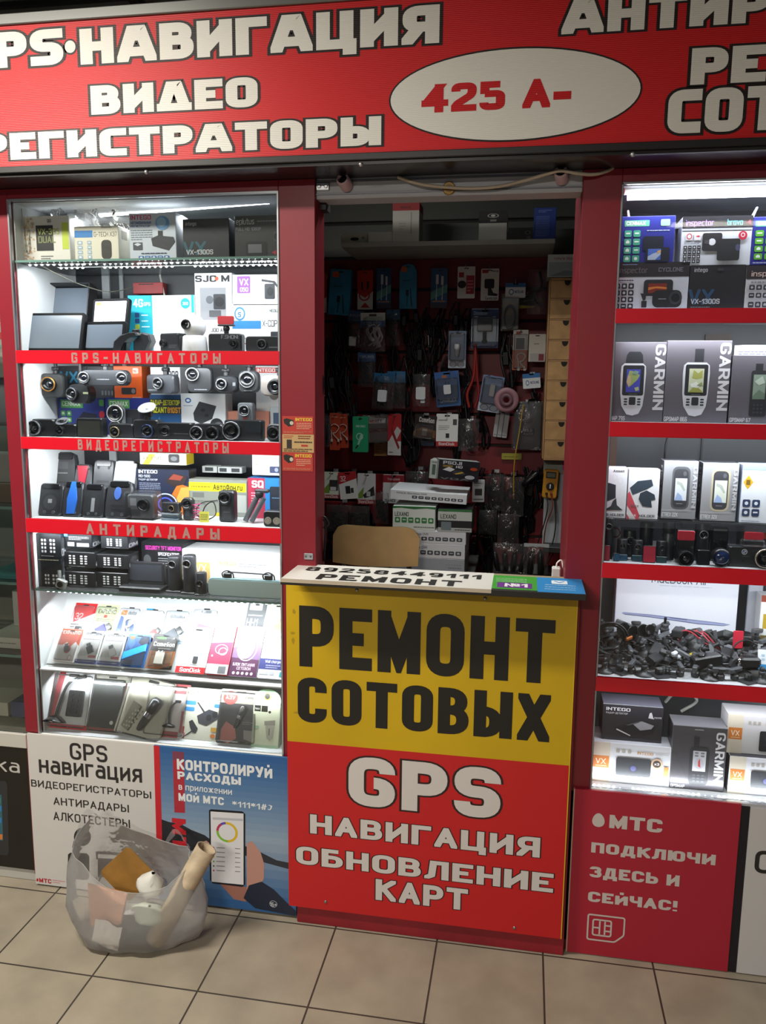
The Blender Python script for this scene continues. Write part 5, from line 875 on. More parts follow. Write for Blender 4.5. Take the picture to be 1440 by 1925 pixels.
mb = MB(); mb.ball((.03, 0, .085), .013, BLK); mb.box((.018, -.01, .09), (.06, .012, .100), M('2a2b2e', .4), .003); mb.to('head', r)
r = empty('speaker_module', 'black twin speaker module with two cream cones at the end of the third strip', 'speaker', (P(512, 990, .03).x, .03, Z3)); mb = MB(); mb.slab(rrect(-.027, 0, .027, .045, .008, .008), 0, .03, M('232427', .4), .003); mb.to('body', r)
for k in (-1, 1): mb = MB(); mb.lathe([(.0105, 0), (.0105, .002), (.008, .0005), (.004, .001), (0, .0025)], (k*.0128, -.0005, .017), (0, -1, 0), M('cfcabc', .5), 20); mb.to('cone', r)

# ---- glass shelf of small black boxes
Z4 = .9755
BX = [(69, 1047, 116, 1107, Z4, .034, 'tall black box with white icons standing by the side wall on the lower glass shelf'), (67, 1004, 114, 1041, Z4+.0905, .034, 'black box with white icons, topmost of its pile by the side wall'),
      (117, 1075, 178, 1109, Z4, .05, 'black box with white icons, lowest of the second pile'), (116, 1038, 178, 1075, Z4+.0615, .05, 'black box with white icons, middle of the second pile'), (122, 1004, 172, 1038, Z4+.123, .05, 'black box with a blue sticker and pale label, topmost of the second pile'),
      (181, 1077, 240, 1110, Z4, .06, 'black box with white icons, lowest of the third pile'), (182, 1043, 241, 1077, Z4+.0615, .06, 'black box with white icons and a grey relay, middle of the third pile'), (190, 1008, 240, 1043, Z4+.123, .06, 'black box with white icons, topmost of the third pile')]
for k, (a0, b0, a1, b1, zb, Y, lab) in enumerate(BX):
    pr = [('g', .2, .2, .44, .82, 2, 4, 'c9cac8', None), ('g', .54, .2, .8, .82, 2, 4, 'c0c1bf', None), ('l', .2, .06, .7, .12, 1, '8a8c8e')] if k != 4 else [('l', .15, .55, .9, .85, 3, '77797c'), ('r', .1, .1, .35, .4, '8f9194'), ('r', .45, .1, .9, .35, 'b9bab4'), ('r', -.02, .8, .12, 1., '3a7ac8')]
    if k == 0: pr = [('g', .3, .08, .52, .45, 2, 3, 'c0c1bf', None), ('g', .6, .08, .86, .45, 2, 3, 'c0c1bf', None), ('l', .1, .88, .9, .93, 1, 'b0a888')]
    carton('relay_box', lab, (a0, b0, a1, b1), Y, zb, .07 if k > 1 else .028, '1b1c1e', pr, spr=[('e', .5, .5, .3, .35, '3a3b3e'), ('t', 'OM', .1, .1, .3, '9a9c9e', dict(W=.8))], rough=.3, side='222326')
    if k in (2, 5, 3): pass
x = P(110, 1080, .02).x; mb = MB(); mb.box((-.016, -.004, 0), (.016, .010, .03), M('b4b6b2', .35, .5), .003); mb.cyl((0, -.004, .015), (0, -1, 0), .009, .004, BLK, 16); mb.tube([(-.012, .005, .03), (-.022, .008, .05)], .006, M('9a9c98', .35, .5)); mb.thing('metal_bracket', 'silver metal bracket with a round hole leaning on the tall black box', 'bracket', (x, .022, Z4+.0006), (0, .35, 0))
carton('monitor_box', 'black monitor box with pink heading behind the folded screen', (266, 1020, 345, 1075), .15, Z4+.05, .09, '232427', [('t', 'SECURITY TFT MONITOR', .1, .7, .16, 'd23aa8', dict(W=.85, t=2.2)), ('t', 'SPECIFICATIONS', .4, .48, .13, 'd8d8da', dict(W=.5, t=2)), ('l', .4, .05, .7, .42, 4, '8a8c8e'), ('e', .14, .3, .09, .2, '55575a')], top='3a3d3c', rough=.3)
mb = MB(); x, z, w, h = fit((266, 1060, 345, 1110), .15, Z4); mb.box((-w/2, 0, 0), (w/2, .09, .0495), M('1f2023', .4), .002); mb.thing('monitor_box', 'plain black box under the one with the pink heading, behind the folded screen', 'box', (x, .15, Z4))
r = empty('folding_monitor', 'black folding monitor opened like a laptop on the lower glass shelf', 'monitor', (P(272, 1110, .06).x, .06, Z4))
x, z, w, h = fit((243, 1059, 312, 1110), .06, Z4); mb = MB(); mb.box((-w/2-.012, -.03, 0), (w/2+.005, .03, .016), M('1f2022', .4), .004); mb.to('base', r)
mb = MB(); mb.slab(rrect(-w/2, .016, w/2, h, .004, .004), .012, .026, M('26272a', .4), .002); o = mb.to('lid', r); mb = MB(); mb.slab(rrect(-w*.44, .026, w*.44, h-.008, .002, .002), .011, .013, M('35383f', .12)); mb.to('screen', o)
pipecam('tall black cylinder camera with a round eye beside the folding monitor', (312, 1048, 337, 1120), .05, Z4, .80, .28, ring='77797c')
pipecam('thinner black cylinder camera with an eye near its top, middle of the three', (340, 1046, 364, 1122), .04, Z4, .80, .3, ring='8a8c90')
pipecam('short black cylinder camera on a bracket beside the mirror monitor', (366, 1078, 385, 1124), .03, Z4, .55, .3, ring='3c3d40')
carton('recorder_box', 'long white recorder box with a gold VX square, behind the mirror monitor', (343, 1036, 531, 1098), .14, Z4+.012, .11, 'e9e9ea', [('r', .1, .0, .28, .62, 'd8b06a'), ('t', 'VX', .135, .3, .26, 'f4ecd8', dict(W=.11, t=1.5)), ('r', .1, .62, .28, .88, 'd8d0c0'), ('t', 'INTEGO', .37, .56, .12, 'd8a85a', dict(W=.17)), ('l', .57, .52, .85, .66, 2, '9a9ca0'), ('r', .77, .06, .84, .2, 'e0b04a')], side='dcdcdc', top='f2f2f2')
r = empty('mirror_monitor', 'long blue-green rear-view mirror monitor with two clip brackets', 'mirror', (P(461, 1126, .03).x, .03, Z4))
x, z, w, h = fit((390, 1088, 532, 1124), .03, Z4+.002); mb = MB(); mb.slab(rrect(-w/2, .002, w/2, h, .014, .014, 5), 0, .016, M('7d979b', .25), .003); mb.to('body', r); mb = MB(); mb.slab(rrect(-w*.485, .006, w*.485, h-.004, .011, .011, 5), -.001, .001, M('a9bcb8', .08)); mb.to('mirror_glass', r)
for k in (-.24, .30): mb = MB(); mb.box((w*k-.012, .002, h-.002), (w*k+.012, .014, h+.016), BLK, .003); mb.tube(spline([(w*k-.014, .008, h), (w*k-.016, .006, h+.014), (w*k, .006, h+.022), (w*k+.016, .006, h+.014), (w*k+.018, .008, h)], 5), .002, BLK); mb.to('clip', r)
mb = MB(); mb.tube([(w*-.24, .008, h+.018), (w*.30, .008, h+.016)], .0022, BLK); mb.to('cross_bar', r)

# ---- sloping ledge: two rows of carded packs lying on it
def lpack(label, x0, x1, ytop, s, col, pr=(), prod=None, bl=(.04, .04, .96, .9, .008), H=None, name='carded_pack', yaw=0, **k):
    y, z = led(s, .0025 if s > .05 else .0145); xm = (x0+x1)/2; zt = None
    a, b = P(x0, 1210, y), P(x1, 1210, y); root = pack(name, label, (x0, ytop, x1, 1260), y, z, 90-0-math.degrees(PI/2-LT), col, pr, prod, bl, yaw=yaw, **k); return root
R1, R2 = .004, .092
lpack('white and red memory card pack showing 32, rear row by the side wall', 124, 165, 1133, R2, 'f2f0f0', [('p', [(0, 1), (1, 1), (1, .72), (.12, .42), (0, .8)], 'd8262c'), ('t', '32', .14, .5, .2, 'f4e6e4', dict(W=.34, t=1.5)), ('l', .05, .25, .4, .4, 2, '55565a')], lambda m, w, h, y: m.slab(rrect(-w*.2, h*.1, w*.1, h*.3, .002, .002), y, y+.002, M('3a3b3e')))
lpack('pale green flash drive pack in the rear row, second from the side wall', 167, 207, 1135, R2, 'd9dfb0', [('t', 'EXPLOYD', .08, .72, .12, '4a4c3a', dict(W=.84)), ('rr', .4, .6, .56, .68, 'b8402f', .02), ('l', .1, .48, .9, .58, 2, '8a8c78')], lambda m, w, h, y: p_usb(m, w*.1, h*.25, y, .05, '34348a', -.95))
lpack('white cable pack with a blue starburst print, rear row', 211, 252, 1138, R2, 'e4e6ec', [('p', [(.0, 0), (.1, .7), (.25, .65), (.3, 0)], '5a78b8'), ('p', [(.35, 0), (.4, .62), (.5, .62), (.55, 0)], '6a86c0'), ('p', [(.62, 0), (.66, .5), (.8, .45), (.9, 0)], '5a78b8'), ('rr', .08, .72, .34, .86, 'd8862a', .02), ('t', 'data', .4, .74, .1, '55606a')], lambda m, w, h, y: p_cable(m, w*.1, h*.4, y, .05))
lpack('plain white flash drive pack with a hang slot, rear row', 255, 298, 1142, R2, 'f4f4f4', [('r', .1, .93, .5, .98, '3a9ac8'), ('p', [(.4, .0), (.8, .3), (.95, .2), (.7, 0)], '3a4a8a')], lambda m, w, h, y: p_usb(m, w*.25, h*.25, y, .04, 'c84a4a', -.8))
lpack('white and sky blue drive pack with a dark stick, rear row', 299, 345, 1143, R2, 'e6edf2', [('t', 'OltraMax', .2, .72, .09, '55585c', dict(W=.6)), ('p', [(0, 0), (0, .4), (1, .25), (1, 0)], 'b9d4e4')], lambda m, w, h, y: p_usb(m, w*.05, h*.25, y, .055, '3c4148', -.9))
lpack('white earphone pack with a pink swirl, rear row', 349, 398, 1140, R2, 'eeeef2', [('p', [(0, .2), (.3, .55), (1, .45), (1, .2)], 'd89ac8'), ('l', .2, .68, .7, .76, 1, 'd0d0d4'), ('rr', .3, .83, .7, .9, 'a8a8b0', .04)], None)
lpack('grey phone glass pack with pale lettering, rear row near the post', 450, 485, 1131, R2, '77767a', [('rr', .1, .82, .8, .98, 'e6e6e8', .04), ('t', 'HH1', .08, .46, .18, 'd0d0d4', dict(W=.6, t=1.3)), ('l', .1, .68, .9, .74, 1, 'd0d0d4')], None, None)
lpack('cream and yellow sim accessory pack at the end of the rear row', 487, 531, 1134, R2, 'f0ead2', [('p', [(.1, .5), (.25, .62), (.3, .58), (.15, .46)], 'c8b89a'), ('p', [(.6, .66), (.72, .68), (.8, .5), (.7, .48)], 'd8a890'), ('p', [(.4, .2), (.9, .25), (.8, .6), (.45, .55)], 'ecd88a'), ('p', [(.06, .0), (.2, 0), (.16, .34), (.08, .32)], 'd86a7a')], None, None)
lpack('red and pale flash drive pack at the side wall end of the front row', 98, 137, 1181, R1, 'ddd8d4', [('p', [(0, 1), (1, 1), (1, .5), (.8, .62), (.6, .46), (.4, .6), (.2, .5), (0, .5)], 'c4553f'), ('t', 'EXPLOYD', .06, .84, .1, 'f0dcd4', dict(W=.86)), ('e', .5, .38, .16, .12, 'c4553f'), ('o', .72, .14, .1, .08, .2, 'b0403a')], lambda m, w, h, y: p_usb(m, w*-.02, h*.42, y, .026, '6a6a6c', .3))
def olm(n): return [('t', 'OltraMax', .14, .86, .075, '3a3c44', dict(W=.8, t=2.6)), ('l', .1, .7, .9, .76, 1, '8a8c94'), ('r', 0, 0, 1, .12, '4a5284'), ('l', .08, .03, .9, .09, 1, 'a4aac8'), ('r', .55, .18, .9, .26, 'b04a4a'), ('p', [(0, .2), (.3, .66), (.9, .7), (1, .3), (.6, .25)], 'cfcdc8')]
lpack('white flash drive pack with a black mini drive, second in the front row', 138, 178, 1184, R1, 'e2e1de', olm(0), lambda m, w, h, y: p_usb(m, w*.05, h*.45, y, .034, '26272a', .5))
lpack('white flash drive pack with a white mini drive, third in the front row', 180, 222, 1187, R1, 'e2e1de', olm(1), lambda m, w, h, y: p_usb(m, w*.05, h*.42, y, .036, 'ececec', .5))
lpack('blue flash drive pack with a bright blue stick, fourth in the front row', 225, 268, 1191, R1, '2f6cb8', [('p', [(.5, .75), (.62, .95), (.95, .95), (1, .72), (.8, .6)], '23304a'), ('p', [(.05, .7), (.2, .9), (.4, .72), (.25, .5)], '4a86cc'), ('rr', .1, .84, .3, .93, 'd87a2a', .02), ('t', '16', .16, .06, .12, 'dfe6f0', dict(t=2.4)), ('r', 0, 0, .45, .22, '22406a')], lambda m, w, h, y: m.slab([(-w*.48+a*w*.95, h*(.28+.3*a)+b*.012) for a, b in ((0, -1), (1, -1), (1, 1), (0, 1))], y-.009, y, M('2a8fe0', .3), .003))
lpack('black and orange nine-volt battery pack in the middle of the front row', 272, 320, 1191, R1, '2b2724', [('p', [(0, 0), (0, .5), (1, .52), (1, .12), (.5, .0)], 'b0683a'), ('p', [(.1, .1), (.1, .36), (.9, .5), (.95, .2)], 'd09a6a'), ('t', 'Camelion', .08, .64, .13, 'f0eeea', dict(W=.84, t=2.6)), ('e', .35, .88, .2, .04, '5a9a4a'), ('t', '9V', .74, .86, .07, 'd8d6d2'), ('l', .3, .56, .8, .6, 1, 'c8c4bc')], lambda m, w, h, y: (m.box((-w*.16, y-.014, h*.1), (w*.18, y, h*.44), M('c9c4b8', .3, .4), .001), m.cyl((-w*.06, y-.007, h*.44), (0, 0, 1), .004, .004, CHR, 8), m.cyl((w*.08, y-.007, h*.44), (0, 0, 1), .004, .004, CHR, 8)))
lpack('large white memory card pack with a red foot, front row', 327, 382, 1178, R1-.006, 'f2f2f2', [('r', 0, 0, 1, .14, 'd0202a'), ('t', 'SanDisk', .14, .025, .09, 'f6ecec', dict(W=.72, t=2.2)), ('rr', .8, .64, .96, .78, '8a8c90', .03), ('rr', .83, .66, .93, .76, 'e4e4e6', .02), ('l', .45, .17, .7, .2, 1, '55565a'), ('l', .45, .9, .8, .93, 1, '9a9ca0')], lambda m, w, h, y: m.slab(rrect(w*.02, h*.22, w*.18, h*.36, .001, .001), y, y+.002, M('2a2b2e')), None)
carton('cable_box', 'white and crimson cable box with a red edge leaning on the ledge', (384, 1174, 425, 1268), led(0, .02)[0], led(0, .02)[1], .016, 'f0eef0', [('p', [(0, .2), (1, .2), (1, .66), (0, .62)], 'c83a5c'), ('o', .52, .5, .3, .1, .12, 'f0dfe6'), ('o', .6, .46, .2, .08, .2, 'f0dfe6'), ('r', .0, .02, .4, .2, 'd8d8e4'), ('r', .55, .02, .9, .16, '77787c'), ('e', .15, .36, .04, .02, 'f6eef2')], tilt=90-math.degrees(PI/2-LT), side='b8142c')
lpack('dark purple charger box with white plug and cable picture, front row', 427, 480, 1176, R1-.004, 'e9e6ee', [('p', [(0, 0), (1, 0), (1, .34), (0, .36)], '5a2a50'), ('p', [(0, .36), (1, .34), (1, .6), (.8, .9), (.55, .4), (.2, .6), (0, .55)], '8a6a94'), ('p', [(.05, .7), (.3, .78), (.3, .72), (.05, .6)], '7ab0d8'), ('e', .45, .58, .3, .24, 'f6f6f8'), ('o', .5, .56, .36, .26, .08, 'fafafa'), ('t', 'БЛОК ПИТАНИЯ', .1, .2, .06, 'e4c8d8', dict(W=.78, t=2.4)), ('t', 'СЕТЕВОЙ', .26, .125, .06, 'e4c8d8', dict(W=.5, t=2.4)), ('e', .18, .06, .05, .03, 'ece4ea'), ('e', .34, .06, .05, .03, 'ece4ea'), ('e', .5, .06, .05, .03, 'ece4ea'), ('e', .66, .06, .05, .03, 'ece4ea'), ('e', .82, .06, .05, .03, 'ece4ea')], None, None, d=.012, hole=False)
lpack('white and navy wall charger box at the post end of the front row', 482, 532, 1188, R1-.004, 'f1f2f5', [('r', 0, .19, 1, .42, '3a3f84'), ('t', 'Wall charger', .2, .33, .06, 'dfe2ee', dict(W=.62, t=1.6)), ('l', .25, .21, .8, .3, 2, 'b0b4d0'), ('t', 'EXPLOYD', .12, .86, .07, '3c3e46', dict(W=.7, t=1.4)), ('p', [(.2, .62), (.55, .78), (.62, .7), (.3, .5)], 'c4cfe4'), ('rr', .05, .08, .38, .15, 'd0d2d8', .02), ('rr', .44, .08, .6, .15, 'd0d2d8', .02), ('rr', .82, .05, .98, .15, '3aa8b8', .02), ('p', [(.6, .97), (.75, 1), (.9, .95)], 'd04a4a')], None, None, d=.012, hole=False)

# ---- floor of the cabinet: larger packs leaning back
Z6 = .5135
def fpack(label, bb, Y, col, pr=(), prod=None, bl=(.03, .03, .97, .95, .018), tilt=24, **k):
    return pack(k.pop('name', 'carded_pack'), label, bb, Y, Z6+.001, tilt, col, pr, prod, bl, **k)
fpack('white and red pack with a long-arm suction holder, on the cabinet floor', (80, 1262, 160, 1374), .045, 'eeeeee', [('p', [(0, 0), (.14, 0), (.3, 1), (.16, 1)], 'd8384a'), ('r', 0, 0, 1, .08, 'c8283a')], lambda m, w, h, y: (m.lathe([(0, 0), (w*.24, 0), (w*.22, .004), (w*.08, .02), (0, .022)], (-w*.22, y-.015, h*.1), (0, 0, 1), M('131315', .25), 18), m.tube(spline([(-w*.22, y-.015, h*.18), (-w*.16, y-.012, h*.5), (-w*.05, y-.012, h*.78), (w*.16, y-.012, h*.9), (w*.34, y-.012, h*.93)], 6), .0045, BLK, 8), m.slab(rrect(0, h*.22, w*.34, h*.68, .004, .004), y-.015, y, M('26272c', .3), .003), [m.cyl((w*(.1+.14*(k % 2)), y-.015, h*(.3+.1*(k//2))), (0, -1, 0), .005, .003, M('3a3b42', .3), 10) for k in range(8)]))
fpack('dark leather phone case in a clear sleeve with a pale round sticker', (162, 1266, 226, 1370), .05, 'ded8c8', [('r', 0, .02, .97, .1, 'a83a30'), ('r', .9, .05, .98, .86, '8c3a2a')], lambda m, w, h, y: (m.slab(rrect(-w*.47, h*.06, w*.42, h*.9, .004, .004), y-.012, y, M('2f332f', .4, noise=40), .003), m.cyl((w*.22, y-.012, h*.16), (0, -1, 0), .006, .0006, M('e4e4dc'), 16)), (.0, .0, 1, 1, .014), bcol=1)
fpack('clear bag with a car radio transmitter and its small remote', (216, 1272, 298, 1388), .035, 'd6d2bc', [], lambda m, w, h, y: (p_fm(m, w*.12, h*.4, y, h*.62, '2c2d2f'), m.slab([(-w*.42, h*.12), (-w*.24, h*.06), (-w*.1, h*.5), (-w*.3, h*.56)], y-.009, y, M('8f8c7c', .4), .002), [m.cyl((-w*(.34-.04*(k//3))+w*.06*(k % 3), y-.009, h*(.14+.07*(k//3))), (0, -1, 0), .0032, .002, M('c4c0ac'), 8) for k in range(15)]), (.0, .0, 1, 1, .024), roll=10)
fpack('red headed pack with a black windscreen mount, fourth on the cabinet floor', (268, 1284, 344, 1392), .05, 'd9cfcb', [('r', 0, .82, 1, 1, 'b84a50'), ('l', .1, .86, .9, .96, 2, 'e4c4c4'), ('r', 0, 0, 1, .11, 'a8303c'), ('rr', .02, .3, .36, .66, '3f5a44', .06), ('r', .84, .0, .98, .16, 'b9b2b0'), ('r', .86, .1, .98, .5, 'b23a44')], lambda m, w, h, y: p_arm(m, w*.12, h*.44, y, h*.52))
carton('splitter_box', 'white car socket splitter box with blue tags and a dark plug picture', (338, 1293, 414, 1394), .05, Z6, .03, 'd8d6c6', [('t', 'eplutus', .05, .86, .09, '5a584e', dict(W=.4, t=1.3)), ('t', 'PC-941', .72, .84, .04, '55544c', dict(W=.22)), ('l', .08, .77, .9, .81, 1, '8a887c'), ('rr', .02, .66, .28, .74, '3f86c0', .03), ('rr', .02, .54, .26, .62, '3f86c0', .03), ('rr', .74, .64, .98, .71, '3f86c0', .03), ('p', [(.3, .72), (.34, .72), (.54, .54), (.5, .52)], '34363e'), ('p', [(.34, .46), (.62, .6), (.84, .56), (.88, .44), (.6, .28), (.4, .32)], '3e4048'), ('e', .78, .5, .07, .06, '24262c'), ('e', .64, .44, .07, .06, '24262c'), ('p', [(.16, .34), (.24, .38), (.4, .22), (.36, .12), (.26, .14), (.2, .24)], '34363e'), ('p', [(.02, .02), (.05, .02), (.28, .16), (.26, .18)], '34363e'), ('r', .72, .18, .88, .26, 'c89a3a'), ('e', .78, .1, .06, .04, 'd07a3a')], tilt=22, side='bdb9a8')
fpack('black and salmon car charger pack with a round red badge', (404, 1296, 480, 1410), .045, '2c2a2a', [('r', .0, .74, 1, 1, 'c9c2b0'), ('e', .24, .84, .18, .13, 'c9564c'), ('t', 'АЗУ', .12, .81, .07, 'f0d8d0', dict(W=.24)), ('p', [(.1, .05), (.3, .0), (.5, .1), (.44, .3), (.2, .4), (.1, .25)], 'd27a6e'), ('t', 'remax', .62, .84, .05, '6a6458', dict(W=.3)), ('l', .6, .36, .95, .42, 2, 'b0aca4'), ('p', [(.66, .26), (.9, .26), (.88, .06), (.68, .1)], 'a9a6a2')], lambda m, w, h, y: p_fm(m, w*.05, h*.5, y, h*.46, '4a4744'))
r = carton('charger_box', 'pale green car charger box with a rounded green hang tab, by the post', (471, 1325, 522, 1412), .04, Z6, .035, 'cfd3b8', [('r', .05, .84, .28, .98, '2a2926'), ('r', .31, .84, .54, .98, '2a2926'), ('t', 'hoco', .08, .88, .05, 'd0cec0', dict(W=.16)), ('e', .62, .84, .05, .03, '3a3834'), ('p', [(.44, .62), (.84, .66), (.84, .54), (.46, .52)], '8f8c80'), ('p', [(.5, .52), (.8, .54), (.78, .24), (.68, .16), (.56, .22)], 'a9a698'), ('r', .62, .3, .66, .46, '6a685e'), ('rr', .12, .44, .26, .5, '9ac0a0', .03), ('r', 0, 0, 1, .06, 'a8c4a4')], tilt=14, side='b4b89e')
h = r.data.vertices and max(v.co.z for v in r.data.vertices); w = max(v.co.x for v in r.data.vertices)
mb = MB(); mb.slab([(-w, h)]+[(w*1.02*math.cos(PI-k*PI/12), h+.012+.036*math.sin(PI-k*PI/12)) for k in range(13)]+[(w, h)], .0, .002, M('9cc49a', .45)); mb.cyl((0, .0005, h+.026), (0, -1, 0), .012, .001, M('c8c03a'), 20); mb.cyl((0, -.0004, h+.026), (0, -1, 0), .0085, .001, M('1d1c18'), 20); o = mb.to('hang_tab', r)

# ================================================================== cabinet with plain strips
Q1, Q2, Q3, Q4, Q5 = 1.7915, 1.5085, 1.1375, .8235, .4985
def cenmax(): return [('rr', .06, .8, .52, .92, '5fae96', .01), ('t', 'CENMAX', .09, .825, .075, 'e6f0ea', dict(W=.36, t=2.6)), ('rr', .73, .8, .9, .93, '8fc0a0', .02), ('l', .48, .69, .9, .74, 1, 'a0a8d0'), ('g', .05, .08, .38, .74, 2, 4, '48a88a', 'e6f2ec'), ('rr', .42, .32, .8, .6, '14162a', .03), ('rr', .48, .1, .92, .38, '1a1b28', .03), ('r', .52, .13, .76, .35, '4a6ac0'), ('p', [(.52, .2), (.62, .26), (.76, .3), (.76, .24), (.66, .13), (.52, .13)], 'b0bcd8'), ('p', [(.68, .25), (.76, .28), (.76, .33), (.7, .31)], 'd8a070'), ('l', .06, .03, .34, .06, 1, '8a90c4')]
tops = Q1+.1085
carton('recorder_box', 'blue recorder box with two columns of green icons, upper row at the post', (1167, 406, 1268, 494), .05, tops, .08, '2c2f86', cenmax(), side='24266a')
carton('recorder_box', 'white recorder box with a black header and iridescent lettering, upper row', (1281, 406, 1413, 496), .05, tops, .09, 'd9dae6', [('r', 0, .74, 1, 1, '1d1a22'), ('t', 'inspector', .05, .81, .12, 'b48ad8', dict(W=.4, t=1.5)), ('t', 'bravo', .64, .81, .12, '5ac0d0', dict(W=.22, t=1.5)), ('p', [(.9, .82), (.96, .92), (.98, .8), (.94, .86)], 'c03a5a'), ('r', 0, .715, 1, .755, 'b8b8c4'), ('g', .03, .05, .29, .42, 4, 4, '2a2830', 'c8c8d4'), ('rr', .06, .52, .16, .68, 'e4dce4', .02), ('o', .11, .6, .04, .06, .3, 'c84a5a'), ('rr', .18, .52, .28, .68, 'e4dce4', .02), ('p', [(.2, .6), (.24, .62), (.27, .6), (.24, .58)], 'c84a5a'), ('l', .04, .44, .28, .5, 2, '5a5864'), ('rr', .3, .3, .58, .66, '2e2b30', .03), ('e', .44, .48, .05, .07, 'e0dee6'), ('rr', .33, .44, .4, .52, '4a474e', .01), ('rr', .52, .1, .84, .54, '2a282c', .03), ('e', .81, .36, .035, .07, '4a4a6a'), ('e', .87, .6, .062, .09, 'c02a44'), ('o', .87, .61, .03, .045, .35, 'f0dce2')], side='b9bac8')
carton('recorder_box', 'blue recorder box with green icons, cut by the frame at the upper row end', (1413, 407, 1500, 498), .05, tops, .08, '2c2f86', [('rr', .06, .8, .7, .92, '5fae96', .01), ('t', 'CENMAX', .1, .825, .075, 'e6f0ea', dict(W=.5, t=2.6)), ('g', .05, .1, .5, .74, 2, 4, '5aa832', 'e6f2ec'), ('l', .06, .03, .5, .07, 1, 'c0c4dc')], side='24266a')
carton('recorder_box', 'white recorder box with a dark header and a camera pair, lower row at the post', (1150, 493, 1294, 588), .05, Q1, .08, 'd4d4e2', [('r', 0, .7, 1, 1, '2a2228'), ('t', 'inspector', .08, .78, .12, '6a6068', dict(W=.38, t=1.5)), ('t', 'CYCLONE', .6, .8, .09, '77707a', dict(W=.32)), ('l', .05, .6, .28, .66, 1, '4a4450'), ('g', .03, .02, .3, .58, 3, 4, '2b2830', 'd0d0dc'), ('rr', .42, .3, .8, .64, '2c2a30', .04), ('r', .48, .36, .72, .56, '8a2a20'), ('p', [(.48, .42), (.58, .46), (.72, .44), (.72, .48), (.6, .5), (.48, .48)], 'e0803a'), ('rr', .54, .06, .92, .42, '232228', .07), ('e', .84, .26, .085, .14, '3c3a42'), ('e', .84, .26, .055, .09, '141318'), ('l', .62, .22, .72, .26, 1, '9a98a4'), ('rr', .4, .06, .47, .2, '2c2a30', .01), ('p', [(.38, .36), (.46, .34), (.45, .22), (.42, .2)], '2c2a30')])
carton('recorder_box', 'black recorder box with pale VX lettering over a blue VX, lower row', (1295, 497, 1400, 583), .05, Q1, .08, '28242a', [('t', 'intego', .08, .84, .09, 'b4b0b8', dict(W=.24)), ('t', 'VX', .0, .12, .34, '2c4a6a', dict(W=.46, t=2.2)), ('t', 'VX-1300S', .05, .14, .11, 'c9c7cf', dict(W=.52)), ('l', .05, .05, .4, .09, 1, '77747c'), ('rr', .5, .86, .6, .92, '3c363e', .01)])
carton('recorder_box', 'pale recorder box with a brown-black header, end of the lower row', (1401, 499, 1500, 584), .05, Q1, .08, 'c9c4cc', [('r', 0, .7, 1, 1, '2e262a'), ('t', 'inspector', .1, .76, .12, 'd8b8b0', dict(W=.7, t=1.5)), ('l', .1, .6, .7, .66, 1, '77707a'), ('g', .06, .44, .6, .58, 4, 1, '3a363e', 'b8b4bc'), ('g', .06, .26, .6, .4, 4, 1, '3a363e', 'b8b4bc'), ('g', .06, .04, .6, .2, 4, 1, '3a363e', 'b8b4bc')])
for x, lab in ((1186, 'twist of clear plastic sticking up behind the blue icon box at the post'), (1407, 'clear plastic twist standing above the box with iridescent lettering')):
    a = P(x, 400, .1); mb = MB(); rows = [[(a.x+.006*math.cos(k)*(1-j*.12)+.01*j*(1 if x > 1300 else -.4)*.5, .1+.004*math.sin(k), tops+.06+.012*j+.04) for k in (0, 1.5, 3, 4.5)] for j in range(5)]; mb.grid(rows, M('b8bcc8', .2), cu=True); mb.thing('plastic_twist', lab, 'plastic')

# ---- tall silver navigator boxes
def gbox(map1, body, light, title, sub=True, part=1.):
    p = [('t', 'GARMIN', .875-.05, .97, .17*part, 'd8d4da', dict(W=.82, t=2.1, r=2.6, vert=True)), ('t', title, .02, .012, .055, 'dcd8dc', dict(W=.36, t=1.8))]
    p += [('p', [(.34, .7), (.36, .84), (.4, .88), (.58, .88), (.62, .84), (.64, .7)], '2a2a30')] if light == 1 else [('r', .44, .74, .58, .9, '2c2c32')]
    p += [('p', [(.27, .6), (.28, .7), (.33, .735), (.63, .735), (.68, .7), (.69, .6), (.68, .36), (.66, .2), (.6, .1), (.5, .075), (.4, .09), (.31, .2), (.28, .36)], body), ('rr', .31, .33, .66, .71, '26262c', .03), ('r', .37, .37, .6, .66, map1[0])]
    p += [('p', [(.37+.23*a, .37+.29*b) for a, b in q], c) for c, q in map1[1]]
    p += [('g', .33, .2, .42, .3, 1, 3, '33333a', None), ('g', .55, .2, .64, .3, 1, 3, '33333a', None), ('rr', .43, .21, .54, .31, '2a2a30', .02), ('l', .42, .34, .56, .355, 1, '77777c')]
    return p
MAPA = ('4a4ab8', [('9aa86a', [(.05, .6), (.2, .95), (.6, .9), (.95, .75), (.8, .55), (.55, .4), (.3, .25), (.1, .4)]), ('c8b088', [(.02, .45), (.1, .75), (.3, .7), (.35, .4), (.2, .2)]), ('b9c08a', [(.6, .2), (.9, .25), (.95, .1), (.7, .05)]), ('7a9a8a', [(.4, .8), (.6, .95), (.9, .9), (.7, .75)])])
MAPB = ('c9cdb0', [('a8a85a', [(.3, .95), (.6, .8), (.9, .95), (.9, .6), (.5, .55), (.2, .6)]), ('e4e6de', [(.1, .35), (.5, .45), (.8, .3), (.6, .2), (.2, .22)]), ('9a9a4a', [(0, .0), (.3, .2), (.7, .18), (.95, .05), (.95, 0)]), ('8f9a6a', [(.55, .3), (.9, .45), (.95, .3)])])
MAPC = ('9aa89a', [('77887a', [(0, .2), (.4, .4), (.9, .3), (.9, 0), (0, 0)]), ('c9cfc8', [(.1, .7), (.5, .9), (.9, .6), (.6, .55)])])
def mt(name, label, bb, pr, Y=.05, **k): return carton(name, label, bb, Y, Q2, .075, '67626a', pr, rough=.32, side='5a565c', top='b0acb4', **k)
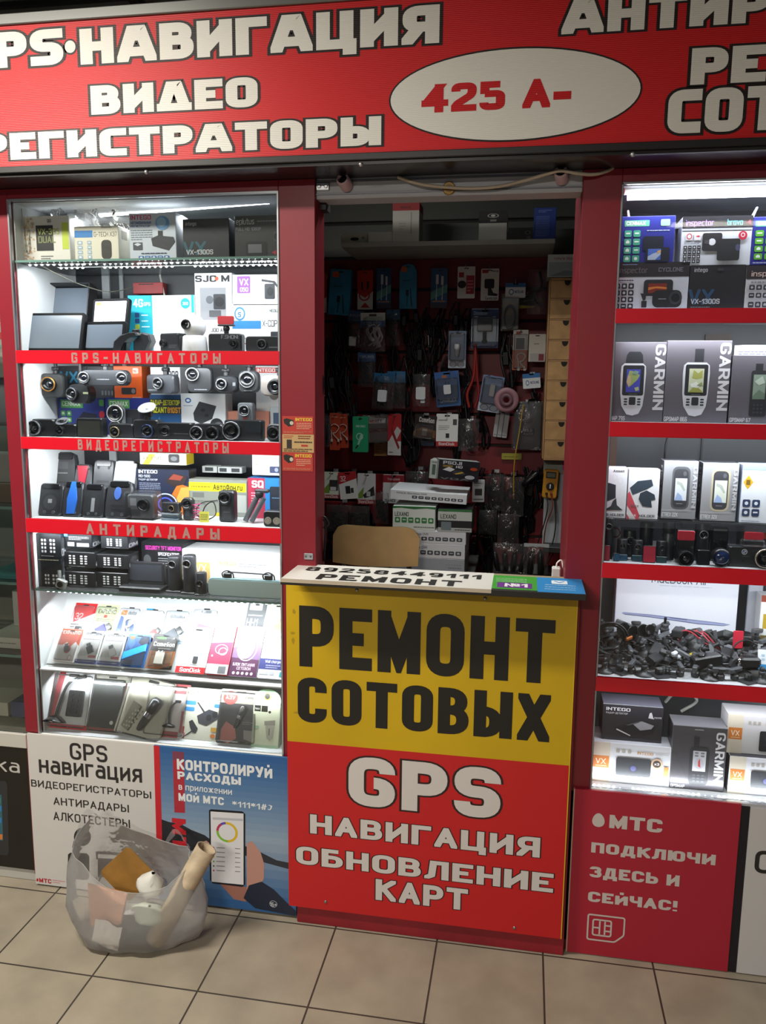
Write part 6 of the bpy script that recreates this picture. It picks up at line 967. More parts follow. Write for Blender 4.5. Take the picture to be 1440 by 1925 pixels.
mt('navigator_box', 'silver grey navigator box whose pictured handheld shows a blue sea map', (1135, 643, 1249, 802), gbox(MAPA, 'd9d7e0', 1, 'GPSMAP 79S'), cat='box')
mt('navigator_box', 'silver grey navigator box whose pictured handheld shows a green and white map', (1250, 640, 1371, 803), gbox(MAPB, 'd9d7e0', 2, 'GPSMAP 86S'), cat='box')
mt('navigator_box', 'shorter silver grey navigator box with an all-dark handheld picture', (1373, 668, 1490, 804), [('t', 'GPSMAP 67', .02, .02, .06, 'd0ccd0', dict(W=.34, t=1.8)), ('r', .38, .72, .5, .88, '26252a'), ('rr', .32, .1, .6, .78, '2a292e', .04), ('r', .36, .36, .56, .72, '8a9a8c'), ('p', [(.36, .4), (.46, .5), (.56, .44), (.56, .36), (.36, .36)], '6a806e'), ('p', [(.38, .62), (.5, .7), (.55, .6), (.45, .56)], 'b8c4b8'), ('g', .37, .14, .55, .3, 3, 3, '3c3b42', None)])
a = P(1380, 668, .07); b = P(1440, 655, .07); mb = MB(); rows = []
for j in range(2): rows.append([(a.x+.18*i/10, .07+.02*math.sin(i*.3)+.0*j, Q2+.1635+j*.03*(1.1-.03*i)+.006*math.sin(i*.35)) for i in range(11)])
mb.grid(rows, M('c9d2e6', .4)); mb.grid([[(p[0], p[1]+.0012, p[2]) for p in r] for r in rows], M('c9d2e6', .4)); mb.prints(Frame((a.x+.01, .069, Q2+.172), (.1, .0, 0), (0, 0, .012), (0, -1, 0)), [('l', 0, 0, 1, 1, 2, '5a5a78')]); mb.thing('paper_strip', 'curled pale blue printed paper strip on the shorter silver box', 'paper')

# ---- clear riser: boxes above, cameras below
R = RZ+.0005
carton('holder_box', 'white phone holder box at the post on the clear riser', (1128, 879, 1178, 970), .065, R, .045, 'dcdee6', [('t', 'Assist', .46, .91, .05, '3c3c42', dict(W=.42)), ('o', .52, .8, .1, .06, .1, 'c8c8d0'), ('o', .74, .74, .1, .06, .1, 'c8c8d0'), ('p', [(.02, .4), (.02, .62), (.3, .7), (.58, .66), (.6, .4), (.3, .34)], '2c3038'), ('p', [(.5, .34), (.62, .4), (.66, .26), (.9, .16), (.2, .16), (.44, .24)], '34383f'), ('t', 'CAR HOLDER', .1, .04, .05, '3a3a40', dict(W=.84, t=2.2)), ('r', .02, .94, .1, 1., 'c03a3a')])
carton('holder_box', 'white phone holder box with a red splash, second on the clear riser', (1180, 882, 1239, 970), .065, R, .045, 'e2e2e8', [('p', [(0, .5), (.06, .55), (.4, .1), (.4, 0), (0, 0)], 'c84a5a'), ('p', [(0, .26), (.3, 0), (.1, 0), (0, .1)], 'e0d8de'), ('p', [(.06, .62), (.3, .76), (.74, .8), (.8, .68), (.6, .6), (.16, .48)], '33404e'), ('p', [(.4, .52), (.6, .58), (.86, .5), (.9, .4), (.76, .38), (.8, .24), (.5, .26), (.36, .4)], '2f3a46'), ('t', 'CAR', .1, .04, .05, 'f0e4e8', dict(W=.2, t=2.2)), ('t', 'HOLDER', .4, .04, .05, '3a3a40', dict(W=.5, t=2.2)), ('t', 'Grace', .12, .24, .05, '5a5a60', dict(W=.25))])
def etrex(title, rim, scr): return [('rr', .26, .17, .78, .9, rim, .16), ('rr', .31, .2, .73, .86, '3a3a40', .13), ('r', .36, .32, .7, .7, scr), ('p', [(.36, .32), (.44, .46), (.56, .4), (.6, .32)], '9ab0d8'), ('p', [(.4, .66), (.56, .62), (.66, .5), (.62, .48), (.5, .58), (.4, .6)], 'b0b8b0'), ('l', .42, .25, .6, .28, 1, '8a8a90'), ('e', .62, .78, .05, .04, '5a5a60'), ('t', title, .02, .04, .07, 'd8d8dc', dict(W=.46, t=2)), ('l', .02, .13, .4, .15, 1, 'b0b0b4'), ('r', 0, .155, .86, .162, 'b4b4ba'), ('t', 'GARMIN', .86, .9, .12, 'b9b9c0', dict(W=.7, vert=True))]
carton('navigator_box', 'grey handheld navigator box with a dark rimmed unit, third on the clear riser', (1246, 866, 1311, 961), .07, R+.003, .06, '8f8f94', etrex('ETREX 22X', '55565c', 'd6dce4')+[], side='3c3c42', yaw=0, spr=[('t', 'ETREX 22X', .3, .9, .4, 'c0c0c6', dict(W=.6, vert=True))])
carton('navigator_box', 'grey handheld navigator box with a beige rimmed unit, fourth on the clear riser', (1319, 870, 1387, 968), .07, R+.001, .06, '97979b', etrex('ETREX 32X', 'b9ad92', 'd8dcd2'), side='3c3c42', spr=[('t', 'ETREX 32X', .3, .9, .4, 'c0c0c6', dict(W=.6, vert=True))])
carton('breath_tester_box', 'white alcohol tester box with a yellow diamond sign, end of the clear riser', (1394, 874, 1490, 972), .065, R, .06, 'dfe3ec', [('r', 0, .9, 1, 1, '8a94b0'), ('p', [(.02, .7), (.12, .82), (.22, .7), (.12, .58)], 'd8a82a'), ('rr', .08, .65, .16, .74, '7a5a1a', .01), ('g', .02, .1, .4, .42, 2, 2, '2c3a5a', 'd8dee8'), ('l', .04, .02, .4, .05, 1, '77809a')], side='a8b4cc')
LR = [('pipe', (1134, 974, 1153, 1062), .05, .8, .3, 'black cylinder camera at the post with its lens high on the tube', dict(ring='9a9ca0')),
      ('pipe', (1172, 998, 1196, 1062), .10, .62, .32, 'black cylinder camera with a chrome lens, behind the blue backed pads', dict(ring='b8b8bc')),
      ('pipe', (1203, 981, 1229, 1062), .10, None, 0, 'plain black cylinder with fine ribs, behind the crimson pad', {}),
      ('pipe', (1160, 1014, 1180, 1062), .04, .7, .28, 'short black cylinder camera with a blue backed pad, first along the strip', dict(pad='1f4a68')),
      ('pipe', (1188, 1016, 1209, 1062), .04, .7, .28, 'short black cylinder camera with a teal pad beside the crimson pad', dict(pad='1d4450')),
      ('pipe', (1234, 1018, 1254, 1063), .035, .7, .28, 'short black cylinder camera with a green pad, right after the crimson pad', dict(pad='1c3f42')),
      ('pipe', (1246, 981, 1270, 1064), .07, None, 0, 'tall black two-section cylinder with a grey band', dict(waist=.68)),
      ('pipe', (1307, 983, 1336, 1065), .075, .70, .28, 'tallest black cylinder camera with a silver eye, beyond the red padded camera', dict(ring='a8a8ac'))]
for _, bb, Y, ln, lr, lab, k in LR: pipecam(lab, bb, Y, Q3, ln or 0, lr, foot=False, **k)
for bb, c, lab in (((1131, 1025, 1147, 1061), '8c1f30', 'dark red sticky pad mount leaning at the post end of the strip'), ((1209, 1026, 1233, 1062), 'a8243a', 'crimson sticky pad mount standing among the short cylinder cameras'), ((1153, 1040, 1165, 1061), '1f4a68', 'small blue sticky pad block by the post')):
    x, z, w, h = fit(bb, .028, Q3, 8); mb = MB(); mb.slab(rrect(-w/2, 0, w/2, h, .003, .003), .002, .006, BLK, .001); mb.slab(rrect(-w*.47, .002, w*.47, h-.002, .003, .003), 0, .002, M(c, .35)); mb.thing('sticky_pad', lab, 'mount', (x, .028, z), (-.14, 0, 0))
r = dashcam('black dash camera with a round bottom lens and a bright red pad on its head', (1271, 1024, 1303, 1066), .035, Q3, .04, '1b1b1d', [(.5, .34, .40, '2a2b2e', .02)], None, .3)
x, z, w, h = fit((1270, 997, 1306, 1026), .035, Q3+.045); mb = MB(); mb.slab([(-w*.42, 0), (w*.42, 0), (w*.5, h*.5), (w*.44, h), (-w*.44, h), (-w*.5, h*.5)], .0, .03, M('1d1d20', .35), .003); o = mb.to('mount_arm', r); o.location = (0, 0, .045); mb = MB(); mb.slab(rrect(-w*.45, h*.42, w*.45, h*.98, .004, .004), -.004, 0, M('d8344a', .35), .001); o2 = mb.to('adhesive_pad', r); o2.location = (0, 0, .045)
mb = MB(); x, z, w, h = fit((1311, 1034, 1336, 1068), .03, Q3, 6); mb.slab(rrect(-w/2, 0, w/2, h, .004, .004), 0, .014, M('18191b', .2), .002); mb.thing('flat_monitor', 'small flat glossy black unit in front of the tallest cylinder camera', 'device', (x, .03, z), (-.1, 0, .1))
dashcam('square black recorder with a dark screen, behind the lens with the blue glint', (1337, 992, 1369, 1048), .09, Q3+.0, .03, '1d1e20', [], None, .1, screen=(.12, .2, .88, .82, '26272a'), pr=[('r', .1, .9, .9, .96, '77797e')])
r = empty('lens_unit', 'round black lens unit with a blue glint, lying face out beside the carbon black camera', 'camera', (P(1352, 1068, .035).x, .035, Q3)); mb = MB(); mb.lathe([(0, .02), (.022, .02), (.024, .004), (.0235, -.006), (.02, -.008)], (0, 0, .024), (0, -1, 0), M('1b1b1e', .3), 24); mb.lathe([(0, -.02), (.02, -.02), (.024, -.004)], (0, .0, .024), (0, 1, 0), M('1b1b1e', .3), 24); mb.to('body', r)
mb = MB(); mb.lathe([(.0195, .018), (.016, .0215), (.009, .0235), (0, .0242)], (0, 0, .024), (0, -1, 0), M('1a2c5a', .05, 0, 0, 1.), 24); mb.prints(Frame((-.012, -.0238, .014), (.024, 0, 0), (0, 0, .02), (0, -1, 0)), [('p', [(.2, .3), (.4, .6), (.7, .7), (.6, .5), (.35, .25)], 'b0bce0')]); mb.to('lens', r)  # blue tint and pale streak are a reflection painted on the glass
r = dashcam('wide carbon black dash camera with a round car badge and a chrome lens', (1369, 1029, 1462, 1071), .03, Q3, .03, '2b2d2f', [(.72, .52, .46, 'c9b8a8', .016)], None, .08, pr=[('e', .32, .76, .06, .14, 'd8d8dc'), ('e', .32, .76, .045, .1, '3a5a9a'), ('p', [(.32, .76), (.32, .86), (.36, .76)], 'e4e4e8'), ('p', [(.32, .76), (.32, .66), (.28, .76)], 'e4e4e8'), ('l', .28, .52, .42, .56, 1, '77797c'), ('t', 'm', .28, .26, .13, '131315', dict(t=2.6))])
x, z, w, h = fit((1383, 1004, 1427, 1030), .03, Q3+.06); mb = MB(); mb.box((-w/2, 0, .0), (w/2, .025, .018), ACRYL, .003); o = mb.to('clear_mount', r); o.location = (-.0, 0, fit((1369, 1029, 1462, 1071), .03, Q3)[3]+.0005); hh = o.location.z; mb = MB(); mb.slab(rrect(-w*.42, .019, w*.42, .038, .004, .004), .004, .008, M('d8384a', .35)); o = mb.to('adhesive_pad', r); o.location = (0, 0, hh)
for k_, (px_, c, lab) in enumerate(((1150, 'b8bac0', 'white round no-entry style sticker sheet behind the post cylinder camera'), (1420, 'a8543a', 'flat brown leather strip behind the carbon black camera'))):
    mb = MB()
    if k_ == 0: x, z, w, h = fit((1136, 985, 1166, 1060), .15, Q3, 10); mb.box((-w/2, 0, 0), (w/2, .002, h), M(c, .4)); mb.fring(Frame((-w/2, 0, 0), (w, 0, 0), (0, 0, h), (0, -1, 0)), .7, .7, .3, .18, .25, M('8c2a34'), d=.0005)
    else: x, z, w, h = fit((1399, 1000, 1470, 1020), .12, Q3+.06); mb.box((-w/2, 0, 0), (w/2, .02, h*.8), M(c, .5), .004)
    mb.thing('sticker_sheet' if k_ == 0 else 'leather_strip', lab, 'sheet' if k_ == 0 else 'strip', (x, .15 if k_ == 0 else .12, z), (-.17 if k_ == 0 else 0, 0, 0))
mb = MB(); x, z, w, h = fit((1398, 1004, 1470, 1062), .14, Q3); mb.box((-w/2, 0, 0), (w/2, .03, h*.92), M('2a2b2f', .4), .002); mb.thing('device_case', 'black case standing under the brown leather strip', 'case', (x, .14, z))

# ---- laptop box and the heap of mounts
carton('laptop_box', 'large white laptop box with a thin laptop seen edge-on, behind the heap of mounts', (1156, 1080, 1386, 1214), .27, Q4, .055, 'e9ebf5', [('t', 'MacBook Air', .29, .88, .13, '55565e', dict(W=.46, t=1.2, r=2.6)), ('p', [(.055, .46), (.075, .475), (.3, .462), (.9, .40), (.955, .385), (.9, .365), (.7, .37), (.3, .425), (.09, .44)], 'a4abd0'), ('p', [(.06, .452), (.3, .432), (.7, .377), (.9, .371), (.95, .383), (.9, .364), (.7, .368), (.3, .423), (.09, .44)], '4a5078'), ('p', [(.055, .462), (.3, .457), (.9, .398), (.955, .388), (.9, .392), (.3, .45)], '6a70a0'), ('p', [(.46, .436), (.6, .42), (.6, .414), (.46, .43)], '33365a'), ('l', .36, .84, .78, .86, 1, 'c8cbd6'), ('r', .0, 0, .006, 1, 'b0b4c4')], side='b4b6c4')
mb = MB(); mb.box((-.02, 0, 0), (.02, .012, .25), M('b8bac4', .4), .002); mb.thing('white_post', 'pale upright plastic post beyond the laptop box', 'post', (P(1415, 1180, .3).x, .3, Q4))
carton('printed_box', 'white box with yellow pictures at the far end of the heap', (1428, 1120, 1490, 1212), .22, Q4, .05, 'dfe0e4', [('r', .1, .5, .6, .72, 'b8982a'), ('e', .3, .6, .1, .08, 'e0c86a'), ('r', .05, .3, .6, .4, '6a5a2a'), ('r', .1, .16, .5, .24, '2a2a30'), ('r', 0, .9, .6, 1., '8a3a2a')])
carton('sim_pack', 'small white and blue SIM pack standing at the end of the heap', (1427, 1222, 1470, 1258), .06, Q4+.03, .004, 'dfe4ea', [('r', 0, 0, 1, .26, '2a8ac8'), ('g', .1, .4, .6, .8, 2, 2, 'a8c0d4', None)], tilt=20)
# builders for the loose mounts
MC = M('2b2c2f', .4); MC2 = M('3b3c40', .45); MG = M('56585d', .42)
def mk(kind):
    r = bpy.data.objects.new(kind, None); COL.objects.link(r); return r
def proto_cup():
    r = mk('suction_mount'); mb = MB(); mb.lathe([(.026, 0), (.025, .003), (.012, .007), (.008, .012), (.0075, .018), (0, .019)], (0, 0, 0), (0, 0, 1), MC, 20); mb.to('suction_cup', r)
    mb = MB(); mb.cyl((0, 0, .018), (0, 0, 1), .009, .010, MC2, 14, .002); mb.ball((0, 0, .033), .0075, MC); mb.to('ball_joint', r); return r
def proto_dome():
    r = mk('suction_mount'); mb = MB(); mb.lathe([(.030, 0), (.029, .004), (.022, .010), (.017, .016), (.0165, .024), (.013, .026), (0, .027)], (0, 0, 0), (0, 0, 1), MC, 22); mb.to('suction_cup', r)
    mb = MB(); mb.cyl((0, 0, .026), (0, 0, 1), .014, .009, MC2, 18, .002); mb.box((-.024, -.006, .006), (-.014, .006, .016), MC2, .002); mb.to('lever', r); return r
def proto_bracket():
    r = mk('clip_bracket'); mb = MB(); mb.box((-.024, -.006, .022), (.024, .006, .034), MG, .002); mb.box((-.008, -.009, .026), (.010, -.005, .032), MC, .001); mb.to('cradle', r)
    mb = MB(); mb.cyl((0, 0, 0), (0, 0, 1), .011, .016, MC, 12, .003); mb.ball((0, 0, .019), .007, MC); mb.to('base', r); return r
def proto_arm():
    r = mk('swivel_arm'); mb = MB(); mb.tube([(-.03, 0, .008), (.0, 0, .014), (.028, 0, .010)], .0055, MC, 8); mb.ball((.03, 0, .010), .009, MC2); mb.to('arm', r)
    mb = MB(); mb.cyl((-.034, 0, .001), (0, 0, 1), .012, .012, MC2, 12, .002); mb.cyl((.0, -.012, .013), (0, 1, 0), .007, .024, MG, 10, .002); mb.to('knob', r); return r
def proto_foot():
    r = mk('adhesive_foot'); mb = MB(); mb.slab(rrect(-.024, -.0, .024, .004, .001, .001), -.019, .019, MC2, .001); mb.to('base', r)
    mb = MB(); mb.box((-.007, -.010, .003), (-.002, .010, .022), MC, .002); mb.box((.002, -.010, .003), (.007, .010, .022), MC, .002); mb.cyl((-.010, 0, .016), (1, 0, 0), .004, .020, MG, 8); mb.to('hinge', r); return r
def proto_box():
    r = mk('cigar_adapter'); mb = MB(); mb.box((-.024, -.015, 0), (.024, .015, .022), MC, .003); mb.to('body', r); mb = MB(); mb.cyl((.024, 0, .012), (1, 0, 0), .008, .012, MG, 12, .002); mb.to('plug', r); return r
def proto_ring():
    r = mk('mount_ring'); mb = MB(); mb.lathe([(.013, 0), (.019, 0), (.019, .009), (.013, .009), (.013, 0)], (0, 0, 0), (0, 0, 1), MC2, 18); mb.box((.016, -.004, .001), (.036, .004, .008), MC, .002); mb.to('body', r); return r
def proto_clip():
    r = mk('grip_clip'); mb = MB(); mb.slab([(-.016, 0), (.016, 0), (.018, .02), (.012, .034), (.008, .034), (.008, .012), (-.008, .012), (-.008, .034), (-.012, .034), (-.018, .02)], -.010, .010, MG, .002); mb.to('body', r); mb = MB(); mb.cyl((0, 0, -.0), (0, 0, 1), .009, .006, MC, 10, .001); mb.to('base', r); return r
KINDS = [(proto_cup, 'small black suction mount with a ball top, loose in the heap before the laptop box', 'suction_mount', 'small suction mounts in the heap', .024), (proto_dome, 'black domed suction mount with a lever, loose in the heap before the laptop box', 'suction_mount', 'domed suction mounts in the heap', .028),
         (proto_bracket, 'dark clip bracket on a knob foot, loose in the heap before the laptop box', 'clip_bracket', 'clip brackets in the heap', .022), (proto_arm, 'black swivel arm with ball ends, loose in the heap before the laptop box', 'swivel_arm', 'swivel arms in the heap', .03),
         (proto_foot, 'flat adhesive foot with a hinge, loose in the heap before the laptop box', 'adhesive_foot', 'adhesive feet in the heap', .024), (proto_box, 'black power adapter block with a plug end, loose in the heap before the laptop box', 'power_adapter', 'power adapters in the heap', .026),
         (proto_ring, 'black mounting ring with a tab, loose in the heap before the laptop box', 'mount_ring', 'mounting rings in the heap', .024), (proto_clip, 'charcoal forked grip clip, loose in the heap before the laptop box', 'grip_clip', 'grip clips in the heap', .02)]
rnd = random.Random(21); placed = []; used = {}; cells = []
protos = []
for f, lab, nm, grp, rad in KINDS:
    r = f(); r.name = nm; tag(r, lab, 'mount', grp); protos.append(r)
def heap_h(y): return max(0, (y-.05))*.42 if y < .2 else .063
for row, (y, n, off) in enumerate(((.045, 15, 0), (.085, 14, .5), (.125, 14, 0), (.165, 13, .5), (.205, 12, .2))):
    for i in range(n):
        x = RX0+.03+(.50)*(i+off)/n*1.0+rnd.uniform(-.006, .006); k = rnd.choice((0, 1, 2, 2, 3, 4, 5, 6, 7)) if row else rnd.choice((1, 2, 4, 2, 7, 4, 0, 6))
        z = Q4+.0006+heap_h(y)*.9+rnd.uniform(0, .006)*(row > 0)
        rot = (rnd.uniform(-.5, .5)*(row > 0)*1.2, rnd.uniform(-.5, .5)*(row > 0)*1.2, rnd.uniform(0, 6.28))
        if row > 0: z += .006
        if k in used: dup(protos[k], (x, y+rnd.uniform(-.006, .006), z), rot)
        else: used[k] = 1; protos[k].location = (x, y, z); protos[k].rotation_euler = rot
for k, p in enumerate(protos):
    if k not in used: p.location = (RX0+.3+.03*k, .245, Q4+.06)
mb = MB(); rows = []                       # the tangle the mounts lie on: leads nobody could count
rnd = random.Random(4)
for t in range(60):
    x0 = RX0+.04+rnd.random()*.46; y0 = rnd.uniform(.09, .225); pts = [(x0+rnd.uniform(-.07, .07), min(.24, max(.07, y0+rnd.uniform(-.03, .03))), Q4+.004+max(.0, heap_h(y0)*rnd.uniform(.25, 1.05))) for _ in range(5)]
    mb.tube(spline(pts, 4), .0019, M(rnd.choice(('141416', '1c1d20', '26272b')), .4), 5)
o = mb.thing('cable_tangle', 'tangle of thin black leads under the loose mounts before the laptop box', 'cables', kind='stuff')
a = P(1147, 1200, .10); mb = MB()
for k in range(6):
    r_ = .048-.002*k; mb.tube([(a.x+r_*math.cos(q)*1.0+.003*math.sin(k*2), .09+.004*k, a.z+.0+r_*math.sin(q)*.95+.003*math.cos(k)) for q in [2*PI*j/28 for j in range(28)]], .0024, BLK, 6, closed=True)
mb.thing('coiled_cable', 'thick black cable coil standing at the post end of the heap', 'cable')
mb = MB(); a = P(1290, 1200, .19)
for k in range(5): mb.tube(spline([(a.x-.02+.012*k, .19, a.z-.02), (a.x-.015+.012*k, .185, a.z+.02+.004*(k % 2)), (a.x+.01+.012*k, .18, a.z+.022), (a.x+.05+.008*k, .17, a.z-.006), (a.x+.09, .17, a.z-.02)], 6), .0022, M(('b02a3a', '1a1a1c', 'c84a5a', 'b02a3a', '2a2a2c')[k], .4), 6)
mb.thing('wire_bundle', 'bundle of red and black wires bent over the top of the heap', 'wire')
mb = MB(); a = P(1248, 1195, .2); mb.cyl((a.x, .2, Q4+.075), (0, -.2, 1), .011, .03, MC2, 12, .003); mb.cyl((a.x, .195, Q4+.104), (0, -.2, 1), .004, .018, BLK, 8); mb.box((a.x-.014, .186, Q4+.082), (a.x+.012, .2, Q4+.092), MC2, .003); mb.thing('plug_connector', 'upright black plug connector standing above the heap beside the red wires', 'plug')
for q in ((1172, 1187, .030), (1191, 1192, .026), (1209, 1190, .028), (1222, 1188, .022)):
    a = P(q[0], q[1]-4, .15); mb = MB(); mb.lathe([(0, -.016), (.008, -.015), (.010, -.008), (q[2]*.7, -.002), (q[2]*.72, 0), (q[2]*.6, 0), (.006, -.004), (0, -.004)], (0, 0, 0), (.5, -1, .15), M('151517', .18), 20); mb.thing('cup_disc', 'glossy black suction cup turned on edge along the back of the heap', 'suction cup', (a.x, .15, a.z), group='suction cups on edge at the back of the heap')
r = empty('cylinder_mount', 'black ribbed cylinder mount at the end of the heap behind a red pad', 'mount', (P(1397, 1215, .17).x, .17, Q4)); mb = MB(); mb.lathe([(0, 0), (.024, 0), (.024, .06), (.022, .062), (.022, .066), (.026, .068), (.026, .094), (.022, .096), (.020, .09), (0, .09)], (0, 0, 0), (0, 0, 1), M('1b1c1f', .32), 22); mb.to('body', r)
x, z, w, h = fit((1378, 1186, 1398, 1212), .13, Q4+.062); mb = MB(); mb.slab(rrect(-w/2, 0, w/2, h, .004, .004), 0, .003, M('c02a3e', .35), .001); mb.box((-.006, .003, -.06), (.006, .012, h*.6), BLK, .002); mb.thing('sticky_pad', 'bright red sticky pad upright at the end of the heap', 'mount', (x, .13, z), (0, 0, .1))
r = empty('power_adapter', 'large black adapter block with a round knob on top in the heap', 'adapter', (P(1330, 1245, .07).x, .075, Q4+.022), (0, -.15, .25)); mb = MB(); mb.box((-.04, -.016, 0), (.04, .016, .034), M('1c1d20', .3), .004); mb.to('body', r); mb = MB(); mb.cyl((-.012, 0, .0335), (0, 0, 1), .010, .006, M('101113', .25), 16, .002); mb.to('knob', r)
r = empty('power_adapter', 'black adapter block with a silver collar and a curved lead, end of the heap', 'adapter', (P(1408, 1243, .07).x, .075, Q4+.03), (0, -.04, 0)); mb = MB(); mb.box((-.02, -.015, 0), (.03, .015, .028), M('1d1e21', .35), .005); mb.to('body', r); mb = MB(); mb.lathe([(.0, 0), (.013, 0), (.013, .008), (0, .008)], (-.028, 0, .014), (1, 0, 0), CHR, 16); mb.to('collar', r); mb = MB(); mb.tube(spline([(-.028, 0, .014), (-.045, 0, .03), (-.03, .01, .06), (0, .02, .068), (.03, .03, .05)], 6), .0022, BLK); mb.to('lead', r)
for px_, py_, c, lab, s in ((1268, 1229, 'd8dade', 'white connector tip lying among the black mounts', (.018, .012, .014)), (1276, 1236, 'c4c6cc', 'second white connector lying beside the yellow plug', (.012, .012, .016)), (1302, 1231, 'c8b428', 'yellow plug lying among the black mounts', (.020, .012, .012)), (1183, 1200, 'b0622c', 'orange foil scrap between the coil and the suction cups', (.022, .006, .012))):
    a = P(px_, py_, .09); mb = MB(); mb.box((-s[0]/2, -s[1]/2, 0), (s[0]/2, s[1]/2, s[2]), M(c, .35), .003); mb.thing('connector_plug' if 'foil' not in lab else 'foil_scrap', lab, 'plug' if 'foil' not in lab else 'scrap', (a.x, .09, a.z-s[2]*.4), (.3, -.3, .5))

# ---- bottom level
def vx(p3=False): return [('r', 0, .0, .24, 1, 'd6cbbb'), ('r', .02, .36, .23, .66, 'cf7a34'), ('t', 'VX', .06, .45, .14, 'f0e0cc', dict(W=.13, t=1.4)), ('l', .06, .39, .2, .43, 1, 'e8c8a4'), ('g', .3, .74, .52, .88, 3, 1, 'b0a8a0', None), ('t', 'INTEGO', .58, .76, .07, 'c08a4a', dict(W=.2)), ('l', .81, .76, .97, .82, 2, 'a8a4a0'), ('rr', .32, .2, .76, .66, '26272d', .03), ('e', .54, .4, .06, .11, '1a1b30'), ('e', .54, .4, .035, .065, '4a4a78'), ('e', .83, .56, .07, .13, 'd8b090'), ('e', .83, .56, .05, .09, '3c3632'), ('t', 'x3', .80, .53, .06, 'e8e0d8', dict(W=.06)), ('r', .92, .2, .98, .5, 'd88a4a')]
carton('recorder_box', 'white recorder box with an orange VX square, under the black hawk box', (1110, 1399, 1260, 1485), .05, Q5, .07, 'dcdbe2', vx(), side='c4c4cc')
z = Q5+.1035+.008
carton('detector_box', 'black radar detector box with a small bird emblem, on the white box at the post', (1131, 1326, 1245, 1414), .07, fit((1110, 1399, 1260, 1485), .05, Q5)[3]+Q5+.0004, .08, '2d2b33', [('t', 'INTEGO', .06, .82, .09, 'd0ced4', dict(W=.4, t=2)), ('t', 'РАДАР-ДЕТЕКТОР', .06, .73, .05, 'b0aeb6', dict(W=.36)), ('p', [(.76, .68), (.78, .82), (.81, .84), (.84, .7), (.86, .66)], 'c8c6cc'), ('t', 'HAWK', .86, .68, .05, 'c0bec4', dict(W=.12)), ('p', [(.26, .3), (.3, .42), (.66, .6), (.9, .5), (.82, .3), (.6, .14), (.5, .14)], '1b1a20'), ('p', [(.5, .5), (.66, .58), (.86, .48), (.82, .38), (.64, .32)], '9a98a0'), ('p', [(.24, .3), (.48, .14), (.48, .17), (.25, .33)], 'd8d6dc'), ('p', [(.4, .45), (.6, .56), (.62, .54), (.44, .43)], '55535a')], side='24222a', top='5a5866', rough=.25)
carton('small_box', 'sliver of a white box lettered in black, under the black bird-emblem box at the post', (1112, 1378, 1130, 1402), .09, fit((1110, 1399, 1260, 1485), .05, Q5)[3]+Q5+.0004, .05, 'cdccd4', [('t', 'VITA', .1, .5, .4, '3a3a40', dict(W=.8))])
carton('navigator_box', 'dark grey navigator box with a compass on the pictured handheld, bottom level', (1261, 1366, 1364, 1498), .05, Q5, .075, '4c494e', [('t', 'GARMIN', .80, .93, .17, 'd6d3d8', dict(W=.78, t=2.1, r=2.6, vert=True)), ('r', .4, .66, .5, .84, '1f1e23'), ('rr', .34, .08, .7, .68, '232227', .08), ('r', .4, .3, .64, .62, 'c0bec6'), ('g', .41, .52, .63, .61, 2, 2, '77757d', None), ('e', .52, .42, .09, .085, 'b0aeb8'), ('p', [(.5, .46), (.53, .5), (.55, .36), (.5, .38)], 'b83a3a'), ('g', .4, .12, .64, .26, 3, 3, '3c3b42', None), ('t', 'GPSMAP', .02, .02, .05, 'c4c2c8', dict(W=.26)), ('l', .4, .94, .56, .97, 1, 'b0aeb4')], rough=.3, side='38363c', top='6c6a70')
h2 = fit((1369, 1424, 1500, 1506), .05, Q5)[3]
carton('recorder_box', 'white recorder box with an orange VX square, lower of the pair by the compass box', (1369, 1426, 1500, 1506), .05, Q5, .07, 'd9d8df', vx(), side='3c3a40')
carton('recorder_box', 'white recorder box with orange VX square, atop its twin by the compass box', (1366, 1346, 1490, 1428), .07, fit((1369, 1426, 1500, 1506), .05, Q5)[3]+Q5+.0004, .08, 'd3d0d4', vx()[:7]+[('rr', .5, .1, .95, .62, '26272d', .03), ('t', 'INTEGO', .6, .4, .12, 'c8c6cc', dict(W=.3))], top='b9b6ba')

# ================================================================== inside the booth
# wall shelf with boxes
SHZ = P(640, 465, 1.28).z
mb = MB(); a, b = P(642, 466, 1.28), P(1043, 463, 1.28)
mb.slab([(1.28, SHZ), (1.28, SHZ+.018), (WY-.001, SHZ+.018), (WY-.001, SHZ-.005)], 0, b.x-a.x, M('a9aaa4', .5)); o = mb.thing('wall_shelf', 'pale grey wall shelf carrying boxes high inside the booth', 'shelf', (b.x, 0, 0), (0, 0, PI/2))
S8 = SHZ+.0185
def sbox(label, bb, Y, col, pr=(), d=.12, **k): return carton(k.pop('name', 'product_box'), label, bb, Y, S8, d, col, pr, **k)
sbox('low cream camera box at the end of the wall shelf', (641, 440, 692, 466), 1.32, 'b8b6a4', [('rr', .35, .3, .65, .7, '6a6c66', .1), ('l', .1, .1, .9, .2, 1, '8a8a80'), ('e', .82, .6, .07, .12, '7a7c74')])
sbox('small plain white box next to the tall red lidded one on the wall shelf', (692, 436, 738, 466), 1.30, 'd0d4cc')
sbox('tall white box with a red lid on the wall shelf', (738, 380, 788, 466), 1.29, 'c9ccc6', [('r', 0, .79, 1, 1, 'b02430'), ('rr', .28, .84, .7, .9, '8a1a24', .02), ('r', .68, .2, .72, .75, 'a0a49e'), ('l', .25, .3, .5, .5, 3, 'b0b4ae')], side='9aa09a', spr=[('r', 0, .79, 1, 1, '9c1f2a')])
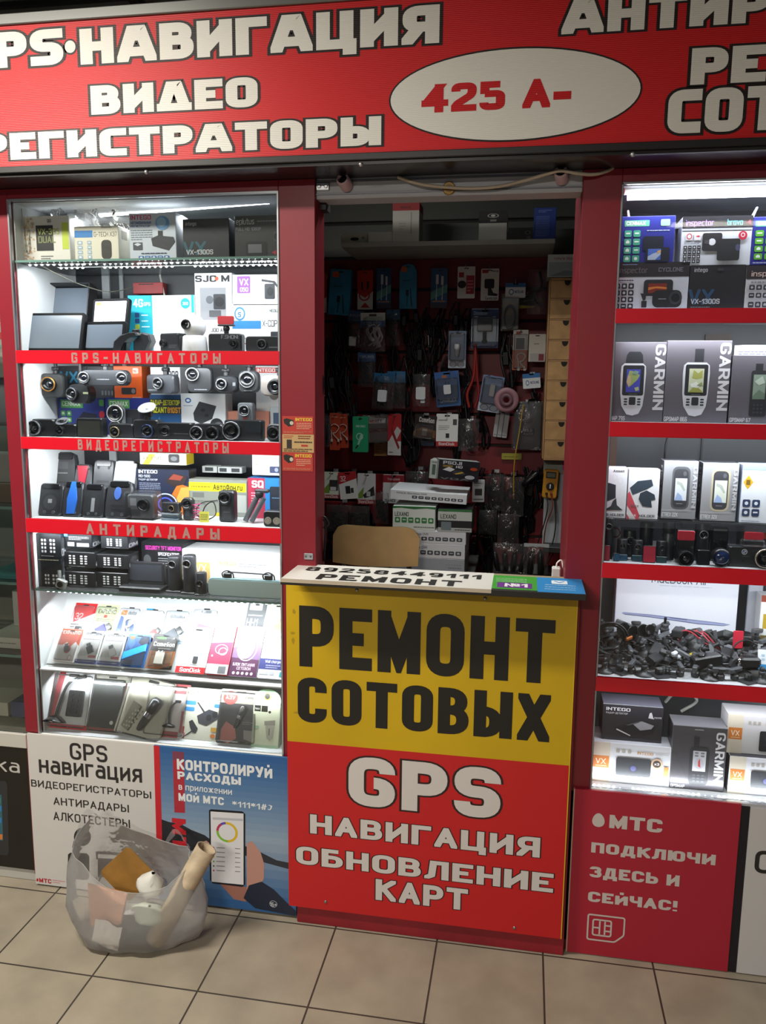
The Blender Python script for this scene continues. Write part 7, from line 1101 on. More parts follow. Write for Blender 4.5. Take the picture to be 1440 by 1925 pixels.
sbox('white box with a black lid and an eye emblem on the wall shelf', (900, 396, 953, 463), 1.29, 'd0d6d0', [('r', -.01, .58, 1.02, 1, '17181a'), ('o', .5, .83, .2, .07, .18, 'c9cbc9'), ('e', .5, .83, .08, .04, 'c9cbc9'), ('r', .4, .63, .62, .7, '8a8c8a')])
sbox('dark camera box between the eye emblem box and the blue box on the wall shelf', (955, 428, 1001, 462), 1.30, '2c2d30', [('e', .8, .6, .12, .16, '5a5c60'), ('e', .8, .6, .07, .1, '17181a'), ('rr', .75, .1, .92, .3, '55575b', .02)])
sbox('tall blue box with rows of pale text at the wall end of the shelf', (1003, 390, 1045, 462), 1.30, '28449a', [('l', .2, .84, .8, .94, 2, '7a8cd0'), ('l', .1, .1, .7, .75, 12, '5a72b8')])
carton('recorder_box', 'white blackbox recorder carton on top of the wooden drawer chest', (1029, 478, 1096, 532), 1.30, 2.033, .14, 'c4c8c8', [('t', 'Vehicle Blackbox', .18, .76, .12, '8a3a3a', dict(W=.75, t=1.3)), ('r', .04, .04, 1, .66, '9aa4a8'), ('p', [(.04, .04), (.5, .3), (1, .2), (1, .04)], '77838a'), ('rr', .84, .4, 1., .7, '3a7a9a', .05)])
# wooden chest of small drawers
r = empty('drawer_chest', 'narrow wooden chest of nine small drawers standing tall inside the booth', 'chest', (P(1054, 864, 1.30).x, 1.30, P(1054, 866, 1.30).z))
x, z, w, h = fit((1028, 533, 1080, 866), 1.30); w = .155; h = 2.03-z; WD = M('b0845a', .5, noise=14); mb = MB(); mb.box((-w/2, .0, 0), (w/2, .2, .008), WD, .001); mb.box((-w/2, 0, h-.009), (w/2, .2, h), WD, .001); mb.box((-w/2, 0, 0), (-w/2+.007, .2, h), WD, .001); mb.box((w/2-.007, 0, 0), (w/2, .2, h), WD, .001); mb.box((-w/2, .19, 0), (w/2, .2, h), WD)
for k in range(1, 9): mb.box((-w/2, .004, h*k/9-.003), (w/2, .19, h*k/9+.003), WD)
mb.to('carcass', r)
for k in range(9):
    mb = MB(); z0, z1 = h*k/9+(.0085 if k == 0 else .0038), h*(k+1)/9-(.0095 if k == 8 else .0038); mb.box((-w/2+.0075, .003, z0), (w/2-.0075, .185, z1), M('c0935f', .5, noise=20), .001)
    mb.poly([(-w*.02+.013*math.cos(PI+q*PI/8), .0026, z1-.0006+.02*math.sin(PI+q*PI/8)) for q in range(9)], M('1d140c', .7)); mb.to('drawer', r)
# white pegboard side with the multimeter
mb = MB(); PBX = P(1076, 900, 1.25).x; mb.box((P(1022, 950, 1.42).x, 1.42, .9), (.45, 1.428, 1.50), M('b8bcc0', .5)); mb.box((P(1022, 870, 1.418).x, 1.410, P(1022, 890, 1.41).z), (.45, 1.4195, P(1022, 866, 1.41).z), M('8f9489', .5))
for k in range(26): mb.cyl((P(1022, 950, 1.42).x+.03+.026*(k % 5), 1.4195, 1.12+.045*(k//5)), (0, -1, 0), .0025, .0004, BLK, 8)
struct('trim_15', mb)
carton('sticky_note', 'pink paper note pinned above the multimeter', (1058, 861, 1070, 884), 1.405, None, .002, 'c04a90')
r = empty('multimeter', 'orange digital multimeter hanging beside the drawer chest', 'multimeter', (P(1032, 937, 1.36).x, 1.36, P(1032, 937, 1.36).z), (0, .05, 0))
x, z, w, h = fit((1018, 883, 1046, 937), 1.36); mb = MB(); mb.slab(rrect(-w/2, 0, w/2, h, w*.16, w*.16, 4), 0, .035, M('c98a1a', .45), .004); mb.to('body', r); mb = MB(); mb.slab(rrect(-w*.34, h*.7, w*.34, h*.93, .003, .003), -.002, .001, M('3a3c38', .2), .001); mb.slab(rrect(-w*.28, h*.74, w*.28, h*.89, .002, .002), -.0025, -.0015, M('77806e', .2)); mb.to('display', r)
mb = MB(); mb.cyl((0, 0, h*.42), (0, -1, 0), w*.27, .006, BLK, 20, .002); mb.box((-.002, -.010, h*.36), (.002, -.005, h*.5), WHT); mb.to('dial', r)
for k, c in ((-.2, '1a1a1c'), (.12, '7a2a24')): mb = MB(); mb.cyl((w*k, .0, h*.16), (0, -1, 0), .006, .006, M(c, .5), 10); mb.tube(spline([(w*k, -.006, h*.15), (w*k+.01, -.02, h*-.3), (w*k-.01*(k > 0), -.01, -.12), (w*k+.02*(k > 0)-.03, .02, -.26)], 6), .0028, M(c, .5)); mb.to('test_lead', r)
mb = MB(); a = P(1065, 905, 1.40); mb.tube(spline([(a.x, 1.40, a.z), (a.x-.002, 1.4, a.z-.12), (a.x+.02, 1.4, a.z-.24)], 6), .003, M('9a9c9e', .3, .8)); mb.thing('steel_rod', 'thin steel rod hanging on the white board beside the multimeter', 'rod')
mb = MB(); a, b = P(1042, 930, 1.38), P(1040, 1040, 1.38); mb.tube(spline([(a.x, 1.38, a.z), (a.x+.01, 1.36, a.z-.15), (a.x-.02, 1.36, a.z-.3), b], 6), .003, BLK); mb.thing('black_lead', 'black lead hanging down the white board below the multimeter', 'cable')
mb = MB(); a = P(1020, 1095, 1.0); mb.box((P(1022, 990, 1.38).x, 1.30, P(1030, 1040, 1.3).z), (.44, 1.4, P(1030, 1028, 1.3).z), M('2a2a2c', .5), .004); mb.thing('black_tray', 'black tray fixed low on the white board behind the zip bags', 'tray')
# plywood chair
r = empty('chair', 'plywood backed chair with a metal frame behind the counter', 'chair', (P(702, 1040, .95).x, .95, 0))
x, z, w, h = fit((620, 991, 786, 1064), .95); CX = r.location.x; PL = M('dcb27a', .45, noise=6)
rows = []; zc = z+.0
for layer in (0, .010):
    rr = []
    for j in range(9):
        v = j/8; row = []
        for i in range(17):
            u = -1+2*i/16; e = (1-.62*(1-math.sqrt(max(0, 1-min(1, max(0, abs(u)-.6)/.4)**2)))) if v > .5 else 1; top = h*(v if v < .5 else .5+(v-.5)*e)
            ww = w/2*(1-.02*(1-v)) ; row.append((u*ww*(1-.0*v), .035-.045*(1-u*u)+layer+.02*v, zc+top))
        rr.append(row)
    rows.append(rr)
mb = MB(); mb.grid(rows[0], PL); mb.grid([list(reversed(q)) for q in rows[1]], PL)
edge = lambda g: g[0]+[q[-1] for q in g[1:-1]]+list(reversed(g[-1]))+[q[0] for q in reversed(g[1:-1])]
mb.grid([edge(rows[0]), edge(rows[1])], M('8a6a40', .5), cu=True); mb.to('backrest', r)
mb = MB(); mb.box((-.19, -.42, .43), (.19, -.02, .445), PL, .006); mb.to('seat', r)
MET = M('a8abb0', .25, .9)
for s in (-1, 1):
    mb = MB(); mb.tube(spline([(s*.13, .045, zc+h*.5), (s*.14, .06, zc-.05), (s*.16, .05, .62), (s*.17, .0, .43), (s*.18, .05, .02), (s*.18, .06, .0)], 6), .011, MET, 8); mb.to('rear_leg', r)
    mb = MB(); mb.tube(spline([(s*.17, -.03, .425), (s*.17, -.36, .425), (s*.18, -.40, .35), (s*.19, -.42, .0)], 6), .011, MET, 8); mb.to('front_leg', r)
# stacked recorder boxes behind the counter
mb = MB(); bx0, bx1 = P(735, 1050, 1.10).x, P(880, 1050, 1.10).x; tz = P(800, 1084, 1.10).z; mb.box((bx0-.12, 1.06, tz-.03), (bx1+.02, WY-.01, tz), M('6a6a68', .5), .003)
for x in (bx0-.1, bx1-.03): mb.box((x, 1.08, 0), (x+.03, WY-.03, tz-.03), M('55555a', .5))
mb.thing('side_table', 'grey table against the red slatwall carrying the pile of recorder boxes', 'table')
IC = lambda n=7: [('t', 'Vehicle Blackbox DVR', .08, .64, .18, '5a5c66', dict(W=.4, t=1.5)), ('g', .28, .2, .96, .56, n, 1, '44464e', 'c8ccd2')]
def stk(lab, bb, Y, zb, pr, col='e2e4e8', **k): return carton('recorder_box', lab, bb, Y, zb, .26, col, pr, **k)
z0 = tz+.0005
def hh(bb, Y, zb): return fit(bb, Y, zb)[3]
stk('lowest grey recorder box in the pile, mostly hidden behind the chair', (735, 1049, 873, 1090), 1.10, z0, [('l', .78, .45, .96, .6, 1, '8a8c94'), ('g', .74, .62, .96, .74, 6, 1, '9a9ca4', None)], 'a9acb4')
za = z0+hh((735, 1049, 873, 1090), 1.10, z0)+.0004
bb2 = (738, 1022, 874, 1046); stk('grey-white recorder box with an icon row, second from the bottom of the pile', bb2, 1.10, za, IC())
zb2 = za+hh(bb2, 1.10, za)+.0004
bb3 = (740, 998, 876, 1022); stk('grey-white recorder box with an icon row, below the two green topped boxes', bb3, 1.10, zb2, IC())
zc2 = zb2+hh(bb3, 1.10, zb2)+.0004
LX = [('p', [(0, 1), (0, .9), (.2, .93), (.5, .88), (.8, .93), (1, .9), (1, 1)], '2f7a3a'), ('t', 'LEXAND', .05, .58, .17, '2c2e2c', dict(W=.33, t=1.8))]
bb4 = (738, 952, 818, 998); carton('navigator_box', 'white box with a green top and a row of green icons, on the recorder boxes', bb4, 1.10, zc2, .2, 'eaf0ea', LX+[('g', .04, .28, .98, .56, 6, 1, '3a8a4a', 'd8e8d8'), ('l', .5, .1, .98, .18, 1, '7a7c7a')])
bb5 = (823, 958, 887, 998); carton('navigator_box', 'black box with a green top and a navigator picture, beside the green icon box', bb5, 1.10, zc2, .2, '26282a', LX[:1]+[('r', 0, .5, 1, .9, 'c9cec9'), ('t', 'LEXAND', .08, .58, .2, '2c2e2c', dict(W=.46, t=1.8)), ('r', 0, 0, 1, .18, 'b9beb9'), ('rr', .1, .06, .4, .44, '77838a', .02), ('l', .5, .05, .96, .14, 1, '4a4c4a')])
zd = zc2+hh(bb4, 1.10, zc2)+.006
stk('long white recorder box lying askew on the green topped boxes', (733, 925, 877, 955), 1.12, zd+.012, IC(8), 'e8eaee').rotation_euler = (0, math.radians(2.6), math.radians(1))
ze = zd+.012+.095
r = carton('camera_box', 'black and white boxed camera set tilted on top of the recorder pile', (822, 866, 900, 930), 1.14, ze-.006, .07, '232329', [('t', 'PSOJI', .1, .78, .16, 'c4c4c8', dict(W=.46, t=2.4)), ('t', 'HD', .42, .62, .12, 'd0d0d4', dict(W=.16, t=2.4)), ('r', .1, .64, .34, .74, '8a7030'), ('p', [(.1, .5), (.25, .66), (.4, .55), (.3, .42)], 'd8d8dc'), ('rr', .36, .3, .66, .5, '3a3c42', .03), ('p', [(.4, .34), (.6, .46), (.62, .4), (.44, .3)], 'c0a030'), ('rr', .58, .42, .78, .74, '15161a', .04), ('e', .86, .62, .09, .08, 'b0401e'), ('e', .78, .2, .12, .1, 'b8babf'), ('t', 'VGA', .06, .03, .09, '77777c', dict(W=.7))], side='b9bcbc')
r.rotation_euler = (0, math.radians(4.5), math.radians(16))
mb = MB(); x, z, w, h = fit((806, 864, 829, 926), 1.11); 
carton('thin_box', 'thin white carton standing on edge against the black camera set', (806, 864, 822, 925), 1.16, ze-.002, .08, 'b4bab4', [('r', .3, .2, .7, .75, '4a5a50'), ('t', 'cargo', .2, .84, .08, '3a3c3a', dict(W=.6))]).rotation_euler = (0, math.radians(4), math.radians(-4))

# ---- packs hanging on the slatwall
def hook(x, z, Y=None, L=.10):
    pass
HP = MB(); HP.tube([(0, 0, 0), (0, -.11, 0), (0, -.122, .012)], .0022, CHR, 6); HP.box((-.012, -.004, -.004), (.012, 0, .012), M('c9cbd0', .3, .6), .001)
HOOK = None
def hang(name, label, bb, Y=1.53, col='d0d0d0', pr=(), prod=None, bl=None, hk=True, **k):
    global HOOK
    r = pack(name, label, bb, Y, None, 0, col, pr, prod, bl, **k); x, z, w, h = fit(bb, Y)
    if hk:
        loc = (x, WY-.001, z+h*.94)
        if HOOK is None: HOOK = HP.thing('peg_hook', 'chrome peg hook in the slatwall carrying a carded pack', 'hook', loc, group='peg hooks carrying packs')
        else: dup(HOOK, loc)
    return r
CAB = lambda c1, c2: [('p', [(.3, .2), (.34, .62), (.38, .62), (.36, .2)], c2), ('rr', .3, .6, .46, .84, c1, .02), ('p', [(.66, .2), (.7, .6), (.74, .6), (.72, .2)], c2), ('rr', .62, .58, .76, .8, c1, .02)]
BX_ = [('rr', .1, .82, .42, .94, 'c8602a', .03), ('l', .2, .6, .6, .66, 1, '1f4a60'), ('p', [(.42, .05), (.46, .3), (.5, .3), (.46, .05)], '16202a'), ('rr', .38, .28, .54, .42, '16202a', .02), ('p', [(.7, .05), (.62, .45), (.66, .45), (.76, .05)], '16202a'), ('p', [(0, .2), (.3, .1), (.3, 0), (0, 0)], '2a7aa0')]
hang('carded_pack', 'red and white cable pack half hidden by the shutter guide rail', (596, 514, 614, 588), col='b8332f', pr=[('p', [(0, 0), (1, 0), (1, .4), (.3, .3), (0, .4)], 'd4d4d0')])
hang('cable_box', 'blue cable box hanging askew beside the half hidden red pack', (616, 506, 656, 592), 1.50, '2f86b0', BX_, roll=4, d=.03)
hang('carded_pack', 'orange-red and white cable pack beside the askew blue cable box', (672, 508, 701, 582), col='c0352c', pr=[('p', [(0, 0), (1, 0), (1, .46), (.5, .3), (0, .42)], 'd0d0ca'), ('rr', .24, .5, .36, .7, '2a1a1a', .02), ('rr', .6, .52, .74, .72, '2a1a1a', .02), ('o', .45, .36, .36, .14, .25, 'b02a24'), ('p', [(.2, .05), (.5, .18), (.8, .05)], 'b02a24')])
hang('carded_pack', 'blue and teal cable pack with two white plugs, between red pack and upright blue box', (708, 504, 735, 580), col='2d5a86', pr=[('p', [(0, .2), (1, .4), (1, .6), (0, .4)], '5aa0a0'), ('r', 0, 0, 1, .12, '3a3a4a'), ('l', .1, .14, .9, .2, 1, 'd88a4a')]+CAB('d8dce0', 'c8d0d8'))
hang('cable_box', 'blue cable box hanging upright with a rounded tab, middle of the upper row', (751, 496, 783, 580), 1.50, '2f86b0', BX_, d=.03, out=[(0, 0), (1, 0), (1, .84), (.8, .97), (.5, 1), (.2, .97), (0, .84)])
hang('carded_pack', 'blue and teal cable pack with two white plugs, beside the white earphone card', (810, 504, 841, 579), col='2d5a86', pr=[('p', [(0, .2), (1, .4), (1, .6), (0, .4)], '5aa0a0'), ('r', 0, 0, 1, .12, '3a3a4a'), ('l', .1, .14, .9, .2, 1, 'd88a4a')]+CAB('d8dce0', 'c8d0d8'))
hang('carded_pack', 'white card with a red panel and a black holder, upper row', (860, 501, 893, 561), col='e8e6e2', pr=[('r', .5, .14, .96, .72, 'a82a3a'), ('rr', .08, .66, .36, .82, 'b02a30', .02), ('e', .26, .44, .24, .12, '1c1c1e'), ('l', .55, .2, .9, .6, 4, 'd88a90')])
hang('carded_pack', 'white car holder card with a black holder picture, end of the upper row', (904, 505, 938, 565), col='ecece8', pr=[('rr', .06, .86, .4, .97, 'b03a3a', .02), ('rr', .2, .38, .74, .68, '17181a', .08), ('p', [(.4, .4), (.56, .4), (.7, .24), (.96, .2), (.9, .14), (.4, .16)], '17181a'), ('t', 'CarHOLDER', .26, .03, .07, '2a2a2c', dict(W=.66, t=1.8)), ('t', 'charge', .6, .9, .05, '4a4a4c', dict(W=.36))])
hang('carded_pack', 'white and blue hexagon header card hanging on a dark bag', (950, 532, 988, 560), 1.50, 'e8ecee', [('r', 0, .72, 1, 1, '2f78b8'), ('o', .3, .4, .12, .2, .3, '2f5a9a'), ('t', 'NEOLINE', .46, .32, .18, '2f4a7a', dict(W=.46))])
hang('cable_bag', 'bag with a golden wound cable below the white and blue header card', (942, 552, 976, 622), 1.51, '6a6046', [('e', .4, .6, .35, .2, '8a6e3a')], lambda m, w, h, y: [m.tube([(w*.3*math.cos(q), y-.01, h*.35+h*.3*math.sin(q)+.002*k) for q in [2*PI*j/18 for j in range(18)]], .0035, M('2a2622', .4), 6, closed=True) for k in range(4)], (.02, .02, .98, .9, .02), hk=False)
hang('carded_pack', 'black card with a yellow slanted edge beside the golden cable bag', (977, 556, 1006, 578), 1.53, '1d1d1c', [('p', [(0, .0), (.0, .3), (1, .0), (.9, -.1)], 'a89a2a'), ('l', .3, .5, .9, .65, 1, '77777a')], roll=-8)
mb = MB(); pillow(mb, .10, .19, .03, POLY, seed=5); mb.tube(spline([(0, .0, .18), (.01, .003, .12), (-.02, .0, .08), (.02, 0, .03)], 5), .006, BLK); a = P(1012, 590, 1.5); mb.thing('clear_bag', 'clear crackly bag under the drawer chest top edge, upper row end', 'bag', (a.x, 1.53, a.z))
def bagged(label, bb, Y, hcol, pcol='b8c4c0', prod=None, head=.28, pr=(), seed=1, name='product_bag', group=None, mat=None, hk=True, roll=0):
    x, z, w, h = fit(bb, Y); root = empty(name, label, 'bag', (x, Y, z), (0, math.radians(roll), 0), group)
    mb = MB(); pillow(mb, w, h*.98, min(.03, w*.35), mat or POLY, seed=seed); mb.to('bag_film', root)
    if hcol: hb = MB(); hb.box((-w/2, -.004, h*(1-head)), (w/2, .002, h), M(hcol, .4)); hb.prints(Frame((-w/2, -.004, h*(1-head)), (w, 0, 0), (0, 0, h*head), (0, -1, 0)), pr); hb.to('header_card', root)
    if prod: pb = MB(); prod(pb, w, h); pb.to('product', root)
    if hk and HOOK is not None: dup(HOOK, (x, WY-.001, z+h*.95))
    return root
def cab_in(c, n=4, r=.0024):
    def f(m, w, h):
        rnd = random.Random(int(w*9999)); 
        for k in range(n): m.tube(spline([(w*rnd.uniform(-.3, .3), rnd.uniform(-.008, .006), h*rnd.uniform(.05, .2)), (w*rnd.uniform(-.4, .4), rnd.uniform(-.008, .006), h*.4), (w*rnd.uniform(-.3, .3), rnd.uniform(-.008, .006), h*.7), (w*rnd.uniform(-.4, .1), 0, h*.5), (w*rnd.uniform(.0, .4), 0, h*.15)], 5), r, M(c, .35), 6)
    return f
def plug_in(c): return lambda m, w, h: p_plug(m, 0, h*.4, .006, min(w*.6, h*.4), c)
bagged('white and blue bag with a boxed adapter, uppermost pouch near the guide rail', (652, 584, 681, 654), 1.50, '3a5a86', prod=lambda m, w, h: (m.slab(rrect(-w*.35, h*.05, w*.1, h*.3, .002, .002), -.012, 0, M('c4c8c4'), .001), p_cable(m, 0, h*.5, .0, h*.4, '2a2a2c')), pr=[('t', 'EXPLOYD', .1, .4, .25, 'a8b8d0', dict(W=.8))], roll=3)
bagged('white and green pouch with a coiled white cable, largest of the pouches', (678, 588, 724, 662), 1.48, 'e2ece4', prod=cab_in('e4e6e6', 5, .004), head=.36, pr=[('r', 0, 0, 1, .45, '3f6aa0'), ('t', 'EXPLOYD', .12, .14, .22, 'c0d0e0', dict(W=.7)), ('rr', .35, .75, .65, .9, '4a4c4a', .03)], seed=3)
bagged('blue headed pouch with a dark plug, behind the coiled white cable pouch', (726, 582, 752, 650), 1.53, '2f5f80', prod=cab_in('1b1c1e'), seed=4)
bagged('blue headed pouch with a silver and black cable, below the coiled white cable pouch', (673, 662, 706, 728), 1.49, '3a5a86', prod=cab_in('3a3b3e', 5, .004), pr=[('t', 'EXPLOYD', .1, .4, .25, 'a8b8d0', dict(W=.8))], seed=6)
bagged('blue pouch with a white adapter, third row by the guide rail side', (698, 702, 738, 770), 1.49, '2f6a98', prod=plug_in('e8eaee'), head=.24, seed=7, roll=4)
bagged('light blue pouch with a dark cable partly behind the white adapter pouch', (728, 698, 762, 768), 1.51, '3a78a8', prod=cab_in('23282c', 5), head=.3, seed=8)
bagged('clear pouch with a white wall plug, between the blue pouch and the blue charger card', (776, 702, 808, 764), 1.49, None, prod=lambda m, w, h: (p_plug(m, 0, h*.42, .004, h*.42, 'e0e2e4'), p_plug(m, w*.12, h*.2, -.006, h*.2, 'c8cacc')), seed=9)
hang('carded_pack', 'blue charger card with a white plug, third row', (822, 698, 868, 764), 1.51, '235a96', [('t', 'CHARGER', .16, .12, .11, 'b8c4d0', dict(W=.66, t=2.2)), ('l', .1, .02, .9, .08, 1, '4a86c0'), ('p', [(0, .8), (1, .9), (1, 1), (0, 1)], '3a6ab0'), ('rr', .3, .82, .5, .9, 'b06a3a', .02)], lambda m, w, h, y: p_plug(m, 0, h*.5, y, h*.3, 'dfe1e4'), (.06, .2, .94, .8, .02), roll=-6)
hang('carded_pack', 'clear blister with a white car charger on a blue card, above the blue charger card', (843, 622, 876, 692), 1.51, '7a92b8', [('r', 0, 0, 1, .22, 'c9ced6'), ('o', .28, .1, .2, .08, .2, '6a7a9a'), ('o', .72, .1, .2, .08, .2, '6a7a9a')], lambda m, w, h, y: (m.lathe([(0, -h*.2), (w*.1, -h*.18), (w*.16, h*.0), (w*.2, h*.02), (w*.2, h*.14), (0, h*.15)], (0, y-.012, h*.5), (0, 0, 1), M('dfe2e6', .3), 16)), (.08, .2, .92, .94, .024))
hang('carded_pack', 'black sat-navigator card with a mount, beside the clear car charger blister', (886, 580, 937, 654), 1.50, 'b4c2d2', [('r', 0, .74, 1, .98, '2a4a78'), ('r', 0, 0, 1, .16, '2f4f80'), ('t', 'Dinosoon', .08, .84, .09, 'a8bcd8', dict(W=.5)), ('l', .1, .03, .6, .1, 1, '77a0d0')], lambda m, w, h, y: (m.slab(rrect(-w*.28, h*.42, w*.28, h*.74, .004, .004), y-.016, y, M('151618', .25), .003), m.cyl((0, y-.008, h*.12), (0, 0, 1), .008, h*.3, BLK, 12), m.box((-w*.1, y-.012, h*.14), (w*.1, y, h*.2), BLK, .003)), (.05, .04, .95, .8, .024))
hang('carded_pack', 'orange and white headed pack with a boxed adapter and white cable', (964, 620, 992, 696), 1.50, 'c8602c', [('r', 0, .5, 1, 1, 'd4cfca'), ('r', .2, .52, .76, .8, '55565c'), ('rr', .2, .88, .5, .96, 'b03a2a', .02)], lambda m, w, h, y: p_cable(m, w*.1, h*.25, y, h*.36, 'e4e2de', .003), (.05, .04, .95, .9, .014))
hang('carded_pack', 'small white box card with a dark red corner, next to the drawer chest', (994, 628, 1026, 680), 1.48, 'd2ccc0', [('r', .1, 0, 1, .3, 'b9b4b0'), ('rr', .6, .04, .9, .28, '8a2a3a', .02), ('l', .3, .6, .6, .7, 1, '9a968c')], d=.02)
hang('carded_pack', 'clear blister with a white charger on a blue card, third row beside the tape roll', (898, 706, 939, 774), 1.49, '6a84b0', [('r', 0, 0, 1, .24, 'bcc6d2'), ('o', .28, .11, .2, .09, .2, '5a6a9a'), ('o', .72, .11, .2, .09, .2, '5a6a9a')], lambda m, w, h, y: m.slab(rrect(-w*.1, h*.42, w*.16, h*.78, .006, .006), y-.018, y, M('dcdfe4', .3), .004), (.06, .22, .94, .96, .024), roll=8)
hang('carded_pack', 'white and blue hexagon header card on a black lead bag, below the drawer row', (984, 702, 1017, 730), 1.49, 'e8ecee', [('r', 0, .7, 1, 1, '2f78b8'), ('o', .26, .38, .1, .18, .3, '2f5a9a'), ('t', 'NEOLINE', .42, .3, .18, '2f4a7a', dict(W=.5))], roll=-5)
mb = MB(); a = P(952, 752, 1.46); mb.lathe([(.012, 0), (.028, -.004), (.030, -.010), (.052, -.010), (.054, -.004), (.054, .016), (.012, .016), (.012, 0)], (0, 0, 0), (0, 1, 0), M('a87a84', .45), 28); mb.lathe([(.029, -.0105), (.0295, -.018), (.013, -.018), (.012, -.0)], (0, 0, 0), (0, 1, 0), M('7a5660', .5), 24); mb.thing('tape_roll', 'dusty pink roll of wide tape hanging among the packs', 'tape', (a.x, 1.46, a.z))
mb = MB(); a, b = P(893, 672, 1.5), P(905, 762, 1.5); mb.tube(spline([(a.x, 1.5, a.z+.06), (a.x-.004, 1.5, a.z-.08), (a.x-.03, 1.5, a.z-.16), (a.x-.02, 1.5, a.z-.22)], 6), .007, M('a02a24', .4)); mb.tube(spline([(a.x, 1.5, a.z+.06), (a.x+.012, 1.5, a.z-.08), (a.x+.02, 1.5, a.z-.16), (a.x+.005, 1.5, a.z-.22)], 6), .007, M('8a2420', .4)); mb.thing('red_tongs', 'pair of red handled tool arms hanging beside the sat-navigator card', 'tool')
bagged('large clear bag with a dark GOLD print, below the blue header card', (963, 752, 1020, 846), 1.50, None, prod=lambda m, w, h: (m.box((-w*.44, .004, h*.02), (w*.44, .008, h*.96), M('55565a', .4)), m.prints(Frame((-w*.16, .003, h*.28), (w*.4, 0, 0), (0, 0, h*.16), (0, -1, 0)), [('r', 0, 0, 1, 1, '1c1c1e'), ('t', 'GOLD', .1, .56, .34, 'b0b2b4', dict(W=.7, t=2.4)), ('t', 'PLATED', .1, .12, .3, '9a9c9e', dict(W=.8))])), seed=12)
mb = MB(); a = P(984, 760, 1.46); mb.tube(spline([(a.x, 1.46, a.z), (a.x-.012, 1.46, a.z-.11), (a.x-.03, 1.45, a.z-.26), (a.x-.028, 1.46, a.z-.42)], 8), .003, M('b8902a', .4)); mb.thing('yellow_cable', 'long thin yellow cable hanging in front of the gold marked bag', 'cable')
hang('carded_pack', 'orange cable pack with a white looped cable, fourth row first of two', (620, 776, 639, 846), 1.50, 'b8462c', [('l', .2, .86, .8, .92, 1, 'd8a08a')], lambda m, w, h, y: p_cable(m, 0, h*.5, y, h*.42, 'd6d2cc', .0018), None)
hang('carded_pack', 'orange cable pack with a white looped cable, fourth row beside the green cable pack', (638, 778, 656, 842), 1.52, 'b8462c', [('l', .2, .86, .8, .92, 1, 'd8a08a')], lambda m, w, h, y: p_cable(m, 0, h*.5, y, h*.42, 'c8c4be', .0018), None, roll=-3)
hang('cable_box', 'bright green cable pack with a hand picture, fourth row', (663, 783, 692, 850), 1.49, '2fa070', [('t', 'USB CABLE', .2, .7, .06, 'd0e8dc', dict(W=.62)), ('o', .45, .44, .22, .1, .2, 'd4e6dc'), ('p', [(.3, .2), (.5, .5), (.7, .5), (.5, .3), (.36, .14)], 'a8d4c0'), ('p', [(.2, .08), (.4, .18), (.36, .22), (.18, .13)], '1a2a22')], d=.02)
hang('carded_pack', 'silver and red bag marked connection, beside the green cable pack', (694, 780, 732, 832), 1.52, 'd2ceca', [('t', 'MERTY', .1, .72, .12, 'b03a34', dict(W=.6)), ('t', 'CONNECTION', .06, .38, .14, 'b03a34', dict(W=.86, t=2.4)), ('e', .5, .2, .3, .12, 'd0ceca')], None, (.02, .02, .98, .96, .02), roll=-4)
hang('carded_pack', 'wood-brown card hanging below the silver connection bag', (703, 832, 728, 857), 1.54, '8a6238', [('l', .1, .2, .5, .8, 3, '6a4a28')], hk=False)
hang('carded_pack', 'red and white cable pack with diagonal stripes, fourth row', (729, 778, 754, 856), 1.51, 'b02c30', [('r', 0, 0, 1, .34, 'd0ccc8'), ('p', [(0, .3), (.7, .7), (1, .6), (.4, .2), (0, .2)], 'c9c4c0'), ('p', [(.2, .6), (.3, .7), (.9, .2), (.8, .14)], '8a1c24'), ('l', .1, .05, .4, .1, 1, '4a4a4c')])
hang('carded_pack', 'black battery pack with orange glow, hanging in the fourth row', (776, 780, 817, 826), 1.50, '1f1b18', [('p', [(0, .3), (.4, .5), (1, .4), (1, .1), (0, .1)], '7a5228'), ('t', 'Camelion', .2, .7, .2, 'd0ccc6', dict(W=.7, t=2.6)), ('rr', .4, .16, .62, .44, 'a8a49a', .02)], None, (.1, .06, .9, .6, .016), roll=6)
hang('carded_pack', 'dark box with a blue foot hanging under the black battery pack', (782, 826, 816, 838), 1.53, '2a3044', [('r', 0, 0, 1, .4, '34486a')], hk=False)
hang('carded_pack', 'large white memory card pack with a red foot, hanging in the fourth row', (820, 778, 861, 839), 1.50, 'f0eeea', [('r', 0, 0, 1, .15, 'b8242c'), ('t', 'SanDisk', .12, .03, .09, 'e4d8d4', dict(W=.74, t=2.2)), ('rr', .76, .66, .94, .84, '4a4a4c', .02), ('r', .44, .26, .6, .4, '232325'), ('l', .1, .5, .6, .66, 3, 'b0aca8'), ('l', .1, .78, .5, .84, 1, '77746f')])
hang('carded_pack', 'pale ruled card strip hanging beside the tape roll', (927, 772, 953, 822), 1.53, 'b8b8b8', [('r', .26, 0, .32, .9, '5a5a5e'), ('r', .6, 0, .66, .9, '5a5a5e'), ('l', .05, .05, .95, .12, 1, '77777a')], roll=6)
hang('price_label', 'yellow-green price label on the slatwall below the gold marked bag', (943, 852, 981, 864), 1.585, 'b0a83a', [('l', .1, .3, .8, .6, 1, '77702a')], hk=False, hole=False)
hang('carded_pack', 'white and green memory card pack at the guide rail end of the fifth row', (607, 887, 638, 937), 1.50, 'e0e8d8', [('r', 0, 0, 1, .14, 'a82a30'), ('t', 'SanDisk', .06, .02, .1, 'e4d4d2', dict(W=.86, t=2.2)), ('p', [(0, .3), (.4, .6), (.4, .2), (0, .2)], '7a9a3a'), ('rr', .4, .3, .9, .7, '3a3a3c', .03), ('r', .45, .3, .8, .44, 'dcdcdc')])
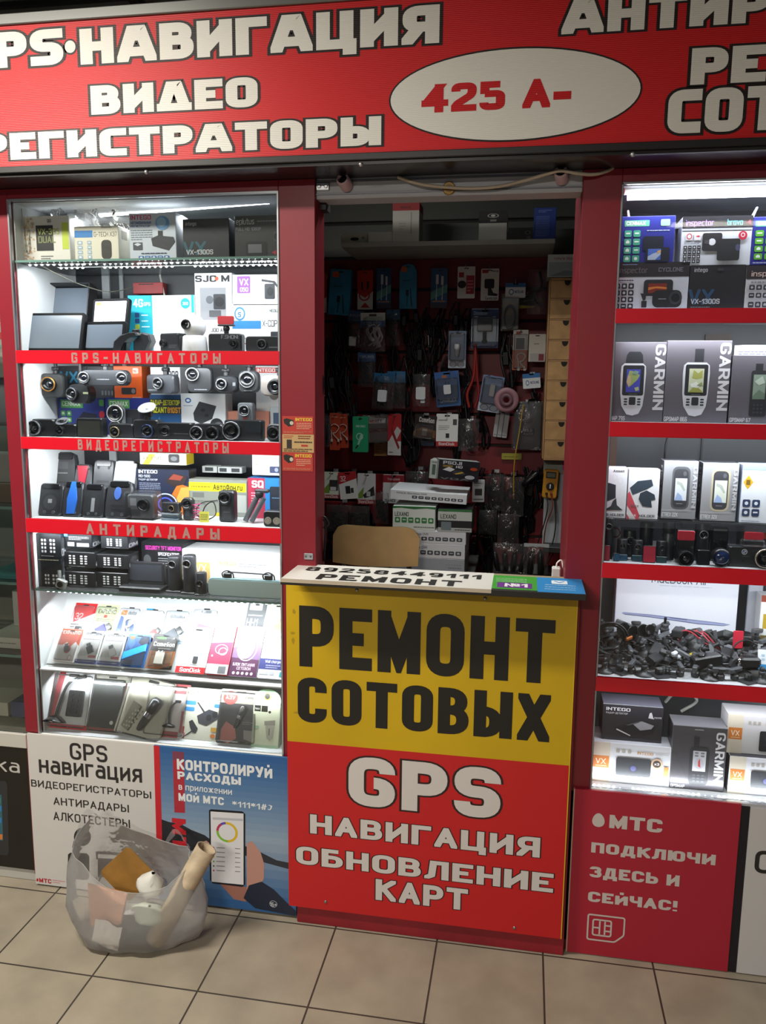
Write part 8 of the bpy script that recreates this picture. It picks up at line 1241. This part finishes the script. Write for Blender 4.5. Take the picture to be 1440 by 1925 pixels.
hang('carded_pack', 'red and white memory card pack tilted, second in the fifth row', (640, 887, 674, 938), 1.49, 'ecebe8', [('p', [(0, 1), (1, 1), (1, .74), (0, .56)], 'b8262e'), ('t', '32', .1, .66, .2, 'e6d8d4', dict(W=.3)), ('r', .34, .2, .6, .48, '232325'), ('r', .62, .22, .78, .4, '3a3a3c')], roll=-6)
hang('carded_pack', 'grey memory card pack with a green corner and red foot, third in the fifth row', (672, 890, 706, 948), 1.51, 'dcdadc', [('r', 0, 0, 1, .15, 'a82a30'), ('t', 'SanDisk', .06, .03, .1, 'e4d4d2', dict(W=.86, t=2.2)), ('p', [(0, .3), (.36, .56), (.3, .2), (0, .18)], '7a9a3a'), ('p', [(.3, .3), (.9, .6), (.96, .3), (.4, .2)], '2c2a2e'), ('r', .5, .26, .72, .42, 'c9c9c9')])
hang('carded_pack', 'white memory card pack with a red top band, above the askew recorder box', (720, 892, 759, 946), 1.52, 'e6e6e6', [('r', 0, .72, 1, .98, '9a2430'), ('t', 'Transcend', .2, .8, .08, 'd8c0c0', dict(W=.6)), ('t', '64', .7, .56, .08, '55555a'), ('t', 'SANDI', .1, .04, .1, '4a4a4c', dict(W=.5))])
# dark leads and black bagged chargers between the packs
rnd = random.Random(11)
def dark_lead(x, z, L, w, seed, kind=0):
    rr = random.Random(seed); mb = MB(); n = rr.choice((2, 3, 4))
    for k in range(n):
        o = rr.uniform(-.3, .3)*w; mb.tube(spline([(o, rr.uniform(-.01, .01), 0), (o+rr.uniform(-.5, .5)*w, rr.uniform(-.015, .01), -L*.35), (o+rr.uniform(-.6, .6)*w, rr.uniform(-.015, .01), -L*.7), (o+rr.uniform(-.3, .3)*w, 0, -L), (o+rr.uniform(.1, .5)*w, 0, -L*.6), (o, 0, -.04)], 5), rr.uniform(.003, .0055), M(rr.choice(('101012', '161719', '1c1d20')), .3), 6)
    mb.box((-w*.3, -.014, -L*.55), (w*.15, .006, -L*.3), M('141416', .25), .004); mb.cyl((w*.2, -.005, -L*.95), (0, 0, 1), .011, .06, M('17181a', .25), 12, .003)
    for q in range(2): mb.ball((rr.uniform(-.5, .5)*w, -.016, -L*rr.uniform(.2, .9)), .0022, CHR, 6)
    return mb
bundles = [dark_lead(0, 0, .22, .06, 40+i) for i in range(8)]
meshes = [b.mesh('charger_lead') for b in bundles]
spots = []
for px_, py_ in ((640, 600), (626, 640), (645, 665), (612, 655), (620, 700), (652, 712), (760, 590), (780, 586), (800, 600), (770, 640), (790, 650), (812, 630), (828, 600), (745, 660), (760, 690), (815, 680), (838, 690), (872, 700), (880, 600), (945, 600), (950, 650), (700, 560), (612, 740), (880, 780), (900, 790), (876, 760), (770, 790), (862, 790), (760, 800), (912, 900), (925, 905), (945, 910), (965, 905), (985, 900), (1004, 905), (935, 960), (955, 970), (975, 960), (905, 970), (1000, 950), (1012, 900), (920, 1000), (893, 1020), (880, 1000), (800, 895), (780, 900), (690, 965), (700, 985), (650, 985), (625, 985), (860, 590), (1000, 740), (1010, 760), (720, 690)):
    a = P(px_, py_, 1.54); spots.append((a.x, a.z))
LBL = 'black charger lead in a loose loop on the red slatwall, unlabelled'
for i, (x, z) in enumerate(spots):
    o = bpy.data.objects.new('charger_lead', meshes[i % 8]); COL.objects.link(o); o.location = (x, 1.578-.022*((i*7) % 3), z+.05); o.rotation_euler = (0, rnd.uniform(-.12, .12), rnd.uniform(-.5, .5)); s = rnd.uniform(.8, 1.15); o.scale = (s, 1, s)
    tag(o, LBL, 'cable', 'black leads looped on the slatwall')
BGL = 'clear grip bag with black leads hanging low on the slatwall'
for i, bb in enumerate(((614, 948, 660, 1000), (655, 950, 695, 998), (700, 925, 730, 985), (762, 885, 805, 935), (862, 786, 900, 848), (912, 890, 950, 960), (943, 895, 985, 970), (900, 958, 934, 1005), (606, 780, 622, 840), (935, 965, 975, 1030))):
    bagged(BGL, bb, 1.47-.012*(i % 2), None, prod=cab_in('151517', 5, .004), seed=30+i, name='lead_bag', group='clear bags of black leads')
bagged('wide clear zip bag of black adapters standing low behind the counter', (927, 1020, 995, 1078), 1.30, None, prod=lambda m, w, h: [m.lathe([(0, 0), (.010, .003), (.014, .03), (.012, .075), (.006, .09), (0, .09)], (w*(-.34+.2*k), 0, h*.05), (.15*(k-1.5), 0, 1), M('151517', .3), 12) for k in range(4)], seed=51, hk=False)
bagged('clear zip bag with a white top edge and two black plugs inside', (984, 1022, 1031, 1084), 1.26, 'b8babd', prod=lambda m, w, h: [m.lathe([(0, 0), (.014, .003), (.018, .03), (.014, .09), (.006, .11), (0, .11)], (w*(-.22+.44*k), 0, h*.06), (.12*(.5-k), 0, 1), M('151517', .3), 12) for k in range(2)]+[m.cyl((0, -.004, h*.1), (0, 0, 1), .012, h*.3, M('8a8c90', .3, .5), 12)], head=.1, seed=52, hk=False)
mb = MB(); mb.box((P(915, 1080, 1.2).x+.02, 1.2, P(960, 1086, 1.2).z-.02), (.42, 1.45, P(960, 1086, 1.2).z-.003), M('2c2c2e', .5), .004)
mb.box((-.02, 1.24, 0), (.01, 1.42, P(960, 1086, 1.2).z-.02), M('2c2c2e', .5)); mb.box((.38, 1.24, 0), (.41, 1.42, P(960, 1086, 1.2).z-.02), M('2c2c2e', .5)); mb.thing('low_shelf', 'black low shelf unit under the zip bags inside the booth', 'shelf')
mb = MB(); a = P(1000, 880, 1.46); mb.lathe([(0, 0), (.012, .004), (.016, .03), (.014, .08), (.005, .1), (0, .1)], (0, 0, 0), (1, 0, .9), M('17181a', .3), 14); mb.tube(spline([(.08, 0, .08), (.1, 0, .12), (.11, .03, .16)], 5), .0035, BLK); mb.thing('car_plug', 'black car lighter plug sticking out beside the multimeter', 'plug', (a.x-.04, 1.46, a.z-.08))
carton('recorder_card', 'white and black camera card standing beside the black camera set', (888, 902, 911, 944), 1.22, None, .01, 'b4b8b8', [('rr', .2, .3, .8, .6, '2a2a2c', .05), ('l', .1, .7, .9, .9, 2, '8a8a8c'), ('l', .1, .06, .9, .2, 1, '55555a')], yaw=10)

# ================================================================== on and about the opening
for (px_, py_), lab in (((650, 344), 'pinkish stub of a bullet camera on the shutter bar, above the guide rail'), ((1057, 331), 'pinkish stub of a bullet camera on the shutter bar, where the pale cable rises')):
    a = P(px_, py_+3, -.005); r = empty('bullet_camera', lab, 'camera', (a.x, .01, a.z)); mb = MB(); ax = (.12, -1, -.35 if px_ < 900 else -.15); mb.lathe([(.017, 0), (.017, .034), (.015, .037), (.0125, .037), (.0125, .027), (0, .027)], (0, 0, 0), (-.15, -1, .32), M('b89aa0', .4), 18); mb.to('housing', r)
    mb = MB(); v = Vector((-.15, -1, .32)).normalized()*.028; mb.lathe([(.0124, 0), (.006, .003), (0, .003)], v, (-.15, -1, .32), M('0c0c10', .1), 18); mb.to('lens', r)
mb = MB(); a = P(844, 354, .008); mb.cyl((a.x, .0105, a.z), (0, -1, 0), .0165, .005, M('8a6a30', .4, .4), 24, .002); mb.cyl((a.x, .006, a.z), (0, -1, 0), .010, .002, M('6e5226', .4, .4), 20); mb.thing('key_cover', 'round brass brown cap in the middle of the grey shutter bar', 'cap')
mb = MB(); a = P(607, 351, .01); mb.box((a.x-.018, .006, a.z-.010), (a.x+.018, .0115, a.z+.010), ALU, .002)
for k in (-1, 1): mb.cyl((a.x+k*.009, .006, a.z), (0, -1, 0), .005, .003, CHR, 12, .001)
mb.thing('latch_bracket', 'metal latch bracket with two bolts on the end of the grey shutter bar', 'bracket')
mb = MB(); a = P(580, 1046, -.002); mb.box((a.x-.0135, -.004, a.z-.009), (a.x+.0135, -.0002, a.z+.009), ALU, .0015)
for k in (-1, 1): mb.cyl((a.x+k*.007, -.004, a.z), (0, -1, 0), .0032, .0015, M('6c6e72', .3, .8), 10)
mb.thing('latch_bracket', 'metal latch plate on the red post just above the countertop', 'bracket')
mb = MB(); pts = [P(x, y, Y) for x, y, Y in ((748, 333, .0), (790, 346, -.008), (840, 352, -.006), (890, 354, -.006), (940, 350, -.008), (990, 338, -.01), (1035, 325, -.03), (1056, 321, -.035), (1085, 326, -.03), (1115, 328, -.02), (1140, 322, -.01), (1152, 316, 0))]; mb.tube(spline(pts, 8), .0042, M('b9a995', .5), 8); mb.thing('cable', 'pale beige cable sagging across the grey shutter bar', 'cable')
mb = MB(); pts = [P(x, y, .09) for x, y in ((598, 470), (594, 560), (600, 640), (596, 700), (602, 745), (598, 800), (597, 880), (600, 960), (603, 1055))]; mb.tube(spline(pts, 8), .0036, BLK, 6)
pts = [P(x, y, .085) for x, y in ((600, 690), (608, 715), (604, 750), (596, 735), (599, 700), (606, 735), (602, 762), (597, 745))]; mb.tube(spline(pts, 6), .0034, BLK, 6)
pts = [P(x, y, .085) for x, y in ((598, 975), (610, 972), (618, 985), (606, 992), (597, 984), (610, 978), (612, 1000), (609, 1055))]; mb.tube(spline(pts, 6), .0034, BLK, 6); mb.thing('power_cable', 'black cable with tied loops hanging down the shutter guide rail', 'cable')
mb = MB(); a = P(596, 468, .09); mb.box((a.x-.006, .085, a.z-.012), (a.x+.008, .097, a.z+.016), M('3a4ae0', .4, 0, .7), .002); mb.thing('led_socket', 'small glowing blue socket light on the guide rail', 'light')
r = empty('usb_charger', 'white plug charger with a white lead by the red post at the countertop end', 'charger', (P(1046, 1085, .10).x, .12, 1.02))
mb = MB(); zz = P(1046, 1068, .12).z-1.02; mb.box((-.012, 0, 0), (.012, .03, zz), M('d4d4d2', .4), .003); mb.to('body', r); mb = MB(); mb.tube(spline([(0, .015, zz), (.002, .015, zz+.012), (.014, .02, zz+.018), (.022, .02, zz-.01), (.035, .03, zz-.03)], 6), .0025, WHT); mb.to('lead', r)
# stickers on the post
STP = [((531, 783, 589, 816), 'b03a30', 'orange-red sticker with a black torch picture, upper on the red post'), ((531, 817, 590, 850), 'b89a6a', 'golden sticker with red print, between two orange-red ones on the post'), ((531, 851, 588, 885), 'b03a30', 'orange-red sticker with a black torch picture, lower on the red post')]
for i, ((a0, b0, a1, b1), c, lab) in enumerate(STP):
    p, q = P(a0, b1, -.0012), P(a1, b0, -.0012); mb = MB(); mb.box((p.x, -.0012, p.z), (q.x, -.0002, q.z), M(c, .4)); F = Frame((p.x, -.0012, p.z), (q.x-p.x, 0, 0), (0, 0, q.z-p.z), (0, -1, 0))
    if i != 1: mb.prints(F, [('t', 'INTEGO', .42, .74, .17, 'd8b83a', dict(W=.54, t=2.4)), ('p', [(.04, .82), (.14, .88), (.36, .78), (.36, .5), (.2, .42), (.06, .6)], '1b1a18'), ('e', .3, .62, .06, .11, 'b8b4a0'), ('l', .46, .28, .94, .66, 4, 'd89a80'), ('l', .04, .06, .96, .18, 2, 'c87a60')])
    else: mb.prints(F, [('r', .14, .22, .3, .7, '2c2420'), ('l', .04, .76, .36, .95, 2, 'b0402a'), ('l', .5, .72, .9, .96, 2, '7a3020'), ('l', .38, .5, .94, .66, 1, '3a2a20'), ('r', .6, .34, .8, .44, 'b03024'), ('l', .04, .04, .94, .24, 2, '5a3a28')])
    mb.thing('sticker', lab, 'sticker')

# ================================================================== carrier bag with rubbish on the floor
BX0, BX1, BYC = -1.285, -.865, -.155
r = empty('carrier_bag', 'translucent white carrier bag of rubbish slumped on the tiled floor against the boards', 'bag', (-1.06, BYC, 0))
rnd = random.Random(9); rows = []; n = 40
prof = [(.0, .06, .08), (.003, .135, .10), (.02, .185, .118), (.06, .205, .120), (.11, .212, .115), (.16, .205, .105), (.20, .19, .095), (.235, .175, .085)]
for j, (z, rx, ry) in enumerate(prof):
    row = []
    for i in range(n):
        t = 2*PI*i/n; k = 1+.05*math.sin(3*t+j*.6)+.035*math.sin(7*t+1.3*j)+.02*math.sin(13*t-j); top = j >= 5
        zz = z
        if top: lift = (.085*max(0, math.cos(t-2.55))**3+.03*max(0, math.cos(t-.25))**4)*(j-4)/3; zz = z+lift-.055*max(0, math.cos(t+1.45))**2*(j-4)/3
        row.append((rx*k*math.cos(t)-.01, max(-.118, min(.138, ry*k*math.sin(t))), max(.0015, zz+(.004*math.sin(5*t+j) if j > 1 else 0))))
    rows.append(row)
mb = MB(); mb.poly(list(reversed(rows[0])), BAGM); mb.grid(rows, BAGM, cu=True); mb.to('bag_film', r); mb = MB(); mb.tube([Vector(p) for p in rows[-1]], .0015, BAGM, 6, closed=True); mb.to('hem', r)
for i0, dz, lab in ((16, .06, 0), (3, .05, 0)):
    p = Vector(rows[-1][i0]); mb = MB(); pa, pb = p, Vector(rows[-1][(i0+5) % n]); q = [[pa+(pb-pa)*u+Vector((0, 0, dz*math.sin(PI*u)*1.0)) for u in [k/10 for k in range(11)]]]
    q.append([v+Vector((.006*math.sin(k*2.), .012, -.022+.006*math.sin(k*1.3))) for k, v in enumerate(q[0])]); mb.grid(q, BAGM); mb.to('handle', r)
def inbag(name, label, cat, mb, loc, rot): return mb.thing(name, label, cat, loc, rot)
mb = MB(); q = rrect(-.062, -.06, .062, .06, .014, .014, 4); mb.slab(q, 0, .003, M('9a6f30', .6, noise=20)); inbag('cardboard_piece', 'brown rounded cardboard square standing on its corner in the carrier bag', 'cardboard', mb, (-1.105, -.135, .165), (-.12, .80, .05))
mb = MB(); mb.slab([(-.06, .06), (.06, .045), (.05, -.04), (.0, -.07), (-.04, -.05)], 0, .012, M('c08a68', .45), .003); inbag('food_wrapper', 'peach coloured wrapper in front of the brown cardboard in the carrier bag', 'wrapper', mb, (-1.13, -.225, .115), (-.25, .05, .1))
mb = MB(); TB = M('b9a68a', .6, noise=30); mb.lathe([(.028, 0), (.030, .0), (.030, .30), (.026, .30), (.026, .01)], (0, 0, 0), (.42, .22, .83), TB, 24); mb.lathe([(0, .012), (.026, .012)], (0, 0, 0), (.42, .22, .83), M('6a5a44', .7), 20); inbag('cardboard_tube', 'pale cardboard tube leaning out of the carrier bag beside the poster', 'tube', mb, (-.985, -.215, .025), (0, 0, 0))
mb = MB(); mb.grid([[(-.04+.08*i/6, .004*math.sin(i*1.7+j), .022*j+.004*math.sin(i+j*2)-.01*i/6) for i in range(7)] for j in range(4)], M('e2ddd6', .55), False); inbag('crumpled_receipt', 'crumpled white receipt pressed to the front of the carrier bag', 'paper', mb, (-1.115, -.262, .028), (-.25, .12, .1))
mb = MB(); mb.box((-.085, -.035, 0), (.085, .035, .05), M('23262c', .4), .008); inbag('black_package', 'dark package lying at the bottom of the carrier bag', 'package', mb, (-1.075, -.185, .004), (0, 0, .15))
rnd = random.Random(2); mb = MB(); rows2 = []
for j in range(7):
    rows2.append([((.032*math.sin(PI*j/6)+.006)*(1+rnd.uniform(-.3, .3))*math.cos(2*PI*i/9), (.03*math.sin(PI*j/6)+.006)*(1+rnd.uniform(-.3, .3))*math.sin(2*PI*i/9), .085*j/6) for i in range(9)])
mb.grid(rows2, M('d9d8d0', .6), cu=True); inbag('crumpled_tissue', 'crumpled white tissue sticking up beside the brown cardboard in the carrier bag', 'tissue', mb, (-1.03, -.165, .125), (.1, .3, 0))
mb = MB(); rows2 = [[((.05*math.sin(PI*j/6)+.004)*(1+rnd.uniform(-.25, .25))*math.cos(2*PI*i/11), (.03*math.sin(PI*j/6)+.004)*(1+rnd.uniform(-.25, .25))*math.sin(2*PI*i/11), .06*j/6) for i in range(11)] for j in range(7)]
mb.grid(rows2, M('c9d2c0', .6), cu=True); inbag('crumpled_wrapper', 'pale greenish crumpled wrapper against the cardboard tube in the carrier bag', 'wrapper', mb, (-1.01, -.205, .075), (.2, .2, 0))

# ================================================================== neighbouring shop behind glass, past the red post
mb = MB(); mb.box((-2.4, .40, .5), (-1.52, .41, 2.1), M('77766c', .5)); struct('wall_neighbour', mb)
mb = MB(); mb.box((-2.4, .01, .505), (-1.504, .013, 2.13), GLASS); mb.box((-2.4, -.002, 2.1), (-1.504, .02, 2.135), M('6d6a66', .4), .002); struct('window_1', mb)
NS = [.520, .752, .985, 1.22, 1.46, 1.70]
r = empty('glass_shelving', 'glass shelving of the neighbouring shop past the red post', 'shelving', (-1.9, .2, .505))
mb = MB(); mb.box((-.4, -.12, 1.56), (.36, -.04, 1.60), WHT, .003); mb.tube([(-.35, -.08, 1.555), (.31, -.08, 1.555)], .008, M('fff4e2', .5, 0, 3.), 8); mb.to('tube_lamp', r)  # unseen tube added to go with the neighbouring shop's fill light
for z in NS[1:]: mb = MB(); mb.box((-.48, -.17, z-.505-.008), (.385, .17, z-.505), GLASS_SHELF); mb.box((-.48, -.173, z-.505-.008), (.385, -.1702, z-.505), M('6f9088', .2)); mb.to('glass_shelf', r)
mb = MB(); mb.box((-.48, -.18, -.0), (.385, .18, .014), M('8f8c80', .5)); mb.to('base_panel', r)
def nb(label, x0, x1, z, h, y, col, pr=(), d=.08, tilt=0, name='product_box', yaw=0):
    w = x1-x0; mb = MB(); mb.box((-w/2, 0, 0), (w/2, d, h), M(col, .5), .001); mb.prints(Frame((-w/2, 0, 0), (w, 0, 0), (0, 0, h), (0, -1, 0)), pr); mb.thing(name, label, 'box', ((x0+x1)/2, y, z+.0005), (-math.radians(tilt), 0, math.radians(yaw)))
nb('white carton on the lowest glass of the neighbouring shop', -1.68, -1.545, NS[1], .035, .08, 'c9c6b8', [('l', .2, .4, .8, .6, 1, '77756c')], .16)
nb('tall pale carton standing behind the glass of the neighbouring shop', -1.66, -1.53, NS[1]+.036, .12, .20, 'bdbcb4', [], .06)
nb('teal folder lying on the neighbouring shop glass shelf', -1.66, -1.53, NS[2], .014, .06, '3f7a78', [], .2)
nb('beige notebook box with dark lettering leaning in the neighbouring shop', -1.585, -1.52, NS[0]+.016, .14, .20, 'a08a5e', [('t', 'M', .5, .3, .4, '2a261e', dict(W=.3))], .02, 18)
nb('blue box lying flat at the neighbouring shop floor', -1.585, -1.525, NS[0]+.016, .05, .05, '3a4468', [], .1)
nb('long pale box lying flat beside the blue one in the neighbouring shop', -1.70, -1.595, NS[0]+.016, .045, .05, 'b4b1a2', [('r', .05, .3, .3, .7, '4a8a6a')], .12)
nb('brown box on the third glass of the neighbouring shop', -1.70, -1.54, NS[3], .06, .10, '6a5a48', [], .1)
nb('grey box on the fourth glass of the neighbouring shop', -1.68, -1.54, NS[3]+.061, .09, .12, '8c8c86', [], .08)
nb('dark tablet leaning on the fifth glass of the neighbouring shop', -1.66, -1.54, NS[4], .15, .12, '26282a', [('r', .06, .06, .94, .94, '3a3e40')], .012, 12)
nb('red striped box on the upper glass of the neighbouring shop', -1.68, -1.54, NS[5], .07, .12, '8a8a84', [('r', 0, .3, 1, .6, '9a3030')], .1)

# ================================================================== corridor lamps overhead
r = empty('ceiling_lamp', 'unseen white ceiling lamp added inside the booth above the wall shelf', 'lamp', (-.25, .62, 2.738))  # added fixture, out of view, to go with the booth fill light
mb = MB(); mb.box((-.28, -.07, -.13), (.28, .07, 0), WHT, .004); mb.to('housing', r); mb = MB(); mb.box((-.26, -.055, -.133), (.26, .055, -.13), M('f4fff8', .5, 0, 2.)); mb.to('diffuser', r)
for i, (x, y, w_) in enumerate(CEIL_LAMPS):
    r = empty('ceiling_lamp', ('fluorescent ceiling lamp of the corridor nearest the neighbouring shop', 'fluorescent ceiling lamp behind the viewpoint in the corridor', 'fluorescent ceiling lamp farther along the corridor')[i], 'lamp', (x, y, 2.738))
    mb = MB(); mb.box((-.6, -.11, -.018), (.6, .11, 0), WHT, .003); mb.to('housing', r); mb = MB(); mb.box((-.57, -.09, -.0205), (.57, .09, -.018), M('fff2dc', .5, 0, 3.)); mb.to('diffuser', r)
